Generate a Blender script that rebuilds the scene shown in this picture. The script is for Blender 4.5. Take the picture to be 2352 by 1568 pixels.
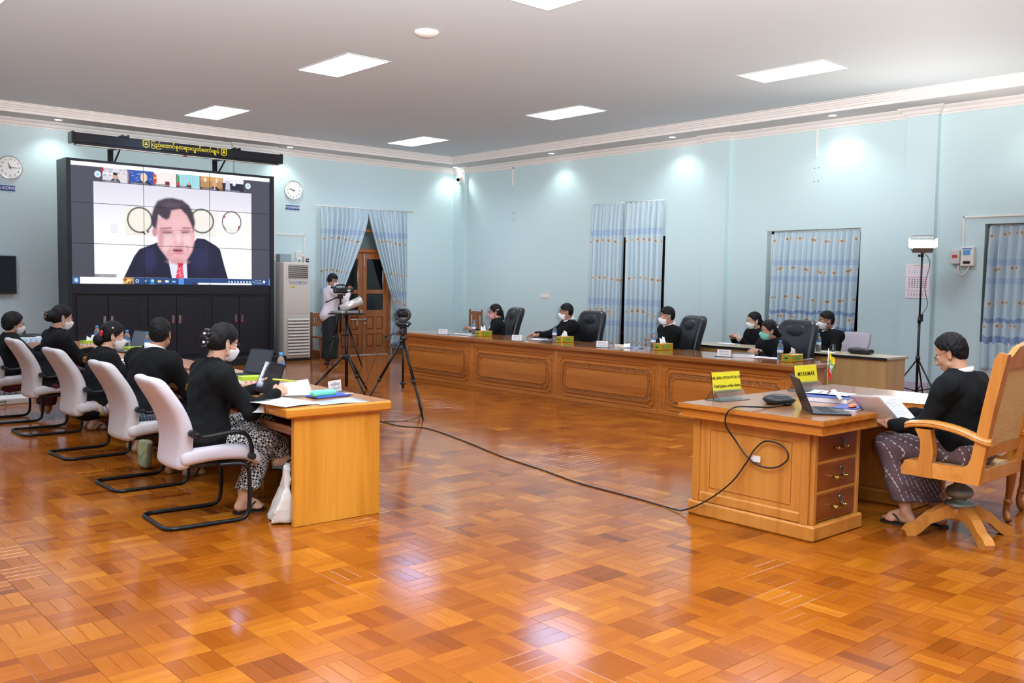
import bpy, bmesh, math, random
import numpy as np
from mathutils import Vector, Matrix

for _o in list(bpy.data.objects):
    bpy.data.objects.remove(_o, do_unlink=True)
SC = bpy.context.scene
COL = SC.collection
PI = math.pi
rnd = random.Random(7)

# ---------------------------------------------------------------- camera, world, exposure
CAM_H = 1.57
def _cam():
    yaw, pitch, roll, f = 0.725686, 0.0642954, -0.0146659, 2125.6
    fwd = Vector((math.sin(yaw)*math.cos(pitch), math.cos(yaw)*math.cos(pitch), -math.sin(pitch)))
    right = Vector((math.cos(yaw), -math.sin(yaw), 0))
    down = fwd.cross(right)
    r2 = right*math.cos(roll)+down*math.sin(roll)
    d2 = -right*math.sin(roll)+down*math.cos(roll)
    cd = bpy.data.cameras.new('camera'); cd.sensor_width = 36; cd.lens = f/2352*36
    cd.clip_end = 200
    o = bpy.data.objects.new('camera', cd); COL.objects.link(o)
    m = Matrix.Identity(4)
    for i in range(3):
        m[i][0] = r2[i]; m[i][1] = -d2[i]; m[i][2] = -fwd[i]
    m[0][3] = 0; m[1][3] = 0; m[2][3] = CAM_H
    o.matrix_world = m
    SC.camera = o
_cam()
SC.view_settings.view_transform = 'Standard'
SC.view_settings.look = 'None'
SC.view_settings.gamma = 1
SC.view_settings.use_curve_mapping = False
SC.view_settings.exposure = -0.06
SC.cycles.max_bounces = 7; SC.cycles.diffuse_bounces = 3; SC.cycles.glossy_bounces = 4; SC.cycles.transmission_bounces = 6
SC.cycles.caustics_reflective = False; SC.cycles.caustics_refractive = False; SC.cycles.sample_clamp_indirect = 6
W = bpy.data.worlds.new('world'); SC.world = W; W.use_nodes = True
W.node_tree.nodes['Background'].inputs[0].default_value = (0.02, 0.022, 0.03, 1)
W.node_tree.nodes['Background'].inputs[1].default_value = 0.3

TROFFER_E = 44.0      # tube panels in the ceiling
DOWN_E = 30.0         # round downlights (W)
STAND_E = 62.0        # video lamp on its stand
FLASH_E = 9000.0       # the photographer's flash, tipped up at the ceiling
FLASH_D = 60.0        # its direct spill

def lamp(name, kind, loc, energy, color=(1,1,1), target=None, **kw):
    l = bpy.data.lights.new(name, kind); l.energy = energy; l.color = color
    for k, v in kw.items(): setattr(l, k, v)
    o = bpy.data.objects.new(name, l); COL.objects.link(o); o.location = loc
    if target is not None:
        o.rotation_euler = (Vector(target)-Vector(loc)).to_track_quat('-Z', 'Y').to_euler()
    return o
lamp('camera_flash', 'SPOT', (0.12, -0.12, CAM_H+0.14), FLASH_E, (1, .985, .985), target=(2.0, 2.15, 4.2), spot_size=math.radians(95), spot_blend=.4, shadow_soft_size=.06)
lamp('camera_flash_spill', 'POINT', (0.12, -0.12, CAM_H+0.16), FLASH_D, (1, .95, .9), shadow_soft_size=.08)

# ---------------------------------------------------------------- helpers: colour and materials
def lin(c):
    if isinstance(c, str):
        c = c.lstrip('#'); c = [int(c[i:i+2], 16)/255 for i in (0, 2, 4)]
    return tuple((x/12.92 if x <= .04045 else ((x+.055)/1.055)**2.4) for x in c[:3])
def rgba(c): return (*lin(c), 1)
MATS = {}
class N:
    """small node tree helper"""
    def __init__(s, name):
        m = bpy.data.materials.new(name); m.use_nodes = True; s.m = m; s.t = m.node_tree
        s.b = s.t.nodes['Principled BSDF']
    def n(s, typ, **kw):
        x = s.t.nodes.new(typ)
        for k, v in kw.items():
            if k.startswith('i_'):
                k = k[2:]
                x.inputs[int(k) if k.isdigit() else k.replace('_', ' ')].default_value = v
            else: setattr(x, k, v)
        return x
    def l(s, a, b): s.t.links.new(a, b)
    def math(s, op, a, b=None, clamp=False):
        x = s.n('ShaderNodeMath', operation=op); x.use_clamp = clamp
        for i, v in enumerate((a, b)):
            if v is None: continue
            if isinstance(v, (int, float)): x.inputs[i].default_value = v
            else: s.l(v, x.inputs[i])
        return x.outputs[0]
    def mix(s, f, a, b):
        x = s.n('ShaderNodeMix', data_type='RGBA')
        for i, v in ((0, f), (6, a), (7, b)):
            if isinstance(v, (int, float)): x.inputs[i].default_value = v
            elif isinstance(v, (tuple, list)): x.inputs[i].default_value = v
            else: s.l(v, x.inputs[i])
        return x.outputs[2]
    def bump(s, h, strength=.3, dist=.01):
        x = s.n('ShaderNodeBump'); x.inputs['Strength'].default_value = strength; x.inputs['Distance'].default_value = dist
        s.l(h, x.inputs['Height']); s.l(x.outputs[0], s.b.inputs['Normal'])
    def ramp(s, f, stops, interp='LINEAR'):
        x = s.n('ShaderNodeValToRGB'); r = x.color_ramp; r.interpolation = interp
        while len(r.elements) < len(stops): r.elements.new(.5)
        for e, (p, c) in zip(r.elements, stops):
            e.position = p; e.color = c if len(c) == 4 else (*c, 1)
        s.l(f, x.inputs[0]); return x.outputs[0]
    def coord(s, kind='Object', scale=(1, 1, 1), rot=(0, 0, 0), loc=(0, 0, 0)):
        c = s.n('ShaderNodeTexCoord'); mp = s.n('ShaderNodeMapping')
        mp.inputs['Scale'].default_value = scale; mp.inputs['Rotation'].default_value = rot; mp.inputs['Location'].default_value = loc
        s.l(c.outputs[kind], mp.inputs[0]); return mp.outputs[0]
    def noise(s, vec, scale=5, detail=3, rough=.5, dist=0):
        x = s.n('ShaderNodeTexNoise'); x.inputs['Scale'].default_value = scale; x.inputs['Detail'].default_value = detail
        x.inputs['Roughness'].default_value = rough; x.inputs['Distortion'].default_value = dist
        s.l(vec, x.inputs['Vector']); return x.outputs['Fac']
    def set(s, **kw):
        for k, v in kw.items():
            s.b.inputs[k.replace('_', ' ')].default_value = v
        return s

def mat(name, c, rough=.5, metal=0, bump=0, bscale=200, coat=0, var=0, spec=.5, **kw):
    if name in MATS: return MATS[name]
    n = N(name); n.set(Base_Color=rgba(c), Roughness=rough, Metallic=metal)
    n.b.inputs['Specular IOR Level'].default_value = spec
    if coat: n.b.inputs['Coat Weight'].default_value = coat; n.b.inputs['Coat Roughness'].default_value = .1
    for k, v in kw.items(): n.b.inputs[k.replace('_', ' ')].default_value = v
    if bump or var:
        v = n.noise(n.coord(), bscale, 3)
        if bump: n.bump(v, bump, .004)
        if var:
            lo = tuple(x*(1-var) for x in lin(c)); hi = tuple(min(1, x*(1+var)) for x in lin(c))
            n.l(n.ramp(n.noise(n.coord(), 3, 4), [(.3, lo), (.7, hi)]), n.b.inputs['Base Color'])
    MATS[name] = n.m; return n.m
def emit(name, c, e, sample=True):
    if name in MATS: return MATS[name]
    n = N(name); n.set(Base_Color=(0, 0, 0, 1), Roughness=.4)
    n.b.inputs['Emission Color'].default_value = rgba(c); n.b.inputs['Emission Strength'].default_value = e
    if not sample: n.m.cycles.emission_sampling = 'NONE'
    MATS[name] = n.m; return n.m
def wood(name, c1, c2, c3=None, axis=2, scale=1, rough=.28, coat=.3, bump=.06, off=0):
    """teak: long grain along axis, object space"""
    if name in MATS: return MATS[name]
    n = N(name); sc = [26*scale]*3; sc[axis] = 1.3*scale
    v = n.coord('Object', tuple(sc), loc=(off, off*1.7, off*.6))
    a = n.noise(v, 1.0, 4, .55, .6)
    sc2 = [5*scale]*3; sc2[axis] = .35*scale
    b = n.noise(n.coord('Object', tuple(sc2), loc=(off, 3+off, off)), 1.0, 2, .5, .3)
    f = n.math('ADD', n.math('MULTIPLY', a, .5), n.math('MULTIPLY', b, .5))
    col = n.ramp(f, [(.32, lin(c2)), (.5, lin(c1)), (.68, lin(c3 or c1))])
    n.l(col, n.b.inputs['Base Color'])
    n.set(Roughness=rough); n.b.inputs['Coat Weight'].default_value = coat; n.b.inputs['Coat Roughness'].default_value = .08
    n.bump(a, bump, .003)
    MATS[name] = n.m; return n.m
def vcol(name, rough=.5, emission=0, attr='Col'):
    if name in MATS: return MATS[name]
    n = N(name); a = n.n('ShaderNodeAttribute', attribute_name=attr)
    if emission:
        n.set(Base_Color=(0, 0, 0, 1), Roughness=.35)
        n.m.cycles.emission_sampling = 'NONE'; n.l(a.outputs['Color'], n.b.inputs['Emission Color']); n.b.inputs['Emission Strength'].default_value = emission
    else: n.l(a.outputs['Color'], n.b.inputs['Base Color'])
    n.b.inputs['Roughness'].default_value = rough
    MATS[name] = n.m; return n.m

# ---------------------------------------------------------------- helpers: geometry
def rotm(rx=0, ry=0, rz=0):
    return Matrix.Rotation(rz, 3, 'Z') @ Matrix.Rotation(ry, 3, 'Y') @ Matrix.Rotation(rx, 3, 'X')
class B:
    """collects shapes and links them as one mesh object"""
    def __init__(s): s.v = []; s.f = []; s.mi = []; s.sm = []; s.cur = 0; s.M = None
    def mat(s, i): s.cur = i; return s
    def add(s, vs, fs, smooth=False):
        o = len(s.v)
        if s.M is not None: vs = [s.M @ Vector(p) for p in vs]
        s.v += [tuple(p) for p in vs]
        for f in fs: s.f.append([i+o for i in f]); s.mi.append(s.cur); s.sm.append(smooth)
        return s
    def box(s, x0, x1, y0, y1, z0, z1, bev=0, R=None, c=None):
        X, Y, Z = sorted((x0, x1)), sorted((y0, y1)), sorted((z0, z1))
        if bev <= 0:
            vs = [(X[i], Y[j], Z[k]) for i in (0, 1) for j in (0, 1) for k in (0, 1)]
            fs = [(0, 1, 3, 2), (4, 6, 7, 5), (0, 4, 5, 1), (2, 3, 7, 6), (0, 2, 6, 4), (1, 5, 7, 3)]
        else:
            b = min(bev, (X[1]-X[0])*.49, (Y[1]-Y[0])*.49, (Z[1]-Z[0])*.49)
            vs = []; ix = {}
            A = (X, Y, Z)
            for i in (0, 1):
                for j in (0, 1):
                    for k in (0, 1):
                        q = (i, j, k)
                        for ax in range(3):
                            p = [A[d][q[d]] + (0 if d == ax else (b if q[d] == 0 else -b)) for d in range(3)]
                            ix[(q, ax)] = len(vs); vs.append(p)
            fs = []
            def Q(ax, val, d1, d2):
                r = []
                for (u, w) in ((0, 0), (1, 0), (1, 1), (0, 1)):
                    q = [0, 0, 0]; q[ax] = val; q[d1] = u; q[d2] = w; r.append(ix[(tuple(q), ax)])
                return r
            for ax in range(3):
                d1, d2 = (ax+1) % 3, (ax+2) % 3
                for val in (0, 1):
                    r = Q(ax, val, d1, d2); fs.append(r if val else r[::-1])
            for ax in range(3):           # edges along ax between faces d1,d2
                d1, d2 = (ax+1) % 3, (ax+2) % 3
                for u in (0, 1):
                    for w in (0, 1):
                        q0 = [0]*3; q1 = [0]*3; q0[d1] = q1[d1] = u; q0[d2] = q1[d2] = w; q1[ax] = 1
                        q0 = tuple(q0); q1 = tuple(q1)
                        r = [ix[(q0, d1)], ix[(q1, d1)], ix[(q1, d2)], ix[(q0, d2)]]
                        fs.append(r if u == w else r[::-1])
            for i in (0, 1):
                for j in (0, 1):
                    for k in (0, 1):
                        q = (i, j, k); r = [ix[(q, 0)], ix[(q, 1)], ix[(q, 2)]]
                        fs.append(r if (i+j+k) % 2 else r[::-1])
        if R is not None:
            cc = Vector(c if c is not None else ((X[0]+X[1])/2, (Y[0]+Y[1])/2, (Z[0]+Z[1])/2))
            vs = [cc + R @ (Vector(p)-cc) for p in vs]
        return s.add(vs, fs)
    def obox(s, c, size, R=None, bev=0):
        x, y, z = (d/2 for d in size)
        b = B().box(-x, x, -y, y, -z, z, bev)
        R = R or Matrix.Identity(3); c = Vector(c)
        return s.add([c + R @ Vector(p) for p in b.v], b.f)
    def cyl(s, p0, p1, r0, r1=None, n=16, smooth=True, cap=True):
        r1 = r0 if r1 is None else r1
        p0, p1 = Vector(p0), Vector(p1); d = (p1-p0).normalized()
        u = d.orthogonal().normalized(); w = d.cross(u)
        vs = [p + (u*math.cos(2*PI*i/n)+w*math.sin(2*PI*i/n))*r for p, r in ((p0, r0), (p1, r1)) for i in range(n)]
        s.add(vs, [(i, (i+1) % n, n+(i+1) % n, n+i) for i in range(n)], smooth)
        if cap:
            s.add(vs, [tuple(range(n))[::-1], tuple(range(n, 2*n))])
        return s
    def tube(s, pts, r, n=8, closed=False, cap=True, flat=1.0):
        P = [Vector(p) for p in pts]; m = len(P)
        rr = r if isinstance(r, (list, tuple)) else [r]*m
        T = []
        for i in range(m):
            a = P[(i-1) % m] if (closed or i > 0) else P[i]
            b = P[(i+1) % m] if (closed or i < m-1) else P[i]
            T.append((b-a).normalized())
        u = T[0].orthogonal().normalized(); vs = []
        for i in range(m):
            if i:
                q = T[i-1].rotation_difference(T[i]); u = q @ u
            u = (u - T[i]*u.dot(T[i])).normalized(); w = T[i].cross(u)
            vs += [P[i] + (u*math.cos(2*PI*k/n)+w*math.sin(2*PI*k/n)*flat)*rr[i] for k in range(n)]
        fs = []
        for i in range(m if closed else m-1):
            j = (i+1) % m
            fs += [(i*n+k, i*n+(k+1) % n, j*n+(k+1) % n, j*n+k) for k in range(n)]
        s.add(vs, fs, True)
        if cap and not closed:
            s.add(vs[:n], [tuple(range(n))[::-1]]); s.add(vs[-n:], [tuple(range(n))])
        return s
    def lathe(s, prof, n=24, c=(0, 0, 0), R=None, smooth=True, sx=1, sy=1):
        c = Vector(c); R = R or Matrix.Identity(3); vs = []
        for (r, z) in prof:
            for i in range(n):
                a = 2*PI*i/n
                vs.append(c + R @ Vector((r*math.cos(a)*sx, r*math.sin(a)*sy, z)))
        fs = []
        for j in range(len(prof)-1):
            fs += [(j*n+i, j*n+(i+1) % n, (j+1)*n+(i+1) % n, (j+1)*n+i) for i in range(n)]
        s.add(vs, fs, smooth)
        if prof[0][0] > 1e-6: s.add(vs[:n], [tuple(range(n))[::-1]])
        if prof[-1][0] > 1e-6: s.add(vs[-n:], [tuple(range(n))])
        return s
    def prism(s, poly, h0, h1, fn):
        """poly (a,b) extruded from h0 to h1; fn(a,b,h) -> point"""
        n = len(poly); vs = [fn(a, b, h) for h in (h0, h1) for a, b in poly]
        return s.add(vs, [tuple(range(n))[::-1], tuple(range(n, 2*n))] + [(i, (i+1) % n, n+(i+1) % n, n+i) for i in range(n)])
    def ring(s, outer, inner, h0, h1, fn):
        n = len(outer)
        vs = [fn(a, b, h) for h in (h0, h1) for a, b in outer] + [fn(a, b, h) for h in (h0, h1) for a, b in inner]
        fs = []
        for i in range(n):
            j = (i+1) % n
            fs += [(i, j, n+j, n+i), (2*n+j, 2*n+i, 3*n+i, 3*n+j), (n+i, n+j, 3*n+j, 3*n+i), (j, i, 2*n+i, 2*n+j)]
        return s.add(vs, fs)
    def grid(s, nu, nv, fn, smooth=True, flip=False):
        vs = [fn(i/(nu), j/(nv)) for j in range(nv+1) for i in range(nu+1)]
        m = nu+1
        fs = [(j*m+i, j*m+i+1, (j+1)*m+i+1, (j+1)*m+i) for j in range(nv) for i in range(nu)]
        if flip: fs = [f[::-1] for f in fs]
        return s.add(vs, fs, smooth)
    def sphere(s, c, r, nu=16, nv=10, R=None):
        r = (r, r, r) if isinstance(r, (int, float)) else r
        c = Vector(c); R = R or Matrix.Identity(3)
        vs = []; 
        for j in range(nv+1):
            t = PI*j/nv
            for i in range(nu):
                a = 2*PI*i/nu
                vs.append(c + R @ Vector((r[0]*math.sin(t)*math.cos(a), r[1]*math.sin(t)*math.sin(a), -r[2]*math.cos(t))))
        fs = [(j*nu+i, j*nu+(i+1) % nu, (j+1)*nu+(i+1) % nu, (j+1)*nu+i) for j in range(nv) for i in range(nu)]
        return s.add(vs, fs, True)
    def mesh(s, name, mats, fix=True):
        me = bpy.data.meshes.new(name)
        me.from_pydata([tuple(p) for p in s.v], [], s.f)
        for m in (mats if isinstance(mats, (list, tuple)) else [mats]): me.materials.append(m)
        me.polygons.foreach_set('material_index', s.mi)
        me.polygons.foreach_set('use_smooth', s.sm)
        if fix:
            bm = bmesh.new(); bm.from_mesh(me)
            bmesh.ops.remove_doubles(bm, verts=bm.verts, dist=1e-5)
            bmesh.ops.recalc_face_normals(bm, faces=bm.faces)
            bm.to_mesh(me); bm.free()
        me.update(); return me
    def obj(s, name, mats, parent=None, fix=True, **kw):
        return link(name, s.mesh(name, mats, fix), parent, **kw)
def link(name, me, parent=None, label=None, cat=None, group=None, kind=None, loc=None, rz=None):
    o = bpy.data.objects.new(name, me); COL.objects.link(o)
    if parent is not None: o.parent = parent
    tag(o, label, cat, group, kind)
    if loc is not None: o.location = loc
    if rz is not None: o.rotation_euler = (0, 0, rz)
    return o
def tag(o, label=None, cat=None, group=None, kind=None):
    for k, v in (('label', label), ('category', cat), ('group', group), ('kind', kind)):
        if v: o[k] = v
    return o
def thing(name, label, cat, loc=(0, 0, 0), rz=0, group=None):
    o = bpy.data.objects.new(name, None); COL.objects.link(o); o.empty_display_size = .1
    o.location = loc; o.rotation_euler = (0, 0, rz)
    return tag(o, label, cat, group)
def dup(root, loc, rz=None, label=None, group=None):
    def cp(o, p):
        c = o.copy(); COL.objects.link(c)
        if p is not None: c.parent = p
        for ch in list(o.children): cp(ch, c)
        return c
    r = cp(root, None); r.location = loc
    if rz is not None: r.rotation_euler = (0, 0, rz)
    if label: r['label'] = label
    if group: r['group'] = group
    return r
def text_mesh(s, size, fn, m, name='lettering', parent=None, align='CENTER', extrude=0, bold=0, sx=1.0, **kw):
    """flat lettering; fn(a,b,c) maps text plane to space"""
    cu = bpy.data.curves.new('t', 'FONT'); cu.body = s; cu.size = size; cu.align_x = align; cu.align_y = 'CENTER'
    cu.resolution_u = 2; cu.offset = bold; cu.extrude = extrude
    o = bpy.data.objects.new('t', cu); me = o.to_mesh()
    vs = [fn(v.co.x*sx, v.co.y, v.co.z) for v in me.vertices]; fs = [list(p.vertices) for p in me.polygons]
    o.to_mesh_clear(); bpy.data.objects.remove(o); bpy.data.curves.remove(cu)
    b = B(); b.add(vs, fs)
    return b.obj(name, m, parent, fix=False, **kw)

class Canvas:
    """paints flat print (screens, posters) as vertex colours on a fine grid"""
    def __init__(s, w, h, c='#000000', ar=1.0):
        s.w, s.h = w, h; s.a = np.zeros((h+1, w+1, 3)); s.a[:] = lin(c)
        s.x, s.y = np.meshgrid(np.linspace(0, 1, w+1), np.linspace(0, 1, h+1)); s.ar = ar; s.px = 1.0/h
    def blend(s, m, c): 
        c = np.array(lin(c)) if isinstance(c, (str, tuple)) else c
        s.a = s.a*(1-m[..., None])+c*m[..., None]; return s
    def rect(s, x0, y0, x1, y1, c, al=1): return s.blend(((s.x >= x0) & (s.x <= x1) & (s.y >= y0) & (s.y <= y1))*float(al), c)
    def ell(s, x, y, rx, ry, c, soft=.15, al=1, rot=0, ring=None):
        dx, dy = (s.x-x)*s.ar, s.y-y; rx = rx*s.ar
        cr, sr = math.cos(rot), math.sin(rot); dx, dy = dx*cr+dy*sr, -dx*sr+dy*cr
        d = np.sqrt((dx/rx)**2+(dy/ry)**2)
        m = np.clip((1-d)/soft+.5, 0, 1) if ring is None else np.clip(1-np.abs(d-1)/ring, 0, 1)**.5
        return s.blend(m*al, c)
    def poly(s, P, c, soft=.006, al=1):
        inside = np.zeros(s.x.shape, bool); dist = np.full(s.x.shape, 9.)
        n = len(P)
        for i in range(n):
            x0, y0 = P[i]; x1, y1 = P[(i+1) % n]
            cnd = ((y0 > s.y) != (y1 > s.y))
            with np.errstate(divide='ignore', invalid='ignore'):
                xi = (x1-x0)*(s.y-y0)/((y1-y0) if y1 != y0 else 1e-9)+x0
            inside ^= cnd & (s.x < xi)
            ex, ey = (x1-x0)*s.ar, y1-y0; L = ex*ex+ey*ey+1e-12
            t = np.clip(((s.x-x0)*s.ar*ex+(s.y-y0)*ey)/L, 0, 1)
            dist = np.minimum(dist, np.hypot((s.x-x0)*s.ar-t*ex, (s.y-y0)-t*ey))
        sd = np.where(inside, dist, -dist)
        return s.blend(np.clip(sd/soft+.5, 0, 1)*al, c)
    def line(s, x0, y0, x1, y1, w, c, al=1):
        ex, ey = (x1-x0)*s.ar, y1-y0; L = ex*ex+ey*ey+1e-12
        t = np.clip(((s.x-x0)*s.ar*ex+(s.y-y0)*ey)/L, 0, 1)
        d = np.hypot((s.x-x0)*s.ar-t*ex, (s.y-y0)-t*ey)
        return s.blend(np.clip((w-d)/s.px+.5, 0, 1)*al, c)
    def obj(s, name, fn, m, parent=None, **kw):
        """fn(u,v)->point, u right, v down, both 0..1"""
        b = B(); b.grid(s.w, s.h, fn, smooth=False)
        me = b.mesh(name, m, fix=False)
        at = me.color_attributes.new('Col', 'FLOAT_COLOR', 'POINT')
        at.data.foreach_set('color', np.concatenate([s.a, np.ones((s.h+1, s.w+1, 1))], 2).astype(np.float32).ravel())
        return link(name, me, parent, **kw)
def arc(c, r, a0, a1, n, f=lambda a, b: (a, b)):
    return [f(c[0]+r*math.cos(a0+(a1-a0)*i/n), c[1]+r*math.sin(a0+(a1-a0)*i/n)) for i in range(n+1)]
def smooth_path(P, n=6):
    """Catmull-Rom through points"""
    P = [Vector(p) for p in P]; out = []
    for i in range(len(P)-1):
        a = P[max(i-1, 0)]; b = P[i]; c = P[i+1]; d = P[min(i+2, len(P)-1)]
        for k in range(n):
            t = k/n
            out.append(.5*((2*b)+(c-a)*t+(2*a-5*b+4*c-d)*t*t+(3*b-a-3*c+d)*t**3))
    out.append(P[-1]); return out
# ---------------------------------------------------------------- the room
XR, XL, YB, YF = 12.92, -4.6, 16.5, -4.7
ZC, ZS, ZW = 4.2, 4.06, 3.95
M_wall = mat('wall_paint', '#c1d9dd', .55, bump=.05, bscale=60)
M_white = mat('white_paint', '#e3e0de', .55)
M_ceil = mat('ceiling_paint', '#d0dbe2', .7)
M_dado = mat('dado_paint', '#b9b4c4', .5)
M_teak = wood('teak_vertical', '#c07a30', '#a3601f', '#d18d40', 2)
M_teakx = wood('teak_along_x', '#c07a30', '#a3601f', '#d18d40', 0)
M_teaky = wood('teak_along_y', '#c07a30', '#a3601f', '#d18d40', 1)
M_doorw = wood('door_teak', '#8a4f24', '#6d3a18', '#97602d', 2, rough=.35)
M_doorx = wood('door_teak_rail', '#8a4f24', '#6d3a18', '#97602d', 0, rough=.35)
M_black = mat('black_plastic', '#16171a', .45)
M_blackm = mat('black_metal', '#131417', .38, .3)
M_dark = mat('dark_glass', '#0b0d11', .06)
M_chrome = mat('chrome', '#d8d8d8', .18, 1)
M_brass = mat('brass', '#d9b45a', .22, 1)
M_pw = mat('white_plastic', '#e4e2da', .4)
M_paper = mat('white_paper', '#eff1f6', .8)
M_glass = N('clear_glass'); M_glass.set(Base_Color=(.93, .97, .98, 1), Roughness=.03); M_glass.b.inputs['Transmission Weight'].default_value = 1; M_glass = M_glass.m

# floor: sub-floor slab and teak strips, three to a block, blocks turned in a chequer
BK = .2155; X0, Y0 = 3.972, 2.39
def floor():
    fl = B().box(XL, XR, YF, YB, -.12, -.004).obj('floor', mat('floor_joint', '#6d3d18', .6), kind='structure')
    n = N('parquet'); at = n.n('ShaderNodeAttribute', attribute_name='tint')
    uv = n.n('ShaderNodeUVMap', uv_map='UVMap')
    mp = n.n('ShaderNodeMapping'); mp.inputs['Scale'].default_value = (3, 42, 1); n.l(uv.outputs[0], mp.inputs[0])
    g = n.noise(mp.outputs[0], 1.0, 5, .6, .8)
    mp2 = n.n('ShaderNodeMapping'); mp2.inputs['Scale'].default_value = (2.2, 14, 1); n.l(uv.outputs[0], mp2.inputs[0])
    g2 = n.noise(mp2.outputs[0], 1.0, 2, .5, 1.2)
    base = n.ramp(at.outputs['Fac'], [(0, lin('#66300a')), (.22, lin('#84430d')), (.55, lin('#9a5512')), (.85, lin('#aa6518')), (1, lin('#bc7826'))])
    dark = n.mix(.5, base, (*lin('#8a400e'), 1))
    f = n.math('MULTIPLY', n.math('SUBTRACT', n.math('ADD', n.math('MULTIPLY', g, .6), n.math('MULTIPLY', g2, .6)), .5), 3.0, True)
    n.l(n.mix(f, base, dark), n.b.inputs['Base Color'])
    n.set(Roughness=.145); n.b.inputs['Specular IOR Level'].default_value = .28
    n.b.inputs['Coat Weight'].default_value = .1; n.b.inputs['Coat Roughness'].default_value = .1
    n.bump(g, .035, .002)
    mp_ = n.m
    L, Wd, gap = BK, BK/3, .0006
    def strip(cx, cy, horiz, r, ox, oy, tz):
        lx, ly = (L, Wd) if horiz else (Wd, L)
        hx, hy = lx/2-gap, ly/2-gap; c = .0012
        t = [tz[0]*hx*sx + tz[1]*hy*sy for sx, sy in ((-1, -1), (1, -1), (1, 1), (-1, 1))]
        vs = [(cx-hx, cy-hy, -.004), (cx+hx, cy-hy, -.004), (cx+hx, cy+hy, -.004), (cx-hx, cy+hy, -.004)]
        vs += [(cx-hx, cy-hy, -.0008+t[0]), (cx+hx, cy-hy, -.0008+t[1]), (cx+hx, cy+hy, -.0008+t[2]), (cx-hx, cy+hy, -.0008+t[3])]
        vs += [(cx-hx+c, cy-hy+c, t[0]), (cx+hx-c, cy-hy+c, t[1]), (cx+hx-c, cy+hy-c, t[2]), (cx-hx+c, cy+hy-c, t[3])]
        uvs = [(ox+((x-cx) if horiz else (y-cy)), oy+((y-cy) if horiz else (x-cx))) for x, y, z in vs]
        return vs, uvs
    FS = [(0, 1, 5, 4), (1, 2, 6, 5), (2, 3, 7, 6), (3, 0, 4, 7), (4, 5, 9, 8), (5, 6, 10, 9), (6, 7, 11, 10), (7, 4, 8, 11), (8, 9, 10, 11)]
    rn = np.random.RandomState(3); allp = []
    i0, i1 = math.ceil((XL-X0)/BK), math.floor((XR-X0)/BK); j0, j1 = math.ceil((YF-Y0)/BK), math.floor((YB-Y0)/BK)
    cam = SC.camera.matrix_world.inverted()
    near = []
    for i in range(i0, i1):
        for j in range(j0, j1):
            h = (i+j) % 2 == 0; bt = rn.rand()
            for k in range(3):
                cx, cy = X0+i*BK, Y0+j*BK
                cx, cy = (cx+BK/2, cy+(k+.5)*Wd) if h else (cx+(k+.5)*Wd, cy+BK/2)
                t = min(1, max(0, .3*rn.rand()+.58*bt+.07+(.15 if rn.rand() > .93 else 0)-(.25 if rn.rand() > .93 else 0)))
                p = cam @ Vector((cx, cy, 0)); inv = p.z < 0 and abs(p.x/p.z) < .56 and abs(p.y/p.z) < .372
                allp.append((cx, cy, h, t, rn.rand()*50, rn.rand()*50, (rn.randn()*.0003, rn.randn()*.0003)))
                if inv: near.append((-p.z, len(allp)-1))
    near.sort(); pick = set(ix for d, ix in near[:300])
    def build(items, name):
        vs, fs, uvs, tn = [], [], [], []
        for (cx, cy, h, t, ox, oy, tz) in items:
            v, u = strip(cx, cy, h, t, ox, oy, tz); o = len(vs); vs += v; uvs += u; tn += [t]*12
            fs += [tuple(a+o for a in f) for f in FS]
        me = bpy.data.meshes.new(name); me.from_pydata(vs, [], fs); me.materials.append(mp_)
        a = me.attributes.new('tint', 'FLOAT', 'POINT'); a.data.foreach_set('value', tn)
        ul = me.uv_layers.new(name='UVMap'); li = np.zeros(len(me.loops), np.int32); me.loops.foreach_get('vertex_index', li)
        ul.data.foreach_set('uv', np.array(uvs, np.float32)[li].ravel()); return me
    link('parquet_strips', build([p for q, p in enumerate(allp) if q not in pick], 'parquet_strips'), fl, kind='stuff', label='orange teak parquet strips laid in a basket weave')
    var = {}
    for q in sorted(pick):
        cx, cy, h, t, ox, oy, tz = allp[q]; key = (h, int(t*11.99), q % 3)
        if key not in var: var[key] = build([(0, 0, h, (int(t*11.99)+.5)/12, ox, oy, tz)], 'plank')
        link('plank', var[key], fl, loc=(cx, cy, 0))
floor()

def wall_with_holes(name, axis, pos, thick, a0, a1, holes, m, z1=4.5):
    """axis 'x': wall plane x=pos running along y; holes (a0,a1,z0,z1)"""
    b = B()
    cuts = sorted({a0, a1, *[h[0] for h in holes], *[h[1] for h in holes]})
    for u, v in zip(cuts, cuts[1:]):
        hs = [h for h in holes if h[0] <= u+1e-6 and h[1] >= v-1e-6]
        segs = [(0, z1)] if not hs else [(0, hs[0][2]), (hs[0][3], z1)]
        for s0, s1 in segs:
            if s1-s0 < 1e-4: continue
            if axis == 'x': b.box(pos, pos+thick, u, v, s0, s1)
            else: b.box(u, v, pos, pos+thick, s0, s1)
    return b.obj(name, m, kind='structure')
DOOR = (9.78, 11.14, 0, 3.0)
WIN1, WIN2, WIN3 = (10.52, 12.15, 0, 2.42), (6.86, 8.45, .86, 2.44), (3.2, 5.11, .86, 2.43)
w_back = wall_with_holes('wall_back', 'y', YB, .25, XL, XR+.25, [DOOR], M_wall)
w_right = wall_with_holes('wall_right', 'x', XR, .25, YF, YB, [WIN1, WIN2, WIN3, (-1.2, .5, .86, 2.43)], M_wall)
B().box(XL-.2, XL, YF, YB, 0, 4.5).obj('wall_left', M_wall, kind='structure')
B().box(XL-.2, XR+.25, YF-.2, YF, 0, 4.5).obj('wall_front', M_wall, kind='structure')
PD = .09
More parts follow.
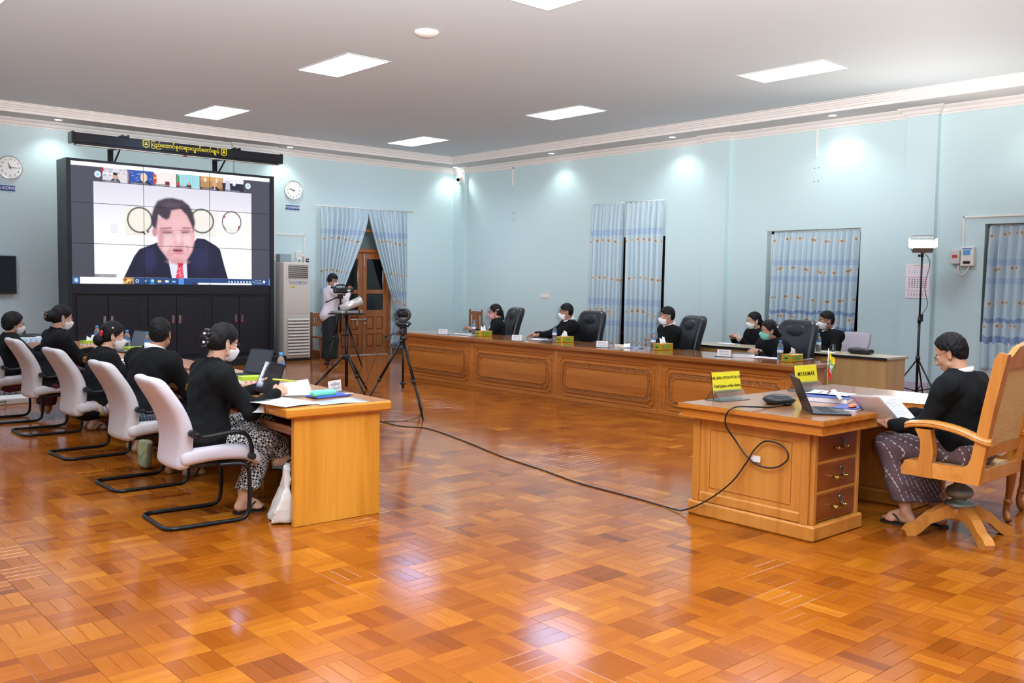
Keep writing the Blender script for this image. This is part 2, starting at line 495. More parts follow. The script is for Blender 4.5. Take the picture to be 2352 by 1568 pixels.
for (y0, y1) in ((5.75, 6.19), (9.2, 9.65), (16.12, 16.5), (1.9, 2.35)):
    B().box(XR-PD, XR+.01, y0, y1, 0, ZS).obj('pilaster', M_wall, w_right)
B().box(7.62, 8.36, YB-PD, YB+.01, 0, ZS).obj('pilaster', M_wall, w_back)
B().box(XL, 9.7, YB-.018, YB, 0, .12, .004).obj('baseboard_back', M_doorx, kind='structure')
B().box(11.2, XR, YB-.018, YB, 0, .12, .004).obj('baseboard_back', M_doorx, kind='structure')
for q, (y0, y1) in enumerate(((YF, 5.75), (6.19, 9.2), (9.65, WIN1[0]), (WIN1[1], 16.12))):
    B().box(XR-.008, XR+.001, y0, y1, 0, .25).obj('baseboard_right', M_dado, kind='structure')
for y0, y1 in ((5.75, 6.19), (9.2, 9.65)):
    B().box(XR-PD-.008, XR-PD+.001, y0, y1, 0, .25).obj('baseboard_right', M_dado, kind='structure')

def sweep(path, prof, closed=True):
    """path in plan, interior on the left; prof (d inward, z)"""
    b = B(); n = len(path); P = [Vector((*p, 0)) for p in path]; vs = []
    for i in range(n):
        a = (P[i]-P[i-1]).normalized(); c = (P[(i+1) % n]-P[i]).normalized()
        na, nc = Vector((-a.y, a.x, 0)), Vector((-c.y, c.x, 0)); m = (na+nc)
        m = m/max(.2, m.dot(na)) if m.length > 1e-6 else na
        for d, z in prof: vs.append((P[i].x+m.x*d, P[i].y+m.y*d, z))
    k = len(prof); fs = []
    for i in range(n):
        j = (i+1) % n
        fs += [(i*k+q, j*k+q, j*k+q+1, i*k+q+1) for q in range(k-1)]
    b.add(vs, fs); return b
wall_path = [(XR, YF)]
for y0, y1 in ((1.9, 2.35), (5.75, 6.19), (9.2, 9.65)):
    wall_path += [(XR, y0), (XR-PD, y0), (XR-PD, y1), (XR, y1)]
wall_path += [(XR, 16.12), (XR-PD, 16.12), (XR-PD, YB), (8.36, YB), (8.36, YB-PD), (7.62, YB-PD), (7.62, YB), (XL, YB), (XL, YF)]
sweep(wall_path, [(0, 3.945), (.012, 3.945), (.014, 3.965), (.03, 3.975), (.045, 4.0), (.05, 4.015), (.065, 4.02), (.085, 4.035), (.1, 4.05), (.1, ZS)]).obj('trim_1', M_white, kind='structure')
IX0, IX1, IY0, IY1 = XL+.64, 12.28, YF+.64, 15.86
sweep([(IX1, IY0), (IX1, IY1), (IX0, IY1), (IX0, IY0)],
      [(-.02, ZS), (0, ZS-.004), (.004, ZS-.004), (.006, 4.1), (.028, 4.105), (.034, 4.13), (.05, 4.135), (.06, 4.155), (.075, 4.165), (.08, 4.185), (.105, 4.19), (.105, ZC)]).obj('trim_2', M_white, kind='structure')
b = B()
for q in ((IX1, XR, YF, YB), (XL, IX0, YF, YB), (IX0, IX1, IY1, YB), (IX0, IX1, YF, IY0)): b.box(*q, ZS, 4.4)
b.obj('trim_3', mat('soffit_paint', '#cfcdcd', .7), kind='structure')

TROFF = [(6.1, 10.1), (10.22, 6.4), (10.25, 10.38), (6.38, 14.4), (10.4, 14.5), (6.0, 6.05),
         (2.05, 10.1), (2.1, 6.05), (2.1, 14.4), (-2.0, 14.4), (-2.0, 10.1), (-2.0, 6.05), (2.1, 2.0), (6.1, 2.0), (10.22, 2.0), (2.1, -2.2), (6.1, -2.2), (-2.0, 2.0), (10.22, -2.2)]
def ceiling():
    xs = sorted({IX0-.1, IX1+.1, *[x+s*.29 for x, y in TROFF for s in (-1, 1)]}); ys = sorted({IY0-.1, IY1+.1, *[y+s*.59 for x, y in TROFF for s in (-1, 1)]})
    b = B()
    for xa, xb in zip(xs, xs[1:]):
        for ya, yb in zip(ys, ys[1:]):
            cx, cy = (xa+xb)/2, (ya+yb)/2
            if any(abs(cx-x) < .29 and abs(cy-y) < .59 for x, y in TROFF): continue
            b.box(xa, xb, ya, yb, ZC, ZC+.02)
    c = b.obj('ceiling', M_ceil, kind='structure')
    return c
ceiling()
B().box(XL-.3, XR+.3, YF-.3, YB+.3, 4.45, 4.5).obj('ceiling', mat('slab_concrete', '#8a8885', .9), kind='structure')

def troffer():
    fr = mat('troffer_frame', '#c9ccc9', .4); wh = mat('troffer_white', '#a9cdf5', .35)
    t = thing('ceiling_light', 'x', 'ceiling light')
    b = B(); o, i = [(-.31, -.61), (.31, -.61), (.31, .61), (-.31, .61)], [(-.285, -.585), (.285, -.585), (.285, .585), (-.285, .585)]
    b.ring(o, i, -.008, .004, lambda a, c, h: (a, c, h)).obj('frame', fr, t)
    b = B(); b.ring([(-.289, -.589), (.289, -.589), (.289, .589), (-.289, .589)], i, .004, .1, lambda a, c, h: (a, c, h)); b.box(-.289, .289, -.589, .589, .1, .106)
    b.obj('housing', wh, t)
    bl = B().box(-.002, .002, -.585, .585, .006, .05).mesh('louver_blade', wh); bs = B().box(-.285, .285, -.002, .002, .006, .05).mesh('louver_blade', wh)
    for x in (-.095, .095): link('louver_blade', bl, t, loc=(x, 0, 0))
    for k in range(1, 12): link('louver_blade', bs, t, loc=(0, -.585+k*1.17/12, 0))
    B().add([(-.285, -.585, .053), (-.285, .585, .053), (.285, .585, .053), (.285, -.585, .053)], [(0, 1, 2, 3)]).obj('diffuser', emit('troffer_glow', '#edf3ff', TROFFER_E), t, fix=False)
    return t
TL = ['recessed tube ceiling light above the camera tripods, nearer row', 'recessed ceiling light at upper right with blue louver cells', 'recessed ceiling light between the far one and the upper right one',
      'recessed ceiling light nearest the black projector screen case', 'recessed ceiling light nearest the far corner of the room', 'recessed ceiling light cut off by the top edge']
_t = troffer()
for q, (x, y) in enumerate(TROFF):
    o = _t if q == 0 else dup(_t, (x, y, ZC))
    o.location = (x, y, ZC); o['label'] = TL[q] if q < 6 else 'recessed tube ceiling light outside the picture'
    o['group'] = 'recessed ceiling lights'
    if q >= 6: o['group'] = 'recessed ceiling lights beyond the frame'
def downlight(x, y, label, grp='round downlights in the ceiling border'):
    t = thing('downlight', label, 'downlight', (x, y, ZS), group=grp)
    B().lathe([(.05, .0), (.058, -.006), (.068, -.006), (.072, 0)], 24).obj('trim_ring', M_white, t)
    B().lathe([(0, -.004), (.03, -.005), (.05, -.002), (.05, 0)], 20).obj('lamp_disc', emit('downlight_glow', '#ffffff', 40, False), t)
    l = lamp('downlight_lamp', 'SPOT', (0, 0, -.03), DOWN_E, (.93, 1, .97), spot_size=math.radians(125), spot_blend=.8, shadow_soft_size=.04)
    l.parent = t
for x, lb in ((4.5, 'round downlight above the left end of the screen case'), (8.6, 'round downlight above the clock by the air conditioner'), (.5, 'round downlight outside the picture on the left')):
    downlight(x, 16.13, lb)
downlight(12.66, 16.22, 'round downlight in the far corner above the security camera')
for y, lb in ((13.07, 'round downlight on the right wall nearest the corner'), (10.12, 'round downlight above the tall curtains'), (7.17, 'round downlight above the middle window'), (4.2, 'round downlight outside the picture on the right')):
    downlight(12.55, y, lb)
t = thing('smoke_detector', 'white round smoke detector on the ceiling', 'smoke detector', (5.92, 8.11, ZC))
B().lathe([(0, -.055), (.06, -.052), (.11, -.035), (.135, -.012), (.135, 0)], 32).obj('body', M_pw, t)
B().lathe([(0, -.003), (.008, -.003), (.008, 0)], 10, c=(.05, .05, -.048)).obj('indicator', mat('blue_dot', '#3a66a0', .3), t)

# ---------------------------------------------------------------- door and windows
def double_door():
    t = thing('door_1', 'brown teak double door with dark glass and transom behind curtains', 'door'); t['kind'] = 'structure'
    x0, x1, _, zt = DOOR; y0, y1 = YB-.02, YB+.1; zd = 2.13
    b = B()
    for x in (x0, x1-.07): b.box(x, x+.07, y0-.02, y1, 0, zt, .006)
    b.box(x0, x1, y0-.02, y1, zt-.07, zt, .006).box(x0, x1, y0-.02, y1, zd, zd+.08, .006).box(x0, x1, y0-.02, y1, 2.55, 2.61, .006)
    b.box((x0+x1)/2-.03, (x0+x1)/2+.03, y0, y1, 2.6, zt)
    b.obj('frame', M_doorw, t)
    B().box(x0+.07, x1-.07, YB+.04, YB+.05, zd+.08, 2.55).obj('transom_pane', mat('grey_glass', '#4d5a5a', .15), t)
    for k in (0, 1): B().box(x0+.07+k*.6, x0+.66+k*.6, YB+.04, YB+.05, 2.61, zt-.07).obj('transom_pane', mat('grey_glass', '#4d5a5a', .15), t)
    xm = (x0+x1)/2
    for q, (a, c) in enumerate(((x0+.07, xm-.004), (xm+.004, x1-.07))):
        b = B(); s = .1
        for u in (a, c-s): b.box(u, u+s, YB, YB+.045, .01, zd-.005, .004)
        for z0, z1 in ((.01, .16), (.44, .52), (.8, .94), (1.28, 1.36), (zd-.13, zd-.005)): b.box(a+s, c-s, YB, YB+.045, z0, z1, .003)
        lf = b.obj('door_leaf', M_doorw, t)
        for z0, z1 in ((.94, 1.28), (1.36, zd-.13)): B().box(a+s, c-s, YB+.015, YB+.025, z0, z1).obj('pane', M_dark, lf)
        w = (c-a-2*s-.06)/2
        for z0, z1 in ((.16, .44), (.52, .8)):
            B().box(a+s, c-s, YB+.03, YB+.04, z0, z1).obj('backing_panel', M_doorw, lf)
            B().box((a+c)/2-.03, (a+c)/2+.03, YB, YB+.03, z0, z1).obj('muntin', M_doorw, lf)
            for k in (0, 1): B().box(a+s+.015+k*(w+.06), a+s+w-.015+k*(w+.06), YB+.006, YB+.034, z0+.02, z1-.02, .02).obj('raised_panel', M_doorw, lf)
    B().lathe([(.0, .06), (.022, .055), (.028, .04), (.018, .025), (.012, .01), (.03, .005), (.03, 0)], 20, c=(xm-.05, YB, .92), R=rotm(PI/2)).obj('door_knob', M_brass, t)
    b = B().box(xm-.28, xm+.1, YB-.012, YB-.004, .735, .755).cyl((xm-.3, YB-.014, .745), (xm+.1, YB-.014, .745), .008, n=8).box(xm-.16, xm-.12, YB-.03, YB-.006, .6, .74, .01)
    b.sphere((xm-.15, YB-.02, .745), .02).sphere((xm+.06, YB-.02, .745), .022).sphere((xm+.05, YB-.02, .66), .02)
    b.obj('bolt', M_chrome, t)
    for z in (1.85, .1): B().box(xm+.03, xm+.05, YB-.008, YB, z, z+.25, .004).obj('tower_bolt', M_chrome, t)
    B().box(x0, x1, YB-.03, YB+.1, 0, .012).obj('threshold', mat('threshold_stone', '#c8c4bd', .4), t)
double_door()
B().box(XR+.2, XR+.25, YF, YB, 0, 4).obj('wall_outer', mat('night_dark', '#05060a', .9), kind='structure')
B().box(XL, XR, YB+.2, YB+.26, 0, 4).obj('wall_outer', MATS['night_dark'], kind='structure')
def tall_window():
    t = thing('window_1', 'tall dark window opening behind the long curtains', 'window'); t['kind'] = 'structure'
    y0, y1, _, z1 = WIN1
    b = B()
    for y in (y0, y1-.06, (y0+y1)/2+.04): b.box(XR+.03, XR+.1, y, y+.06, 0, z1, .004)
    for z in (0, .62, z1-.06): b.box(XR+.03, XR+.1, y0, y1, z, z+.06, .004)
    b.obj('frame', mat('dark_brown_frame', '#2a1710', .4), t)
    for k in (0, 1): B().box(XR+.06, XR+.07, y0+.05+k*.83, y0+.8+k*.83, .06, z1-.06).obj('pane', M_dark, t)
def window(nm, w, lab):
    t = thing(nm, lab, 'window'); t['kind'] = 'structure'
    y0, y1, z0, z1 = w; b = B(); f = .05
    for y in (y0, y1-f, (y0+y1)/2-f/2): b.box(XR+.13, XR+.19, y, y+f, z0, z1, .004)
    for z in (z0, z1-f): b.box(XR+.13, XR+.19, y0, y1, z, z+f, .004)
    b.obj('frame', M_pw, t)
    for k in (0, 1): B().box(XR+.155, XR+.162, y0+f+k*(y1-y0)/2, (y0+y1)/2-f+k*(y1-y0)/2, z0+f, z1-f).obj('pane', M_dark, t)
    B().box(XR-.005, XR+.2, y0, y1, z0-.02, z0, .003).obj('sill', M_white, t)
tall_window()
window('window_2', WIN2, 'middle window of the right wall behind a blue curtain')
window('window_3', WIN3, 'window at the right edge behind a blue curtain')
window('window_4', (-1.2, .5, .86, 2.43), 'window of the right wall outside the picture')

# ---------------------------------------------------------------- curtains
def curtain_mat(bands, flowers, hem):
    n = N('curtain_cloth'); uv = n.n('ShaderNodeUVMap', uv_map='UVMap')
    sep = n.n('ShaderNodeSeparateXYZ'); n.l(uv.outputs[0], sep.inputs[0]); U, V = sep.outputs[0], sep.outputs[1]
    base = (*lin('#a6bfcb'), 1)
    str_ = n.noise(n_map(n, uv.outputs[0], (60, .6, 1)), 1, 2)
    col = n.mix(n.math('MULTIPLY', str_, .5), base, (*lin('#c0cfd6'), 1))
    lace = n.noise(n_map(n, uv.outputs[0], (55, 55, 1)), 1, 4, .7)
    for v, w in bands:
        m = n.math('LESS_THAN', n.math('ABSOLUTE', n.math('SUBTRACT', V, v)), w)
        m = n.math('MULTIPLY', m, n.math('GREATER_THAN', lace, .47))
        col = n.mix(n.math('MULTIPLY', m, .75), col, (*lin('#86a2c8'), 1))
    for q, (v, w) in enumerate(flowers):
        du = n.math('SUBTRACT', n.math('FRACT', n.math('ADD', n.math('MULTIPLY', U, 7.3), .37*q)), .5)
        cell = n.math('FLOOR', n.math('ADD', n.math('MULTIPLY', U, 7.3), .37*q))
        jit = n.math('MULTIPLY', n.math('SINE', n.math('MULTIPLY', cell, 12.9)), w*.55)
        dv = n.math('MULTIPLY', n.math('SUBTRACT', n.math('ADD', V, jit), v), 6.0)
        ds = n.math('ADD', n.math('SQRT', n.math('ADD', n.math('MULTIPLY', du, du), n.math('MULTIPLY', dv, dv))), n.math('MULTIPLY', lace, .22))
        col = n.mix(n.math('MULTIPLY', n.math('LESS_THAN', ds, .38), .8), col, (*lin('#d6c6b2'), 1)); col = n.mix(n.math('LESS_THAN', ds, .27), col, (*lin('#9a8468'), 1))
    if hem:
        wv = n.math('MULTIPLY', n.math('SINE', n.math('MULTIPLY', U, 42)), .018)
        vv = n.math('ADD', V, wv)
        for v, w in hem:
            m = n.math('LESS_THAN', n.math('ABSOLUTE', n.math('SUBTRACT', vv, v)), w)
            col = n.mix(n.math('MULTIPLY', m, .8), col, (*lin('#6580ab'), 1))
    n.l(col, n.b.inputs['Base Color']); n.set(Roughness=.6); n.b.inputs['Sheen Weight'].default_value = .3
    n.bump(lace, .08, .003)
    return n.m
def n_map(n, v, sc):
    mp = n.n('ShaderNodeMapping'); mp.inputs['Scale'].default_value = sc; n.l(v, mp.inputs[0]); return mp.outputs[0]
def cloth(name, parent, m, P, cw, ch, nf, amp, nu=140, nv=60, seed=1, pinch=True, **kw):
    """P(s,t): point and outward dir for s across, t down; folds of amplitude amp(s,t)"""
    r = random.Random(seed); ph = [r.uniform(-.6, .6) for _ in range(nf+2)]; aw = [r.uniform(.55, 1.25) for _ in range(nf+2)]
    vs, uv = [], []
    for j in range(nv+1):
        t = j/nv
        for i in range(nu+1):
            s = i/nu; x = s*nf; k = int(x); fr = x-k
            a0, a1 = aw[k], aw[min(k+1, nf+1)]; a = a0+(a1-a0)*fr
            p0 = ph[k]*(1-fr)+ph[min(k+1, nf+1)]*fr
            w = math.sin(2*PI*x+p0*(.4+t))
            w = math.copysign(abs(w)**.75, w)+.22*math.sin(4*PI*x+3*p0+2*t)
            A = amp*a*(.55+.45*min(1, t*6)) if pinch else amp*a
            pt, d = P(s, t)
            vs.append(Vector(pt)+Vector(d)*(w*A)); uv.append((s*cw, t*ch))
    mm = nu+1
    fs = [(j*mm+i, j*mm+i+1, (j+1)*mm+i+1, (j+1)*mm+i) for j in range(nv) for i in range(nu)]
    me = bpy.data.meshes.new(name); me.from_pydata([tuple(v) for v in vs], [], fs); me.materials.append(m)
    me.polygons.foreach_set('use_smooth', [True]*len(fs))
    ul = me.uv_layers.new(name='UVMap'); li = np.zeros(len(me.loops), np.int32); me.loops.foreach_get('vertex_index', li)
    ul.data.foreach_set('uv', np.array(uv, np.float32)[li].ravel())
    o = link(name, me, parent, **kw)
    so = o.modifiers.new('thick', 'SOLIDIFY'); so.thickness = .003
    return o
CM1 = curtain_mat([(.55, .055), (1.85, .06), (2.25, .05)], [(.72, .06), (1.42, .05), (2.05, .09), (2.62, .06)], [(2.72, .05), (2.98, .06)])
CM2 = curtain_mat([(.63, .05), (.95, .05)], [(.18, .08), (.78, .1), (1.35, .08), (1.75, .09)], [(1.62, .035), (1.95, .06)])
def door_curtains():
    t = thing('curtain_pair', 'pale blue curtains gathered at the sides of the double door', 'curtain')
    y = YB-.1
    B().cyl((9.3, y, 3.03), (11.65, y, 3.03), .014).obj('rod', M_pw, t)
    def left(s, z):   # hangs straight then is drawn to the left
        k = z*3.0; f = min(1, max(0, (z-.08)/.72)); f = f*f*(3-2*f)*.3+f*.7
        wr = 1.1*(1-f)+.32*f
        if z > .8: wr = .32+(z-.8)*.25
        return (9.42+s*wr, y-.02*math.sin(z*3), 3.03-2.75*z), (.15, -1, 0)
    def right(s, z):
        f = min(1, max(0, (z-.03)/.77)); f = f**1.15
        wr = .98*(1-f)+.2*f
        if z > .8: wr = .2+(z-.8)*1.1
        return (11.5-.02*f-(1-s)*wr, y-.02*math.sin(z*3), 3.03-2.85*z), (-.15, -1, 0)
    cloth('curtain', t, CM1, left, 2.2, 3.0, 10, .055, seed=4)
    cloth('curtain', t, CM1, right, 2.2, 3.0, 9, .055, seed=9)
    B().tube([(11.5, y-.1, .83), (11.38, y-.12, .79), (11.26, y-.1, .8), (11.24, y+.05, .86), (11.5, y+.06, .9)], .035, 10, closed=True, flat=.5).obj('tie_back', mat('curtain_plain', '#a9c6e0', .6), t)
def tall_curtains():
    x = XR-.1
    for q, (a, c, lb) in enumerate(((12.2, 11.44, 'left panel of the tall blue curtains behind the black swivel chairs'), (11.34, 10.5, 'right panel of the tall blue curtains'))):
        t = thing('curtain', lb, 'curtain', group='tall curtain panels on the right wall')
        B().cyl((x, a+.02, 3.045), (x, c-.02, 3.045), .012).obj('rod', M_pw, t)
        cloth('curtain_cloth', t, CM1, lambda s, z, a=a, c=c: ((x, a+(.08*z if c > 11.4 else 0)+(c-a-(.04*z if c > 11.4 else -.03*z))*s, 3.05-2.95*z), (-1, 0, 0)), 1.8, 3.0, 8 if q == 0 else 7, .06, seed=20+q)
def win_curtain(lb, y0, y1, zt, zb, nf, seed, xo):
    t = thing('curtain', lb, 'curtain', group='short window curtains on the right wall')
    x = XR+xo
    B().cyl((x+.02, y0, zt), (x+.02, y1, zt), .01).obj('rod', M_pw, t)
    cloth('curtain_cloth', t, CM2, lambda s, z: ((x-.1*z, y1+(y0-y1)*s-.0*z, zt-(zt-zb)*z), (-1, .1, 0)), (y1-y0)*1.9, 2.1*(zt-zb)/1.63, nf, .05, seed=seed)
door_curtains(); tall_curtains()
win_curtain('blue flowered curtain in the middle window recess', 6.9, 8.36, 2.42, .84, 14, 31, .06)
win_curtain('blue flowered curtain at the right edge with scalloped hem', 3.3, 5.06, 2.41, .5, 15, 37, .06)
# ---------------------------------------------------------------- smooth solids (surface nets over a distance field)
def _np3(v): return np.array([float(v[0]), float(v[1]), float(v[2])])
def RC(a, b, ra, rb): return ('c', _np3(a), _np3(b), float(ra), float(rb))
def EL(c, r, R=None): return ('e', _np3(c), _np3(r if not isinstance(r, (int, float)) else (r, r, r)), None if R is None else np.array(R))
def RB(c, half, rd, R=None): return ('b', _np3(c), _np3(half), float(rd), None if R is None else np.array(R))
def FN(f, lo, hi): return ('f', f, _np3(lo), _np3(hi))
def _bb(p):
    if p[0] == 'c':
        lo = np.minimum(p[1]-p[3], p[2]-p[4]); hi = np.maximum(p[1]+p[3], p[2]+p[4])
    elif p[0] == 'e':
        m = p[2] if p[3] is None else np.sqrt((np.array(p[3])**2)@(p[2]**2)); lo, hi = p[1]-m, p[1]+m
    elif p[0] == 'b':
        h = p[2]; m = h if p[4] is None else np.abs(p[4])@h; lo, hi = p[1]-m, p[1]+m
    else: lo, hi = p[2], p[3]
    return lo, hi
def _ev(p, X, Y, Z):
    if p[0] == 'c':
        a, b, ra, rb = p[1:]; d = b-a; L = d@d+1e-12
        t = np.clip(((X-a[0])*d[0]+(Y-a[1])*d[1]+(Z-a[2])*d[2])/L, 0, 1)
        return np.sqrt((X-a[0]-t*d[0])**2+(Y-a[1]-t*d[1])**2+(Z-a[2]-t*d[2])**2)-(ra+(rb-ra)*t)
    if p[0] == 'f': return p[1](X, Y, Z)
    c = p[1]; x, y, z = X-c[0], Y-c[1], Z-c[2]; R = p[3] if p[0] == 'e' else p[4]
    if R is not None: x, y, z = (R[0, i]*x+R[1, i]*y+R[2, i]*z for i in range(3))
    if p[0] == 'e':
        r = p[2]; k = np.sqrt((x/r[0])**2+(y/r[1])**2+(z/r[2])**2)+1e-9
        k2 = np.sqrt((x/r[0]**2)**2+(y/r[1]**2)**2+(z/r[2]**2)**2)+1e-9
        return k*(k-1)/k2
    h, rd = p[2]-p[3], p[3]
    qx, qy, qz = np.abs(x)-h[0], np.abs(y)-h[1], np.abs(z)-h[2]
    return np.sqrt(np.maximum(qx, 0)**2+np.maximum(qy, 0)**2+np.maximum(qz, 0)**2)+np.minimum(np.maximum(qx, np.maximum(qy, qz)), 0)-rd
def sdf(prims, h, k=.02, cut=(), keep=None, wr=0, wf=30, ck=.004, seed=0):
    """returns verts, quads"""
    bb = [_bb(p) for p in prims]; mg = 3*h
    lo = np.min([b[0] for b in bb], 0)-mg; hi = np.max([b[1] for b in bb], 0)+mg
    n = np.ceil((hi-lo)/h).astype(int)+1
    F = np.full(n, 9.0, np.float32); ax = [lo[i]+h*np.arange(n[i]) for i in range(3)]
    for p, (l, u) in zip(prims, bb):
        m = k+3*h
        i0 = np.maximum(0, np.floor((l-m-lo)/h).astype(int)); i1 = np.minimum(n, np.ceil((u+m-lo)/h).astype(int)+1)
        sl = tuple(slice(a, b) for a, b in zip(i0, i1))
        d = _ev(p, ax[0][sl[0], None, None] if False else ax[0][sl[0]][:, None, None], ax[1][sl[1]][None, :, None], ax[2][sl[2]][None, None, :])
        f = F[sl]; q = np.maximum(k-np.abs(f-d), 0)/k
        F[sl] = np.minimum(f, d)-q*q*k*.25
    X, Y, Z = ax[0][:, None, None], ax[1][None, :, None], ax[2][None, None, :]
    if wr:
        F += wr*(np.sin(wf*(X*.9+Z*.5)+2.2*np.sin(wf*.55*(Y+.4*Z)+seed)+seed)*np.sin(wf*.6*(Z-.6*X+.3*Y)+1.7*seed)+.4*np.sin(wf*2.3*(Z*.8-X*.5)+1.5*np.sin(wf*1.1*(X+Y)))*np.sin(wf*1.6*(Y+.5*Z)+seed)).astype(np.float32)
    for p in cut:
        l, u = _bb(p); m = 4*h
        i0 = np.maximum(0, np.floor((l-m-lo)/h).astype(int)); i1 = np.minimum(n, np.ceil((u+m-lo)/h).astype(int)+1)
        if (i1 <= i0).any(): continue
        sl = tuple(slice(a, b) for a, b in zip(i0, i1))
        d = -_ev(p, ax[0][sl[0]][:, None, None], ax[1][sl[1]][None, :, None], ax[2][sl[2]][None, None, :])
        F[sl] = np.maximum(F[sl], d)
    if keep is not None: F = np.maximum(F, keep(X, Y, Z)).astype(np.float32)
    S = F < 0; nx, ny, nz = n
    C = [(i, j, kk) for i in (0, 1) for j in (0, 1) for kk in (0, 1)]
    cnt = sum(S[i:nx-1+i, j:ny-1+j, kk:nz-1+kk].astype(np.int8) for i, j, kk in C)
    act = (cnt > 0) & (cnt < 8); I = np.argwhere(act); idx = np.full(act.shape, -1, np.int64); idx[act] = np.arange(len(I))
    pos = np.zeros((len(I), 3)); num = np.zeros(len(I))
    fv = {c: F[I[:, 0]+c[0], I[:, 1]+c[1], I[:, 2]+c[2]].astype(float) for c in C}
    for a in C:
        for d in range(3):
            if a[d]: continue
            b = list(a); b[d] = 1; b = tuple(b); fa, fb = fv[a], fv[b]; cr = (fa < 0) != (fb < 0)
            t = np.where(cr, fa/np.where(cr, fa-fb, 1), 0); e = np.array(a, float)[None]+np.eye(3)[d][None]*t[:, None]
            pos += e*cr[:, None]; num += cr
    V = lo+(I+pos/num[:, None])*h
    Q = []
    for d in range(3):
        e1, e2 = (d+1) % 3, (d+2) % 3
        sa = [slice(None)]*3; sb = [slice(None)]*3; sa[d] = slice(0, -1); sb[d] = slice(1, None)
        A, Bq = S[tuple(sa)], S[tuple(sb)]; ch = np.argwhere(A != Bq)
        ok = (ch[:, e1] > 0) & (ch[:, e2] > 0) & (ch[:, e1] < n[e1]-1) & (ch[:, e2] < n[e2]-1); ch = ch[ok]
        if not len(ch): continue
        ins = A[tuple(ch.T)]
        def cell(o1, o2):
            c = ch.copy(); c[:, e1] -= o1; c[:, e2] -= o2; return idx[tuple(c.T)]
        q = np.stack([cell(1, 1), cell(0, 1), cell(0, 0), cell(1, 0)], 1)
        q[~ins] = q[~ins][:, ::-1]; Q.append(q)
    Q = np.concatenate(Q); Q = Q[(Q >= 0).all(1)]
    return V, Q
def relax(V, Q, it=2, f=.5):
    e = np.concatenate([Q[:, [0, 1]], Q[:, [1, 2]], Q[:, [2, 3]], Q[:, [3, 0]]]); e = np.concatenate([e, e[:, ::-1]])
    deg = np.bincount(e[:, 0], minlength=len(V))[:, None]+1e-9
    for _ in range(it):
        s = np.zeros_like(V)
        for c in range(3): s[:, c] = np.bincount(e[:, 0], V[e[:, 1], c], minlength=len(V))
        V = V*(1-f)+f*s/deg
    return V
def solid(name, prims, h, m, parent=None, k=.02, it=2, xf=None, **kw):
    lk = {q: kw.pop(q) for q in ('label', 'cat', 'group', 'kind', 'loc', 'rz') if q in kw}
    V, Q = sdf(prims, h, k, **kw); V = relax(V, Q, it)
    return np_obj(name, [(V, Q, 0)], m, parent, xf, **lk)
def np_obj(name, chunks, mats, parent=None, xf=None, **lk):
    """chunks (V, Q, material index) joined into one mesh"""
    Vs, Fs, mi = [], [], []; o = 0
    for V, Q, i in chunks:
        V = np.asarray(V, float)
        if xf is not None: V = V@np.array(xf.to_3x3()).T+np.array(xf.translation)
        Vs.append(V); Fs += [[int(a)+o for a in f] for f in Q]; mi += [i]*len(Q); o += len(V)
    me = bpy.data.meshes.new(name); me.from_pydata(np.concatenate(Vs).tolist(), [], Fs)
    for m in (mats if isinstance(mats, (list, tuple)) else [mats]): me.materials.append(m)
    me.polygons.foreach_set('material_index', mi); me.polygons.foreach_set('use_smooth', [True]*len(Fs)); me.update()
    return link(name, me, parent, **lk)
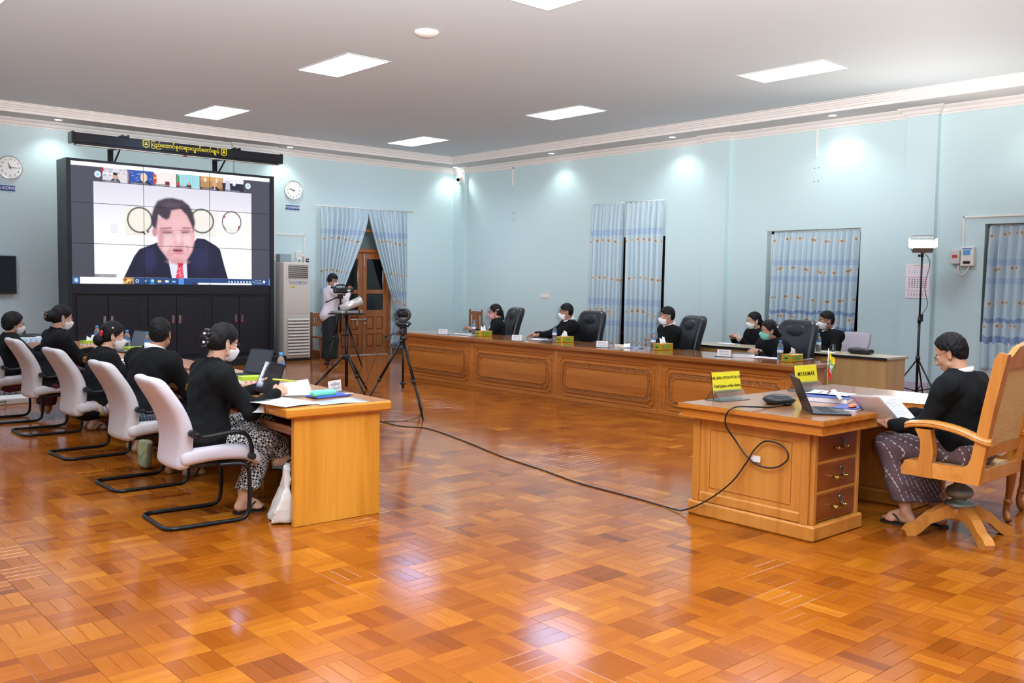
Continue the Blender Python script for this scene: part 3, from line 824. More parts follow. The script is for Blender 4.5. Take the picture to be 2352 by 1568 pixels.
# ---------------------------------------------------------------- video wall
def video_wall():
    t = thing('video_wall', 'black video wall cabinet with nine screens showing a video call', 'video wall', (0, 0, 0))
    x0, x1, z0, z1, y = 4.636, 8.11, 1.437, 3.418, 16.0
    cab = mat('cabinet_black', '#1b1d22', .42)
    b = B().box(4.56, 4.63, y-.03, YB-.01, 0, 3.46, .004).box(8.115, 8.19, y-.03, YB-.01, 0, 3.46, .004).box(4.6, 8.15, y+.0, YB-.01, 3.42, 3.46).box(4.6, 8.15, y+.08, YB-.02, 0, 3.43).box(4.6, 8.15, y+.02, y+.1, 0, z0)
    b.obj('cabinet_body', cab, t)
    B().box(4.45, 8.26, 15.62, y+.1, 0, .14, .006).obj('plinth', cab, t)
    B().box(4.63, 8.115, y-.012, y+.04, 1.27, 1.43, .003).obj('rail', cab, t)
    xs = [4.70, 5.235, 5.77, 5.86, 6.385, 6.905, 7.0, 7.54, 8.07]
    for q, (a, c) in enumerate(((4.70, 5.19), (5.2, 5.69), (5.86, 6.34), (6.35, 6.83), (7.0, 7.5), (7.51, 8.01))):
        d = B().box(a, c, y-.004, y+.03, .2, 1.22, .004).obj('cabinet_door', cab, t)
        hx = c-.055 if q % 2 == 0 else a+.055
        h = B().box(hx-.02, hx+.02, y-.008, y, .76, .9, .003).obj('handle', M_chrome, d)
        B().box(hx-.012, hx+.012, y-.011, y-.006, .775, .8).obj('latch', mat('latch_red', '#a83a34', .5), d)
    pw, ph = (x1-x0)/3, (z1-z0)/3
    for i in range(3):
        for j in range(3):
            B().box(x0+i*pw+.002, x0+(i+1)*pw-.002, y, y+.06, z0+j*ph+.002, z0+(j+1)*ph-.002, .003).obj('display_panel', M_black, t)
    E = lambda u, v, d=.003: (x0+u*(x1-x0), y-d, z1-v*(z1-z0))
    c = Canvas(456, 258, '#5a5a69', ar=1.757)
    c.rect(0, 0, 1, .033, '#ffffff').rect(0, .033, 1, .945, '#4c4c59')
    # thumbnails
    tx = [.142, .259, .382, .499, .62, .739, .857]
    cols = ['#d9d6df', '#2b50a8', '#f3e6e6', '#a9dbe4', '#b98d5a', '#e9e9f2']
    for q in range(6):
        c.rect(tx[q], .034, tx[q+1]-.004, .15, cols[q])
        cx = (tx[q]+tx[q+1])/2
        if q == 0:
            for k in range(30): c.ell(tx[0]+.005+.1*rnd.random(), .04+.07*rnd.random(), .006, .008, rnd.choice(['#f7f7fb', '#aeb0ba', '#c4b8c9']))
            c.ell(.142, .05, .006, .02, '#c82030')
        if q == 1:
            for k in range(12): c.ell(tx[1]+.01+.1*rnd.random(), .045+.08*rnd.random(), .008, .003, '#7d9be0')
            c.rect(.255, .05, .262, .15, '#d9962a')
        if q == 2: c.poly([(.383, .04), (.396, .06), (.398, .12), (.383, .15)], '#d2281f').ell(.389, .085, .005, .008, '#ffd94a').rect(.44, .105, .462, .15, '#7b2326')
        if q == 3:
            for k in range(10): c.rect(.51+k*.011, .034, .514+k*.011, .13, '#8fcbd8')
            c.poly([(.50, .034), (.51, .05), (.514, .15), (.5, .15)], '#3f9e4d').poly([(.5, .1), (.512, .11), (.514, .15), (.5, .15)], '#d8322e')
        if q == 4: c.rect(.62, .034, .735, .07, '#d5a564').rect(.64, .045, .65, .08, '#efe5d0').rect(.70, .045, .71, .08, '#efe5d0').rect(.62, .13, .735, .15, '#8c5a2a')
        if q == 5: c.rect(.739, .075, .853, .15, '#26263a').poly([(.755, .05), (.775, .06), (.78, .15), (.752, .15)], '#c9c7de').ell(.80, .085, .008, .012, '#ffffff')
        sk = '#d9a184'
        if q in (0, 1, 4):
            s = 1.5 if q == 1 else 1.0
            c.ell(cx+(.015 if q else .0), .165, .026*s, .05, '#171a28').ell(cx+(.015 if q else 0), .095-.012*(s-1), .011*s, .026*s, '#e8cdb8' if q == 1 else sk)
            if q == 0: c.ell(cx, .079, .011, .013, '#23201f')
            c.poly([(cx-.004+.015*(q > 0), .125), (cx+.004+.015*(q > 0), .125), (cx+.015*(q > 0), .15)], '#e8e8f2')
        if q == 3: c.ell(cx, .15, .014, .04, '#151515').ell(cx, .112, .006, .014, sk)
        c.rect(tx[q], .134, tx[q]+.075, .15, '#3a3a46', .8)
    for u, v in ((.12, .093), (.877, .087)): c.ell(u, v, .0145, .026, '#f4f8ff', .2).ell(u, v, .0085, .0155, '#a9cbe6', .3)
    # main picture
    c.rect(.1, .154, .895, .942, '#e6e4ef'); m = (c.x > .1) & (c.x < .895) & (c.y > .154) & (c.y < .942)
    g = np.clip((c.y-.15)/.5, 0, 1)[..., None]; c.a = np.where(m[..., None], np.array(lin('#dcd8e6'))*(1-g)+np.array(lin('#fbfbff'))*g, c.a)
    c.rect(.245, .345, .372, .58, '#efe9dd').rect(.56, .336, .70, .56, '#efe9e2').rect(.717, .335, .86, .552, '#f7f4f2').rect(.874, .335, .895, .55, '#f4efe8')
    c.rect(.174, .491, .207, .566, '#e9e8ef').line(.174, .566, .207, .566, .002, '#c9c8d4').line(.245, .58, .372, .58, .002, '#cfcbd0').line(.56, .56, .7, .56, .002, '#d5d0d6')
    c.ell(.315, .452, .0585, .105, '#26272f', ring=.09).poly([(.33, .53), (.345, .575), (.35, .545)], '#efe9dd').poly([(.345, .545), (.362, .54), (.352, .562)], '#26272f').line(.325, .552, .338, .568, .006, '#26272f')
    c.ell(.626, .432, .06, .103, '#26272f', ring=.09)
    c.ell(.786, .423, .051, .092, '#3b3230', ring=.07).ell(.786, .432, .05, .098, '#4a3b33', ring=.035).ell(.745, .38, .006, .014, '#9a5a3c').ell(.826, .47, .006, .014, '#9a5a3c').ell(.786, .50, .03, .02, '#eeeaea')
    # suit
    suit, suit2 = '#23233c', '#34345e'
    c.poly([(.235, .944), (.285, .76), (.31, .70), (.40, .635), (.46, .70), (.5, .944)], suit).poly([(.50, .944), (.57, .65), (.6, .585), (.64, .59), (.70, .645), (.722, .68), (.745, .83), (.765, .944)], suit)
    c.ell(.36, .78, .03, .10, suit2, .8, .7).ell(.62, .76, .05, .12, suit2, .9, .6)
    c.poly([(.452, .79), (.545, .79), (.548, .944), (.465, .944)], '#dfe2f6').poly([(.452, .79), (.47, .944), (.45, .944), (.43, .85)], suit)
    # head
    skin, sh, li_ = '#e9b4b8', '#cf939d', '#f7d3d6'
    c.ell(.493, .56, .094, .2, skin, .06).ell(.50, .40, .072, .11, skin, .06)
    c.poly([(.395, .42), (.40, .66), (.425, .72), (.46, .80), (.50, .836), (.54, .80), (.575, .70), (.588, .60), (.588, .42)], skin, .02)
    c.ell(.386, .545, .013, .045, sh, .3)
    c.ell(.548, .62, .022, .09, li_, .9, .7).ell(.45, .63, .035, .08, li_, .9, .5).ell(.50, .46, .06, .05, li_, .9, .3)
    c.ell(.445, .545, .032, .02, sh, .9, .8).ell(.54, .535, .028, .02, sh, .9, .8).ell(.51, .645, .022, .03, sh, .9, .6).ell(.505, .60, .012, .05, li_, .9, .8)
    c.line(.425, .55, .468, .548, .004, '#5a3a42').line(.525, .542, .555, .535, .004, '#5a3a42').line(.415, .515, .468, .505, .006, '#8a5f66', .8).line(.525, .50, .565, .50, .006, '#8a5f66', .8)
    c.line(.412, .565, .43, .585, .003, '#b5b0bb').line(.43, .585, .475, .575, .003, '#cfcad2').line(.475, .575, .48, .54, .003, '#b5b0bb').line(.48, .54, .515, .535, .003, '#dcd6de').line(.515, .535, .53, .57, .003, '#b5b0bb').line(.53, .57, .57, .56, .003, '#cfcad2').line(.57, .56, .578, .52, .003, '#b5b0bb').line(.405, .56, .412, .565, .003, '#b5b0bb')
    c.ell(.418, .6, .012, .08, '#c98f9c', .9, .7).ell(.458, .735, .018, .035, '#cf97a2', .9, .6).ell(.55, .70, .013, .05, '#d9a3aa', .9, .5).ell(.5, .775, .03, .018, '#dba0a8', .9, .7)
    c.line(.468, .655, .455, .71, .004, '#c48a94', .7).line(.545, .65, .553, .70, .004, '#c48a94', .7).ell(.448, .535, .03, .012, '#b57c88', .9, .7).ell(.54, .525, .026, .012, '#b57c88', .9, .7)
    for q in range(4): c.line(.45, .425+q*.02, .545, .42+q*.02, .002, '#d9a5ad', .5)
    c.ell(.50, .70, .028, .012, '#7a3547', .5).ell(.505, .722, .028, .012, '#d98a98', .7).ell(.50, .683, .03, .008, sh, .9)
    c.ell(.50, .80, .05, .02, sh, .9, .7)
    c.poly([(.372, .50), (.368, .42), (.382, .34), (.40, .28), (.44, .25), (.475, .244), (.525, .258), (.56, .30), (.582, .37), (.59, .45), (.582, .53), (.57, .47), (.548, .39), (.515, .335), (.47, .355), (.46, .42), (.445, .44), (.42, .42), (.405, .40), (.40, .45), (.395, .52)], '#453a47', .02)
    c.poly([(.40, .30), (.46, .265), (.53, .29), (.50, .32), (.45, .34)], '#6a5a68', .04, .6)
    for q in range(12): c.line(.395+q*.011, .34-.05*math.sin(q*.2)+.0*q, .41+q*.0105, .29-.03*math.sin(q*.2), .0025, '#2f2733', .6)
    c.poly([(.50, .835), (.524, .835), (.532, .944), (.488, .944)], '#e0405a').poly([(.496, .81), (.53, .81), (.522, .845), (.504, .845)], '#c92f49')
    for k in range(14): c.ell(.495+.03*rnd.random(), .85+.09*rnd.random(), .003, .004, '#f6c4cc')
    c.rect(.1, .918, .2, .942, '#4b4b55', .8)
    # task bar
    c.rect(0, .943, 1, 1, '#2c4a80').rect(0, .943, .03, 1, '#3b6aa0').rect(.033, .945, .281, .998, '#fbfbff')
    c.rect(.232, .945, .281, .998, '#c98f3f'); 
    for k in range(14): c.ell(.236+.042*rnd.random(), .955+.035*rnd.random(), .006, .01, rnd.choice(['#f2dfa8', '#8a5a22', '#e7b45a']))
    c.rect(.009, .957, .0145, .969, '#dfefff').rect(.0155, .955, .022, .969, '#dfefff').rect(.009, .972, .0145, .984, '#dfefff').rect(.0155, .972, .022, .986, '#dfefff')
    c.ell(.298, .972, .0065, .012, '#e6f0ff', ring=.3).rect(.333, .966, .346, .969, '#dfe8f5').rect(.333, .975, .34, .978, '#dfe8f5')
    c.ell(.371, .971, .0095, .0165, '#43b4d8', .2).ell(.374, .967, .006, .008, '#bff0c8', .4).rect(.36, .994, .382, .998, '#a8d4ff')
    c.rect(.398, .962, .415, .98, '#e8b04a').rect(.398, .966, .415, .983, '#f5d98c').rect(.435, .964, .452, .982, '#f0f2f8').rect(.47, .966, .487, .982, '#7cc0f0')
    c.rect(.503, .945, .53, .998, '#5f9ad8').ell(.516, .971, .009, .011, '#4a90f0', .2)
    for k in range(8): c.rect(.766+k*.0165, .963, .774+k*.0165, .978, '#d9e4f5')
    c.ell(.967, .968, .007, .012, '#eef3fb', .3).rect(.59, .984, .895, .998, '#f4f6fb').ell(.585, .99, .02, .012, '#2b3a5a', .4).rect(.995, .943, 1, 1, '#7fa4dc')
    pic = c.obj('picture', E, vcol('screen_glow', .35, 1.15), t)
    w, dk = emit('caption_white', '#eef0f8', .9, False), emit('caption_dark', '#555560', .6, False)
    def cap(s, u, v, size, m, al='LEFT'):
        p = E(u, v, .006); text_mesh(s, size, lambda a, b_, c_: (p[0]+a, p[1], p[2]+b_), m, 'caption', pic, al)
    for s, u in (('CJ Kim (Korea)', .158), ('CJ Steven Chong (Bru...', .275), ('DCJ Pham (Vietnam)', .395), ('CJ Htun Htun Oo (My...', .512), ('CJ Chehead (Niue)', .633), ('CJ Tun Tengku Maim...', .752)):
        cap(s, u, .142, .032, w)
    cap('CJ Bell (LAWASIA)', .118, .93, .036, w); cap('9:47 AM', .932, .958, .036, w, 'CENTER'); cap('11/10/2022', .932, .981, .036, w, 'CENTER'); cap('ENG', .905, .97, .034, w, 'CENTER'); cap('Recording', .128, .185, .036, emit('caption_pink', '#f4d6dd', .9, False))
    bz = M_black
    for k in (1, 2):
        B().box(x0+k*pw-.0035, x0+k*pw+.0035, y-.007, y, z0, z1).obj('bezel', bz, t); B().box(x0, x1, y-.007, y, z0+k*ph-.004, z0+k*ph+.004).obj('bezel', bz, t)
video_wall()

def screen_case():
    t = thing('projector_screen_case', 'long black projector screen case with yellow Burmese lettering on wall brackets', 'screen case')
    y0, y1 = 16.0, 16.2
    b = B().box(4.68, 8.36, y0, y1, 3.72, 3.88, .012); b.box(4.74, 8.3, y0+.01, y1-.02, 3.69, 3.73, .006)
    b.obj('case', mat('case_black', '#17181b', .4), t)
    for x in (4.66, 8.34): B().box(x, x+.05, y0-.01, y1+.01, 3.71, 3.895, .012).obj('end_cap', M_black, t)
    B().cyl((4.74, y0+.03, 3.685), (8.3, y0+.03, 3.685), .011, n=10).obj('bottom_bar', M_pw, t)
    B().box(6.5, 6.56, y0+.01, y0+.05, 3.668, 3.69).obj('pull_tab', mat('red_tab', '#a8402c', .5), t)
    for x in (5.42, 7.27):
        b = B().box(x-.045, x+.045, YB-.02, YB-.002, 3.4, 3.72).box(x-.02, x+.02, y1-.02, YB, 3.69, 3.72)
        b.add([(x+.03, YB-.02, 3.42), (x+.045, YB-.02, 3.42), (x+.045, YB-.02, 3.46), (x+.03, YB-.02, 3.46), (x+.03, y1-.1, 3.69), (x+.045, y1-.1, 3.69), (x+.045, y1-.06, 3.7), (x+.03, y1-.06, 3.7)], [(0, 1, 2, 3), (4, 7, 6, 5), (0, 4, 5, 1), (2, 6, 7, 3), (1, 5, 6, 2), (0, 3, 7, 4)])
        b.obj('bracket', M_blackm, t)
    for x in (5.48, 7.46):
        B().prism([(-.11, 0), (.02, .06), (.02, .03), (.11, .06), (.11, 0)], y0+.05, y0+.09, lambda a, b_, h: (x+a, h, 3.875+b_)).obj('finial', M_black, t)
    ye = emit('led_yellow', '#ffe82a', .95, False)
    text_mesh('ြပည်ေထာင်စုတရားလွှတ်ေတာ်ချုပ်', .088, lambda a, b_, c: (6.535+a, y0-.004, 3.81+b_), ye, 'lettering', t, bold=.0012, sx=.97)
    for x in (5.845, 7.225):
        e = B(); f = lambda a, b_, h: (x+a, y0-.003-h, 3.81+b_)
        o = [(-.055, .06), (.055, .06), (.055, -.04), (0, -.068), (-.055, -.04)]; i = [(p*.82, q*.82) for p, q in o]
        e.ring(o, i, 0, .004, f); e.prism([(-.028, -.02), (.028, -.02), (.02, .004), (-.02, .004)], 0, .004, f).prism([(-.006, .0), (.006, 0), (.006, .035), (-.006, .035)], 0, .004, f).prism([(-.03, .02), (.03, .02), (.03, .026), (-.03, .026)], 0, .004, f)
        e.obj('emblem', ye, t)
screen_case()

def clock(x, z, hh, mm, label, town):
    t = thing('wall_clock', label, 'clock', (x, YB, z), group='wall clocks'); R = .19
    f = lambda a, b_, h: (a, -h, b_)
    B().lathe([(0, .02), (R-.02, .02), (R-.012, .03), (R-.004, .035), (R, .025), (R, 0)], 48, R=rotm(PI/2)).obj('case', mat('clock_silver', '#c9ccd0', .3, .6), t)
    B().lathe([(R-.018, .0212), (R-.018, .022)], 48, R=rotm(PI/2)).obj('dial', mat('clock_dial', '#eef0ee', .6), t)
    for k in range(1, 13):
        a = k*PI/6; text_mesh(str(k), .052, lambda u, v, w: (math.sin(a)*.132+u, -.0235, math.cos(a)*.132+v), M_black, 'numeral', t)
    def hand(ang, L, w, nm, m, d):
        s, c = math.sin(ang), math.cos(ang)
        B().prism([(-w, -.03), (w, -.03), (w*.5, L), (-w*.5, L)], d, d+.003, lambda a, b_, h: (a*c+b_*s, -h, -a*s+b_*c)).obj(nm, m, t)
    hand((hh+mm/60)*PI/6, .085, .006, 'hour_hand', M_black, .025); hand(mm*PI/30, .12, .005, 'minute_hand', M_black, .029)
    B().cyl((0, -.024, 0), (0, -.035, 0), .009, n=12).obj('pin', M_black, t)
    return t
clock(8.86, 3.29, 9, 46.5, 'round silver wall clock above the MYANMAR plate', 'MYANMAR')
clock(3.87, 3.275, 11, 15.5, 'round silver wall clock cut off by the left edge', 'HONG KONG')
def plate(xc, z, w, s, label):
    t = thing('town_plate', label, 'sign', (xc, YB, z), group='town plates under the clocks')
    B().box(-w/2, w/2, -.012, 0, -.043, .043, .003).obj('plate', mat('plate_blue', '#274a8f', .4), t)
    text_mesh(s, .066, lambda a, b_, c: (a, -.0135, b_), M_white, 'lettering', t, bold=.001)
plate(8.85, 2.955, .3, 'MYANMAR', 'blue plate reading MYANMAR under the clock'); plate(3.74, 2.945, .4, 'HONG KONG', 'blue plate reading HONG KONG at the left edge')
t = thing('television', 'black wall television at the left edge', 'television', (0, 0, 0))
B().box(2.75, 3.92, YB-.07, YB-.02, 1.26, 1.87, .008).obj('frame', M_black, t); B().box(2.765, 3.905, YB-.072, YB-.068, 1.285, 1.855).obj('screen', mat('tv_screen', '#0a0f16', .08), t); B().box(3.1, 3.5, YB-.03, YB, 1.4, 1.7).obj('wall_mount', M_blackm, t)

def air_con():
    cr = mat('ac_cream', '#cfcac2', .4); t = thing('air_conditioner', 'tall cream floor standing air conditioner beside the video wall', 'air conditioner', (8.66, 16.13, 0))
    w, d, h = .28, .17, 1.88
    B().box(-w, w, -d+.01, d, 0, .05).obj('base', M_black, t)
    b = B().box(-w, w, -d, d, .05, h, .012); b.obj('body', cr, t)
    B().box(-w+.005, w-.005, -d-.006, -d+.01, .06, .9, .004).obj('lower_panel', cr, t); B().box(-w+.005, w-.005, -d-.006, -d+.01, .905, 1.52, .004).obj('upper_panel', cr, t)
    B().box(-.19, .23, -d-.002, -d+.02, 1.57, 1.83).obj('outlet_recess', M_black, t)
    sl = B().box(-.19, .23, -.012, .012, -.006, .006, R=rotm(.5)).mesh('louver', cr)
    for k in range(7): link('louver', sl, t, loc=(0, -d-.002, 1.585+k*.038))
    for x in (-.21, .25): B().box(x-.02, x+.02, -d-.008, -d+.01, 1.55, 1.85, .004).obj('outlet_side', cr, t)
    B().prism([(-.19, 1.53), (.23, 1.53), (.21, 1.47), (-.16, 1.47)], d+.004, d+.012, lambda a, b_, h_: (a, -h_, b_)).obj('control_panel', mat('ac_grey', '#a9adb0', .35), t)
    B().box(.04, .06, -d-.014, -d-.01, 1.49, 1.51).obj('button', M_black, t)
    B().cyl((-.1, -d-.006, 1.41), (-.1, -d-.01, 1.41), .001, n=4).obj('pin', M_black, t)
    B().lathe([(0, .006), (.055, .005), (.058, 0)], 20, c=(-.1, -d-.005, 1.42), R=rotm(PI/2), sy=.28).obj('badge', mat('badge_yellow', '#d8c23a', .5), t)
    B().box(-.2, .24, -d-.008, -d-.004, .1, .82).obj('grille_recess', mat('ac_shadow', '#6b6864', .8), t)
    gs = B().box(-.2, .24, -.014, .014, -.022, .022, .003, R=rotm(-.55)).mesh('grille_slat', cr)
    for k in range(12): link('grille_slat', gs, t, loc=(0, -d-.012, .13+k*.06))
    B().box(-.02, .08, -.06, .04, h, h+.012).obj('top_cap', cr, t)
air_con()
B().box(8.48, 8.72, 16.3, 16.48, 1.88, 2.04, .004).obj('pipe_box', mat('grey_tin', '#8d9aa0', .5), label='grey metal box behind the air conditioner top', cat='pipe box')
def conduit(label, pts, w=.022):
    b = B()
    for p, q in zip(pts, pts[1:]):
        l = [min(p[i], q[i])-w/2 for i in range(3)]; u = [max(p[i], q[i])+w/2 for i in range(3)]; b.box(l[0], u[0], l[1], u[1], l[2], u[2], .003)
    return b.obj('cable_conduit', M_pw, label=label, cat='conduit')
B().box(8.37, 8.47, YB-.06, YB-.001, 1.9, 3.93, .004).obj('cable_trunking', mat('trunk_white', '#d5dadb', .5), label='white vertical cable trunking beside the video wall', cat='trunking')
conduit('thin white conduit above the wall socket panel', [(8.47, YB-.012, 2.43), (9.1, YB-.012, 2.43), (9.1, YB-.012, 2.1)])
t = thing('socket_panel', 'white stabilizer socket box on the wall above the air conditioner', 'socket box', (8.97, YB, 1.97))
B().box(-.07, .06, -.07, 0, -.02, .14, .006).obj('box', M_pw, t); B().box(-.05, .04, -.074, -.068, .03, .12, .002).obj('cover', mat('pale_grey', '#cfd2d2', .5), t); B().box(-.055, .05, -.072, 0, -.08, -.025, .004).obj('socket', M_pw, t); B().box(-.03, .02, -.078, -.07, -.07, -.04).obj('plug', M_black, t)
B().tube(smooth_path([(.0, -.08, -.05), (.01, -.1, -.16), (.08, -.09, -.22), (.14, -.06, -.17)]), .012).obj('lead', M_pw, t)
t = thing('breaker_box', 'small grey breaker box beside the socket box', 'breaker box', (9.12, YB, 1.93))
B().box(-.055, .055, -.07, 0, -.09, .09, .008).obj('box', mat('breaker_grey', '#c9cbc9', .5), t); B().box(-.015, .05, -.085, -.068, -.03, .04, .004).obj('switch', M_black, t); B().box(.0, .04, -.088, -.08, .0, .012).obj('lever', M_pw, t)
t = thing('breaker_box', 'grey breaker box with red switch left of the meter', 'breaker box', (XR, 5.455, 2.0))
B().box(-.08, 0, -.06, .06, -.1, .09, .008).obj('box', mat('breaker_grey', '#c9cbc9', .5), t); B().box(-.086, -.076, -.035, .035, -.02, .025, .003).obj('switch', mat('switch_red', '#b5463c', .4), t)
t = thing('voltage_meter', 'white meter box with blue display on the right wall', 'meter', (XR, 5.3, 2.0))
B().box(-.07, 0, -.085, .085, -.13, .13, .008).obj('box', M_pw, t); B().box(-.074, -.068, -.045, .05, .02, .085).obj('display', emit('meter_blue', '#4f9fe0', .6, False), t); B().box(-.074, -.068, -.045, .045, -.1, -.06).obj('outlet', M_black, t); B().box(-.073, -.068, -.06, .06, .095, .115).obj('logo', mat('badge_blue', '#5f8ac0', .5), t)
B().tube(smooth_path([(-.04, .12, -.12), (-.05, .1, -.22), (-.05, .05, -.25), (-.05, 0, -.2), (-.04, -.02, -.13)]), .011).obj('lead', M_pw, t)
conduit('white conduit running above the right window', [(XR-.012, 5.38, 2.12), (XR-.012, 5.38, 2.53), (XR-.012, 1.0, 2.53)])
conduit('short white conduit hanging under the cornice above the middle window', [(XR-.012, 7.62, 3.94), (XR-.012, 7.62, 3.55)])
conduit('white conduit beside the security camera', [(XR-.012, 15.7, 3.93), (XR-.012, 14.6, 3.94), (XR-.012, 14.6, 3.6)])
t = thing('wall_switch', 'cream switch plate on the right wall behind the bench', 'switch', (XR, 13.58, 1.295))
B().box(-.012, 0, -.13, .13, -.04, .04, .004).obj('plate', M_pw, t)
for k in range(3): B().box(-.017, -.01, -.1+k*.07, -.05+k*.07, -.02, .02, .003).obj('rocker', M_pw, t)
t = thing('security_camera', 'white security camera in the far corner under the cornice', 'camera', (XR-.12, YB-.25, 3.84))
B().box(0, .08, -.09, .05, -.1, .14, .006).obj('junction_box', M_pw, t)
B().cyl((.0, -.02, .02), (-.12, -.1, -.05), .045, .05, 16).obj('body', M_pw, t); B().cyl((-.121, -.1, -.051), (-.126, -.104, -.054), .035, n=16).obj('lens', M_dark, t); B().cyl((.04, 0, .14), (.04, 0, .24), .012).obj('cable_pipe', M_pw, t)
def calendar():
    t = thing('wall_calendar', 'white paper calendar with red and black dates behind the lamp stand', 'calendar', (XR-PD-.004, 5.94, 1.66))
    c = Canvas(66, 92, '#e9e3ea', ar=.72)
    for k in range(3):
        y0, y1 = ((.08, .32), (.38, .72), (.78, .96))[k]
        c.rect(.08, y0, .92, y0+.015, '#d7a8b0')
        nr = 5
        for r in range(nr):
            for q in range(7):
                u = .13+q*.115; v = y0+.05+(y1-y0-.06)*r/nr
                big = k == 1
                c.rect(u, v, u+(.06 if big else .035), v+(.035 if big else .014), '#c8484f' if q in (0, 6) or (r+q*k) % 5 == 0 else '#4a4550', .85)
    c.rect(.3, .03, .7, .05, '#8a8590', .6).line(0, .35, 1, .35, .004, '#b9b2bb').line(0, .75, 1, .75, .004, '#b9b2bb')
    c.obj('sheet', lambda u, v: (-.004-.004*math.sin(v*3), .17-.34*u, .235-.47*v), vcol('print', .7), t)
    B().box(-.006, 0, -.17, .17, .225, .24, .002).obj('binding', M_pw, t)
    B().box(-.002, 0, -.17, .17, -.235, .23).obj('backing', M_paper, t)
calendar()
for q in range(4):
    y_, z_ = 14.53+(q % 2)*.07, 3.0-(q//2)*.13
    B().cyl((XR-.004, y_, z_), (XR+.01, y_, z_), .009, n=8).obj('wall_plug', mat('plug_brown', '#4a4038', .7), w_right)
for q in range(4):
    y_, z_ = 7.58+(q % 2)*.07, 3.37-(q//2)*.2
    B().cyl((XR-.004, y_, z_), (XR+.01, y_, z_), .008, n=8).obj('wall_plug', MATS['plug_brown'], w_right)
# ---------------------------------------------------------------- left row of desks
T_end = wood('desk_end_teak', '#d9922f', '#bd7820', '#e3a440', 2, .8, rough=.3)
T_top = wood('desk_top_teak', '#b5763a', '#98602c', '#c08245', 1, .8, rough=.28, coat=.25)
T_edge = wood('desk_edge_teak', '#d4882b', '#b8701e', '#de9838', 0, .7, rough=.25, coat=.5)
T_in = wood('desk_inside_teak', '#a5652a', '#86491b', '#b0722f', 1, .8)
DA = .035; DO = Vector((2.735, 5.17, 0))
def LD(u, v, z=.765): return (DO.x+u*math.cos(DA)+v*math.sin(DA), DO.y-u*math.sin(DA)+v*math.cos(DA), z)
def desk_module(v0, v1, label, near):
    t = thing('conference_desk', label, 'desk', LD(0, v0, 0), -DA, 'desks of the left row'); L = v1-v0
    s = B().box(0, .765, .001, L-.001, .70, .765, .012).obj('top', [T_edge if near else T_top], t)
    B().box(.012, .753, .013, L-.013, .7645, .7662).obj('top_veneer', T_top, t)
    for q, y in enumerate(((.045, .085), (L-.06, L-.02))): B().box(.07 if (near and q == 0) else .4, .695, *y, 0, .70, .003).obj('side_panel', T_end if (near and q == 0) else T_in, t)
    B().box(.655, .685, .085, L-.06, .08, .70).obj('front_panel', T_in, t)
    B().box(.60, .655, .085, L-.06, .0, .09, .004).obj('foot_rail', T_in, t)
    B().box(.09, .655, .085, L-.06, .575, .60, .003).obj('shelf', T_in, t)
    B().box(.085, .105, .085, L-.06, .60, .63, .003).obj('shelf_lip', T_in, t)
DLAB = ['nearest desk of the left row with its plain teak end panel', 'second desk of the left row with a laptop and tissues', 'third desk of the left row under the spread papers', 'fourth desk of the left row', 'farthest desk of the left row near the skirted table']
for q, (a, b_) in enumerate(((0, 1.28), (1.285, 2.7), (2.705, 4.12), (4.125, 5.54), (5.545, 6.9))): desk_module(a, b_, DLAB[q], q == 0)

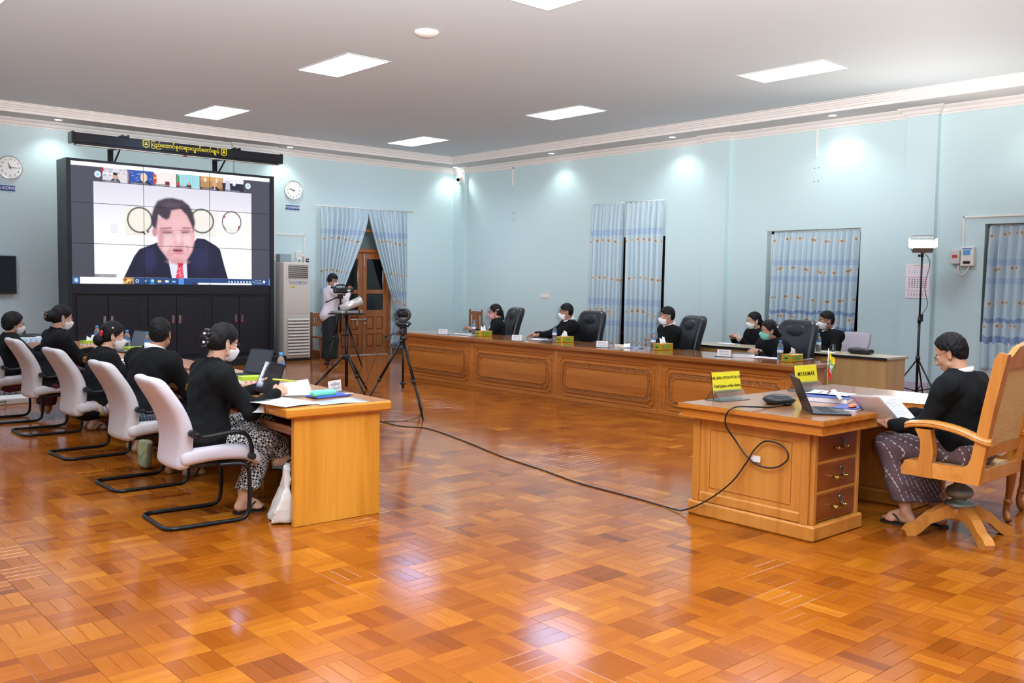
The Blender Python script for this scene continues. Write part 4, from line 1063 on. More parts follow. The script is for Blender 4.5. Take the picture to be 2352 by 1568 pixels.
# ---------------------------------------------------------------- grey cantilever chairs
M_greyf = mat('grey_fabric', '#bdb9ba', .85, bump=.25, bscale=500, var=.04)
M_whitef = mat('pale_fabric', '#d9d5e0', .85, bump=.25, bscale=500, var=.04)
def grey_chair():
    t = thing('cantilever_chair', 'x', 'chair', group='grey cantilever chairs of the left row')
    def back(X, Y, Z):
        c = -.235-.23*(Z-.42)+.05*np.sin((Z-.42)*7.5)+.10*(Y*Y)/.06*.35
        u = np.abs(X-c)-.012; w = .235-.06*np.clip((Z-.75)/.25, 0, 1)**2-.015*np.clip((.62-Z)/.2, 0, 1)
        v = np.abs(Y)-w+.05; q = np.abs(Z-.655)-.30+.05
        return np.sqrt(np.maximum(u, 0)**2+np.maximum(v, 0)**2*.6+np.maximum(q, 0)**2*.6)+np.minimum(np.maximum(u, np.maximum(v, q)), 0)-.034
    solid('backrest', [FN(back, (-.48, -.3, .3), (-.1, .3, 1.0))], .012, M_greyf, t, it=1)
    def seat(X, Y, Z):
        c = .435+.02*np.cos(X*7)-.05*np.clip((X-.15)/.14, 0, 1)**2
        u = np.abs(X-.02)-.27+.045; v = np.abs(Y)-.24+.045; q = np.abs(Z-c)-.008
        return np.sqrt(np.maximum(u, 0)**2+np.maximum(v, 0)**2+np.maximum(q, 0)**2)+np.minimum(np.maximum(u, np.maximum(v, q)), 0)-.042
    solid('seat', [FN(seat, (-.3, -.29, .33), (.34, .29, .54))], .012, M_greyf, t, it=1)
    B().box(-.2, .2, -.18, .18, .365, .395, .006).obj('seat_pan', M_black, t)
    w = .245
    def side(s):
        p = [(.0, s*.2, .375), (.12, s*.23, .375), (.165, s*w, .36), (.185, s*w, .32), (.19, s*w, .2), (.185, s*w, .08)]
        p += [(.165, s*w, .032), (.11, s*w, .014), (-.05, s*w, .014), (-.24, s*w, .014), (-.29, s*w, .014), (-.325, s*(w-.02), .014), (-.345, s*(w-.06), .014)]
        return p
    pts = side(1)+[(-.345, 0, .014)]+side(-1)[::-1]
    B().tube(smooth_path(pts, 4), .0135, 10).obj('sled_base', M_blackm, t)
    for s in (-1, 1):
        B().tube(smooth_path([(-.185, s*.268, .60), (-.16, s*.275, .595), (-.12, s*.275, .575), (.05, s*.275, .59), (.12, s*.275, .585), (.17, s*.272, .55), (.195, s*.265, .48), (.20, s*.255, .42)], 5), [.016]*29+[.018]*7, 10, flat=.8).obj('armrest', M_blackm, t)
        B().cyl((-.185, s*.24, .60), (-.185, s*.285, .60), .024, n=14).obj('arm_bolt', M_black, t); B().cyl((.2, s*.235, .42), (.2, s*.28, .42), .022, n=14).obj('arm_bolt', M_black, t)
    return t
CH = [(2.50, 5.82, -.05), (2.60, 7.07, 0), (2.67, 8.54, .04), (2.71, 10.0, .0), (2.60, 10.98, .0)]
CHL = ['pale chair nearest the camera, holding the woman with the tablet', 'grey chair of the man with his back turned, second from the camera', 'grey chair of the woman with the red hair tie', 'grey chair of the tall masked woman, fourth from the camera', 'grey chair at the left edge, farthest of its row']
_c = grey_chair()
for q, (x, y, r) in enumerate(CH):
    o = _c if q == 0 else dup(_c, (x, y, 0)); o.location = (x, y, 0); o.rotation_euler = (0, 0, r); o['label'] = CHL[q]
for ch in _c.children:
    if ch.name.split('.')[0] in ('backrest', 'seat'):
        ch.data = ch.data.copy(); ch.data.materials[0] = M_whitef
_o = dup(_c, (11.62, 6.36, 0), PI, 'grey chair behind the light office desk, mostly hidden by the man', 'grey chairs behind the office desks')
for ch in _o.children:
    if ch.name.split('.')[0] in ('backrest', 'seat'): ch.data = ch.data.copy(); ch.data.materials[0] = mat('mauve_fabric', '#a9a0a8', .85, bump=.2, bscale=500)
_o = dup(_o, (11.75, 7.72, 0), PI, 'grey chair behind the writing woman by the window', 'grey chairs behind the office desks')

# ---------------------------------------------------------------- right bench
R_w = wood('bench_teak', '#b56c2a', '#9a561b', '#c27c36', 1, .7, rough=.3, coat=.35)
R_m = wood('bench_teak_dark', '#8a4f1f', '#6e3a12', '#96592a', 1, 1, rough=.35, coat=.3)
R_t = wood('bench_top_teak', '#9a5e2e', '#7d491e', '#a66b38', 1, .7, rough=.15, coat=.5)
def carved():
    if 'bench_carving' in MATS: return MATS['bench_carving']
    n = N('bench_carving'); v = n.coord('Object', (1, 1, 1)); vo = n.n('ShaderNodeTexVoronoi'); vo.inputs['Scale'].default_value = 55; n.l(v, vo.inputs['Vector'])
    n.l(n.ramp(vo.outputs['Distance'], [(.1, lin('#bf7a34')), (.6, lin('#8f5320'))]), n.b.inputs['Base Color']); n.set(Roughness=.35); n.bump(vo.outputs['Distance'], .9, .01)
    MATS['bench_carving'] = n.m; return n.m
def notched(w, h, r, m=.0):
    """rectangle with scooped corners, centred"""
    P = []; a, b_ = w/2, h/2
    for sx, sy, a0 in ((1, 1, 0), (-1, 1, 1), (-1, -1, 2), (1, -1, 3)):
        cx, cy = sx*a, sy*b_
        st = {0: -PI/2, 1: 0, 2: PI/2, 3: PI}[a0]
        pts = arc((cx, cy), r, st, st-PI/2, 5)
        P += pts
    return P
def bench_unit(y0, y1, label):
    t = thing('panelled_desk', label, 'desk', (8.71, y0, 0), 0, 'carved desk units of the bench'); L = y1-y0; H_ = .67
    b = B().box(.0, .028, .03, L-.03, .0, H_); b.obj('front_board', R_w, t)
    for y in (0, L-.035): B().box(-.012, .65, y, y+.035, 0, H_, .004).obj('side_panel', R_w, t)
    B().box(-.014, .03, .03, L-.03, .0, .05, .003).obj('plinth', R_w, t); B().box(-.012, .03, .03, L-.03, .6, H_, .004).obj('top_rail', R_w, t)
    f = lambda a, b_, h: (-h, L/2+a, .325+b_)
    def mould(w, h, r, wd, d, nm, m):
        B().ring(notched(w, h, r), notched(w-2*wd, h-2*wd, r), 0, d, f).obj(nm, m, t)
    mould(L-.16, .52, .045, .012, .014, 'outer_moulding', R_w)
    mould(L-.26, .41, .04, .008, .016, 'band_edge', R_w)
    mould(L-.276, .394, .04, .05, .008, 'carved_band', carved())
    mould(L-.376, .294, .035, .01, .018, 'inner_moulding', R_w)
    B().prism(notched(L-.396, .274, .035), 0, .005, f).obj('centre_panel', R_w, t)
BU = [5.335, 7.12, 8.92, 10.72, 12.5]
BL = ['carved desk unit nearest the camera in front of the woman in the green mask', 'second carved desk unit of the bench in front of the man with the notebook', 'third carved desk unit of the bench below the tissue box and notebook', 'carved desk unit at the far end of the bench']
for q in range(4): bench_unit(BU[q], BU[q+1], BL[q])
B().box(8.63, 9.5, 5.27, 12.57, .672, .735, .014).obj('bench_top', [R_t], label='long polished teak bench top under the tissue boxes', cat='bench top')

# light office desks behind the bench
O_w = wood('light_wood', '#bf9a63', '#b08850', '#c9a670', 2, .6, rough=.4, coat=.1)
def office_desk(y0, y1, label):
    t = thing('office_desk', label, 'desk', (10.38, y0, 0), 0, 'light office desks'); L = y1-y0
    B().box(0, .55, 0, L, .72, .75, .004).obj('top', wood('light_top', '#b7a98c', '#ab9c7d', '#c0b295', 1, .6, rough=.35), t)
    B().box(-.004, .004, -.003, L+.003, .718, .748, .001).obj('edge_band', M_black, t)
    for y in (.02, L-.05): B().box(.03, .5, y, y+.03, 0, .72).obj('side_panel', O_w, t)
    B().box(.03, .055, .05, L-.05, .08, .72).obj('front_panel', O_w, t)
office_desk(5.13, 6.78, 'light wood office desk with its end beside the lamp stand'); office_desk(6.8, 8.45, 'light wood office desk in front of the woman writing')

# black leather swivel chairs
M_leather = mat('black_leather', '#15161a', .38, bump=.12, bscale=180)
def exec_chair():
    t = thing('executive_chair', 'x', 'chair', group='black leather swivel chairs at the bench')
    def back(X, Y, Z):
        c = -.25-.16*(Z-.5)+.03*np.sin((Z-.45)*6)+.5*Y*Y
        w = .255-.05*np.clip((Z-.95)/.22, 0, 1)**2
        u = np.abs(X-c)-.02; v = np.abs(Y)-w+.07; q = np.abs(Z-.80)-.36+.07
        return np.sqrt(np.maximum(u, 0)**2+np.maximum(v, 0)**2*.7+np.maximum(q, 0)**2*.7)+np.minimum(np.maximum(u, np.maximum(v, q)), 0)-.05
    solid('backrest', [FN(back, (-.5, -.34, .35), (-.08, .34, 1.25))], .016, M_leather, t, it=1)
    solid('headrest', [EL((-.285, 0, 1.0), (.035, .17, .1), rotm(0, -.16))], .014, M_leather, t)
    solid('seat', [RB((.0, 0, .47), (.26, .25, .06), .05)], .016, M_leather, t)
    for s in (-1, 1):
        B().tube(smooth_path([(-.25, s*.27, .66), (-.1, s*.3, .69), (.1, s*.3, .68), (.17, s*.29, .62), (.1, s*.27, .5)], 5), .024, 8).obj('armrest', M_leather, t)
    B().cyl((0, 0, .12), (0, 0, .42), .03).obj('gas_lift', M_blackm, t)
    for k in range(5):
        a = 2*PI*k/5
        B().tube([(0, 0, .12), (.28*math.cos(a), .28*math.sin(a), .065)], [.03, .02], 8).obj('base_arm', M_black, t)
        B().cyl((.28*math.cos(a)-.012*math.sin(a), .28*math.sin(a)+.012*math.cos(a), .03), (.28*math.cos(a)+.012*math.sin(a), .28*math.sin(a)-.012*math.cos(a), .03), .03, n=12).obj('castor', M_black, t)
    return t
EX = [(9.87, 11.5, PI-.3, 'black leather swivel chair behind the woman in the pink mask'), (9.93, 9.68, PI+.12, 'black leather swivel chair beside the man with his hands on a notebook'), (9.88, 7.87, PI-.3, 'black leather swivel chair before the tall curtains and behind the man'), (9.93, 6.24, PI-.05, 'wide black leather swivel chair behind the woman in the green mask')]
_e = exec_chair()
for q, (x, y, r, lb) in enumerate(EX):
    o = _e if q == 0 else dup(_e, (x, y, 0)); o.location = (x, y, 0); o.rotation_euler = (0, 0, r); o['label'] = lb
    if q == 3: o.scale = (1.02, 1.15, 1.0)

# plain wooden chairs
def slat_chair(loc, rz, label, tall):
    t = thing('wooden_chair', label, 'chair', loc, rz, 'plain brown wooden chairs'); w = M_doorw; h = .92 if not tall else .96
    for s in (-1, 1):
        B().box(-.2, -.165, s*.2-.018, s*.2+.018, 0, h, .004).obj('leg', w, t); B().box(.165, .2, s*.2-.018, s*.2+.018, 0, .42, .004).obj('leg', w, t)
        B().box(-.17, .17, s*.2-.01, s*.2+.01, .15, .18).obj('stretcher', w, t)
    B().box(-.2, .22, -.22, .22, .42, .45, .006).obj('seat', w, t); B().box(.17, .19, -.19, .19, .36, .42).obj('apron', w, t); B().box(.172, .19, -.19, .19, .2, .23).obj('front_stretcher', w, t)
    if tall:
        B().prism([(-.19, .84), (.19, .84), (.19, .9), (.1, .925), (-.1, .925), (-.19, .9)], -.195, -.17, lambda a, b_, h_: (h_, a, b_)).obj('crest_rail', w, t)
        B().box(-.192, -.172, -.11, .11, .5, .84).obj('splat', w, t); B().box(-.195, -.17, -.19, .19, .47, .51).obj('lower_rail', w, t)
    else:
        B().box(-.197, -.17, -.19, .19, h-.1, h-.02, .004).obj('crest_rail', w, t); B().box(-.197, -.17, -.19, .19, .64, .7, .004).obj('lower_rail', w, t)
        sl = B().box(-.19, -.175, -.014, .014, .7, h-.1).mesh('slat', w)
        for k in range(7): link('slat', sl, t, loc=(0, -.165+k*.055, 0))
slat_chair((9.32, 16.05, 0), -PI/2, 'wooden chair with slatted back beside the air conditioner', False)
slat_chair((12.55, 15.55, 0), PI, 'wooden chair with solid back splat against the far wall', True)

# ---------------------------------------------------------------- the big desk on the right
K_v = wood('big_desk_teak', '#c07e34', '#a86826', '#cf9147', 2, .55, rough=.3, coat=.4)
K_y = wood('big_desk_edge', '#bf7429', '#a8611d', '#cb8538', 1, .6, rough=.22, coat=.5)
K_x = wood('big_desk_edge_x', '#a5561f', '#8a4315', '#b0642a', 0, .6, rough=.22, coat=.5)
K_t = wood('big_desk_top', '#a0683a', '#8b552b', '#ab7545', 0, .5, rough=.22, coat=.3)
K_d = wood('drawer_teak', '#7d3c16', '#652c0e', '#8a481d', 0, .7, rough=.28, coat=.4)
def big_desk():
    t = thing('executive_desk', 'large orange teak desk with brass drawer handles and a reflective top', 'desk')
    X0_, X1_, Y0_, Y1_ = 5.03, 7.05, 2.86, 3.95
    top = [(X0_, Y0_), (5.70, Y0_), (5.74, 2.99), (5.9, 3.03), (6.25, 3.03), (6.36, 2.99), (6.4, Y0_), (X1_, Y0_), (X1_, Y1_), (X0_, Y1_)]
    cx, cy = 6.0, 3.4
    def off(P, d): return [(x+(d if x > cx else -d) if True else x, y+(d if y > cy else -d)) for x, y in P]
    b = B()
    for d, z0, z1 in ((0, .735, .762), (-.022, .69, .735), (-.004, .675, .69)):
        b.prism(off(top, d), z0, z1, lambda a, c, h: (a, c, h))
    b.obj('top', K_y, t)
    B().prism(off(top, -.012), .762, .7655, lambda a, c, h: (a, c, h)).obj('top_veneer', K_t, t)
    # pedestals
    for q, (a, c) in enumerate(((5.12, 5.66), (6.46, 6.98))):
        p = B().box(a, c, 2.98, 3.86, .1, .675, .004).obj('pedestal', K_v, t)
        B().box(a-.035, c+.035, 2.935, 3.895, 0, .1, .012).obj('plinth', K_v, t)
        for x in (a-.004, c-.03): B().box(x, x+.034, 2.955, 2.99, .1, .675, .003).obj('corner_post', K_v, t)
        for k in range(3):
            z0 = .115+k*.187
            d = B().box(a+.036, c-.036, 2.962, 3.0, z0, z0+.165, .006).obj('drawer', K_d, t)
            m = (a+c)/2+.01
            h = B()
            for s in (-.055, .055): h.cyl((m+s, 2.962, z0+.075), (m+s, 2.93, z0+.075), .007, n=10).sphere((m+s, 2.928, z0+.075), .011, 10, 6)
            h.tube(smooth_path([(m-.075, 2.926, z0+.07), (m-.055, 2.924, z0+.075), (m, 2.92, z0+.066), (m+.055, 2.924, z0+.075), (m+.075, 2.926, z0+.07)], 4), .0055, 8)
            h.obj('drawer_handle', M_brass, d)
            kk = B().cyl((m+.03, 2.964, z0+.125), (m+.03, 2.95, z0+.125), .011, n=12).box(m+.026, m+.034, 2.935, 2.95, z0+.085, z0+.128, .001).cyl((m+.03, 2.938, z0+.088), (m+.03, 2.934, z0+.088), .014, n=12)
            kk.obj('drawer_key', mat('key_steel', '#7d7f80', .3, .9), d)
        for k in range(1, 3): B().box(a+.03, c-.03, 2.966, 3.0, .115+k*.187-.022, .115+k*.187, .003).obj('drawer_rail', K_v, t)
    # left end face framed
    B().box(5.108, 5.122, 3.0, 3.84, .1, .675).obj('end_board', K_v, t)
    for y0, y1 in ((2.985, 3.04), (3.81, 3.865)): B().box(5.095, 5.115, y0, y1, .1, .672, .004).obj('end_stile', K_v, t)
    B().box(5.095, 5.115, 3.04, 3.81, .1, .17, .012).obj('end_rail', K_v, t)
    f = lambda a, b_, h: (5.11-h, 3.42+a, .40+b_)
    o = [(-.31, -.2), (.31, -.2), (.31, .2), (-.31, .2)]; i = [(x*.988, y*.98) for x, y in o]
    B().ring(o, i, 0, .003, f).obj('inlay_line', mat('inlay_red', '#8a3b12', .4), t)
    B().box(5.62, 6.5, 3.76, 3.79, .1, .675).obj('modesty_panel', K_v, t); B().box(5.66, 6.46, 3.74, 3.8, 0, .11, .005).obj('panel_plinth', K_v, t)
    B().box(5.70, 6.42, 3.08, 3.10, .60, .675).obj('apron', K_x, t)
big_desk()

# the big chair
def big_chair():
    w = wood('big_chair_teak', '#c98337', '#ad6a25', '#d6954a', 2, .7, rough=.25, coat=.5)
    w2 = wood('big_chair_teak_y', '#c98337', '#ad6a25', '#d6954a', 1, .7, rough=.25, coat=.5)
    t = thing('swivel_armchair', 'large carved teak swivel armchair with cane back at the right', 'chair', (6.02, 2.46, 0), PI/2+.02)
    hw = .31        # local +x forward
    P = lambda s, w_: (lambda a, b_, h: (a, h, b_))
    for s in (-1, 1):
        y0, y1 = s*hw-.026, s*hw+.026
        B().prism([(-.235, .40), (-.30, .86), (-.365, 1.19), (-.315, 1.20), (-.29, 1.16), (-.235, .86), (-.185, .56), (-.17, .52), (-.14, .49), (-.14, .40)], y0, y1, lambda a, b_, h: (a, h, b_)).obj('back_post', w, t)
        B().prism([(-.2, .40), (.235, .40), (.235, .45), (.20, .495), (-.2, .495)], y0+.004, y1-.004, lambda a, b_, h: (a, h, b_)).obj('seat_rail', w2, t)
        sup = [(.04, .40), (.13, .40), (.135, .48), (.115, .56), (.12, .63), (.155, .70), (.06, .70), (.045, .63), (.035, .56), (.045, .50)]
        B().prism(sup, y0-.004, y1+.004, lambda a, b_, h: (a, h, b_)).obj('arm_post', w, t)
        arm = smooth_path([(-.30, 0, .665), (-.25, 0, .668), (-.1, 0, .715), (.05, 0, .735), (.17, 0, .725), (.215, 0, .712)], 5)
        b = B(); n = len(arm)
        prof = [(-.042, -.016), (-.03, -.022), (.03, -.022), (.042, -.016), (.044, -.005), (.039, 0), (.044, .005), (.04, .015), (.02, .022), (-.02, .022), (-.04, .015), (-.044, .005), (-.039, 0), (-.044, -.005)]
        vs = [(p.x, s*hw+a, p.z+c) for p in arm for a, c in prof]; k = len(prof)
        b.add(vs, [(i*k+j, i*k+(j+1) % k, (i+1)*k+(j+1) % k, (i+1)*k+j) for i in range(n-1) for j in range(k)]+[tuple(range(k)), tuple(range((n-1)*k, n*k))])
        b.obj('armrest', w2, t)
    B().box(.19, .235, -hw, hw, .405, .485, .01).obj('front_rail', w, t); B().box(-.24, -.2, -hw, hw, .40, .49, .006).obj('rear_rail', w, t)
    B().box(-.2, .2, -hw+.02, hw-.02, .455, .475, .006).obj('seat', mat('cane_seat', '#c9a063', .7), t)
    tilt = rotm(0, -.19)
    crest = [(-.29, 0), (.29, 0), (.29, .07), (.24, .08), (.17, .13), (0, .16), (-.17, .13), (-.24, .08), (-.29, .07)]
    B().prism(crest, -.018, .018, lambda a, b_, h: (-.325-.2*b_+h, a, 1.10+b_)).obj('crest_rail', w, t)
    B().prism([(-.29, 0), (.29, 0), (.29, .07), (-.29, .07)], -.016, .016, lambda a, b_, h: (-.225-.2*b_+h, a, .56+b_)).obj('lower_rail', w, t)
    for s in (-1, 1): B().prism([(s*.24, .62), (s*.29, .62), (s*.29, 1.12), (s*.24, 1.12)], -.014, .014, lambda a, b_, h: (-.237-.19*(b_-.62)+h, a, b_)).obj('panel_stile', w, t)
    n = N('cane_weave'); ck = n.n('ShaderNodeTexWave'); ck.inputs['Scale'].default_value = 40; ck.bands_direction = 'Z'; n.l(n.coord(), ck.inputs['Vector'])
    n.l(n.ramp(ck.outputs['Fac'], [(.2, lin('#8a5a28')), (.6, lin('#e0c59a'))]), n.b.inputs['Base Color']); n.set(Roughness=.6)
    cn = B(); f = lambda a, z: (-.24-.19*(z-.62), a, z)
    for k in range(37):
        z = .635+k*.0132; p, q = f(-.24, z), f(.24, z); cn.tube([p, q], .0028, 5, cap=False)
    for k in range(35):
        a = -.235+k*.0138; cn.tube([f(a, .625), f(a, 1.115)], .0028, 5, cap=False)
    cn.obj('cane_panel', mat('cane', '#d2ad74', .6), t, fix=False, kind='stuff')
    met = mat('swivel_iron', '#8b9490', .45, .7)
    B().lathe([(.03, .39), (.03, .33), (.075, .30), (.085, .27), (.07, .245), (.045, .235), (.045, .22), (.085, .21), (.09, .19), (.06, .175), (.05, .16)], 24).obj('swivel_hub', met, t)
    B().box(-.12, .12, -.12, .12, .385, .405, .004).obj('tilt_plate', M_blackm, t)
    for k in range(4):
        a = PI/4+PI/2*k+.1; R = rotm(0, 0, a)
        pf = [(.02, .11), (.03, .2), (.10, .195), (.2, .145), (.27, .085), (.335, .06), (.36, .03), (.35, 0), (.29, 0), (.26, .02), (.2, .075), (.1, .11)]
        b = B().prism(pf, -.032, .032, lambda u, v, h: R @ Vector((u, h, v))); b.obj('base_leg', w, t)
    B().cyl((0, 0, .1), (0, 0, .2), .06, n=20).obj('base_hub', w, t)
big_chair()
def carved_chair():
    w = wood('carved_chair_teak', '#96551f', '#7a3f14', '#a5642a', 2, .8, rough=.3)
    t = thing('carved_chair', 'carved brown wooden chair with curved legs behind the swivel armchair', 'chair', (6.78, 2.62, 0), PI*.55)
    for sx in (-1, 1):
        for sy in (-1, 1):
            B().tube(smooth_path([(sx*.2, sy*.2, .42), (sx*.225, sy*.225, .34), (sx*.215, sy*.215, .2), (sx*.2, sy*.2, .08), (sx*.225, sy*.225, .01)], 5), [.036, .036, .037, .037, .036, .034, .03, .028, .026, .024, .022, .021, .02, .02, .02, .021, .024, .027, .028, .026, .02], 10).obj('leg', w, t)
            B().sphere((sx*.21, sy*.21, .14), (.03, .03, .025), 10, 6).obj('leg_carving', w, t)
    B().box(-.25, .25, -.25, .25, .40, .46, .02).obj('seat', w, t)
    B().prism([(-.22, 0), (.22, 0), (.24, .35), (.1, .45), (-.1, .45), (-.24, .35)], -.29, -.25, lambda a, b_, h: (h-.1*b_, a, .44+b_)).obj('backrest', w, t)
carved_chair()

# ---------------------------------------------------------------- skirted table, far left
def skirt_table():
    t = thing('skirted_table', 'table with a pale blue satin skirt in front of the left wall', 'table', (2.75, 13.4, 0))
    B().box(-1.2, .98, -.35, .35, .72, .76, .006).obj('top', mat('white_cloth', '#dfe6ea', .7), t)
    sat = mat('satin', '#bdd6ea', .35, Sheen_Weight=.4)
    cloth('skirt', t, sat, lambda s, z: ((-1.2+2.18*s, -.36, .745-.72*z), (0, -1, 0)), 4, .8, 34, .02, nu=340, nv=6, seed=3)
    cloth('skirt', t, sat, lambda s, z: ((.99, -.35+.7*s, .745-.72*z), (1, 0, 0)), 1.2, .8, 11, .02, nu=110, nv=6, seed=5)
    for x in (-1.1, .85):
        for y in (-.28, .28): B().box(x, x+.04, y-.02, y+.02, 0, .72).obj('leg', M_blackm, t)
skirt_table()
B().box(1.5, 3.1, 12.35, 12.75, 0, .07, .006).obj('cable_cover', M_pw, label='low white box on the floor under the skirted table', cat='floor box')
# ---------------------------------------------------------------- people
V3 = Vector
def xf_pts(V, R, t): return np.asarray(V)@np.array(R).T+np.array(t)
def sph(c, r, nu=12, nv=8):
    b = B().sphere((0, 0, 0), r, nu, nv); V = np.array([tuple(p) for p in b.v])+np.array(c)
    return V, b.f
def ik(S, Wt, l1, l2, pole):
    S, Wt, pole = V3(S), V3(Wt), V3(pole); d = Wt-S; L = min(d.length, l1+l2-.004); u = d.normalized()
    a = (l1*l1-l2*l2+L*L)/(2*L); hh = math.sqrt(max(1e-6, l1*l1-a*a)); p = (pole-u*pole.dot(u)).normalized()
    return S+u*a+p*hh, S+u*L
def frame(x, z):
    x = V3(x).normalized(); z = V3(z); z = (z-x*z.dot(x)).normalized(); y = z.cross(x)
    return Matrix(((x.x, y.x, z.x), (x.y, y.y, z.y), (x.z, y.z, z.z)))
def hand_chunks(Wp, d, nrm, left, curl=(.35, .45, .5, .55), thumb=.5, h=.0045, sc=1.0, spread=.0):
    """palm, four fingers and a thumb; d along the fingers, nrm out of the back of the hand"""
    ts = -1 if left else 1; P = []
    P.append(RB((.045, 0, -.002), (.046, .039, .0145), .013)); P.append(RC((-.03, 0, 0), (.02, 0, 0), .024, .027)); P.append(RC((.02, ts*.02, -.01), (.045, ts*.03, -.012), .016, .014))
    Ln = [(.040, .024, .019), (.044, .028, .02), (.041, .026, .02), (.032, .020, .018)]
    for i in range(4):
        y = ts*(.0295-.0197*i); p = V3((.084-.006*abs(i-1.2), y, 0)); ang = 0; sp = ts*(.10-.07*i)*(.6+spread)
        r = [.0092, .0086, .0078, .0068][0:] if i < 3 else [.0082, .0076, .007, .006]
        for k in range(3):
            ang += curl[i]*(.75, 1.1, .8)[k]
            q = p+V3((math.cos(ang)*math.cos(sp), math.sin(sp)*math.cos(ang), -math.sin(ang)))*Ln[i][k]
            P.append(RC(p, q, r[k], r[k+1])); p = q
    p = V3((.018, ts*.030, -.008)); a = .75-thumb*.35; dn = thumb*.5
    for k, L in enumerate((.036, .032, .025)):
        q = p+V3((math.cos(a)*math.cos(dn), ts*math.sin(a)*math.cos(dn), -math.sin(dn)))*L
        P.append(RC(p, q, (.014, .0105, .0095)[k], (.0105, .0095, .0075)[k])); p = q; a -= .25+.2*thumb; dn += .12
    V, Q = sdf(P, h, .006); V = relax(V, Q, 1)
    return xf_pts(V*sc, frame(d, nrm), Wp), Q
def foot_chunks(A, d, up=(0, 0, 1), left=True, h=.007):
    """bare foot; A is the ankle, d heel to toe"""
    s = 1 if left else -1
    P = [RC((-.035, 0, -.055), (.0, 0, .0), .033, .036), RC((0, 0, -.01), (.09, 0, -.045), .034, .026), RC((-.03, 0, -.06), (.10, 0, -.062), .028, .026), RC((.09, s*-.022, -.062), (.125, s*-.024, -.066), .024, .018), RC((.08, s*.025, -.064), (.105, s*.03, -.067), .022, .017), RC((0, 0, 0), (-.005, 0, .09), .036, .04)]
    for i in range(5):
        y = s*(-.032+.0175*i); x = .128-.007*i-.002*i*i; r = .0125 if i == 0 else .0085-.0005*i
        P.append(RC((x, y, -.07), (x+.03-.003*i, y+s*.002*i, -.075), r, r*.9))
    V, Q = sdf(P, h, .012); V = relax(V, Q, 1)
    return xf_pts(V, frame(d, up), A), Q
SKIN = {}
def skin_mat(c):
    if c not in SKIN:
        n = N('skin_'+c.strip('#')); v = n.noise(n.coord('Object', (1, 1, 1)), 35, 3)
        a = lin(c); n.l(n.ramp(v, [(.35, tuple(x*.9 for x in a)), (.65, a)]), n.b.inputs['Base Color']); n.set(Roughness=.5)
        n.b.inputs['Subsurface Weight'].default_value = .08; n.b.inputs['Subsurface Radius'].default_value = (.01, .004, .002); SKIN[c] = n.m
    return SKIN[c]
def hair_mat():
    if 'hair_black' in MATS: return MATS['hair_black']
    n = N('hair_black'); v = n.noise(n.coord('Object', (60, 260, 60)), 1, 3, .6); n.set(Roughness=.55); n.b.inputs['Specular IOR Level'].default_value = .18
    n.l(n.ramp(v, [(.3, lin('#080708')), (.75, lin('#1a1718'))]), n.b.inputs['Base Color']); n.bump(v, .5, .006); MATS['hair_black'] = n.m; return n.m
M_wool = None
def wool(name='black_wool', c='#1d1e21'):
    if name in MATS: return MATS[name]
    n = N(name); v = n.noise(n.coord('Object', (1, 1, 1)), 420, 2); n.set(Roughness=.95); w = n.noise(n.coord(), 14, 3)
    a = lin(c); n.l(n.ramp(w, [(.3, tuple(x*.8 for x in a)), (.7, tuple(x*1.25 for x in a))]), n.b.inputs['Base Color'])
    n.b.inputs['Specular IOR Level'].default_value = .15; n.bump(v, .25, .002); MATS[name] = n.m; return n.m
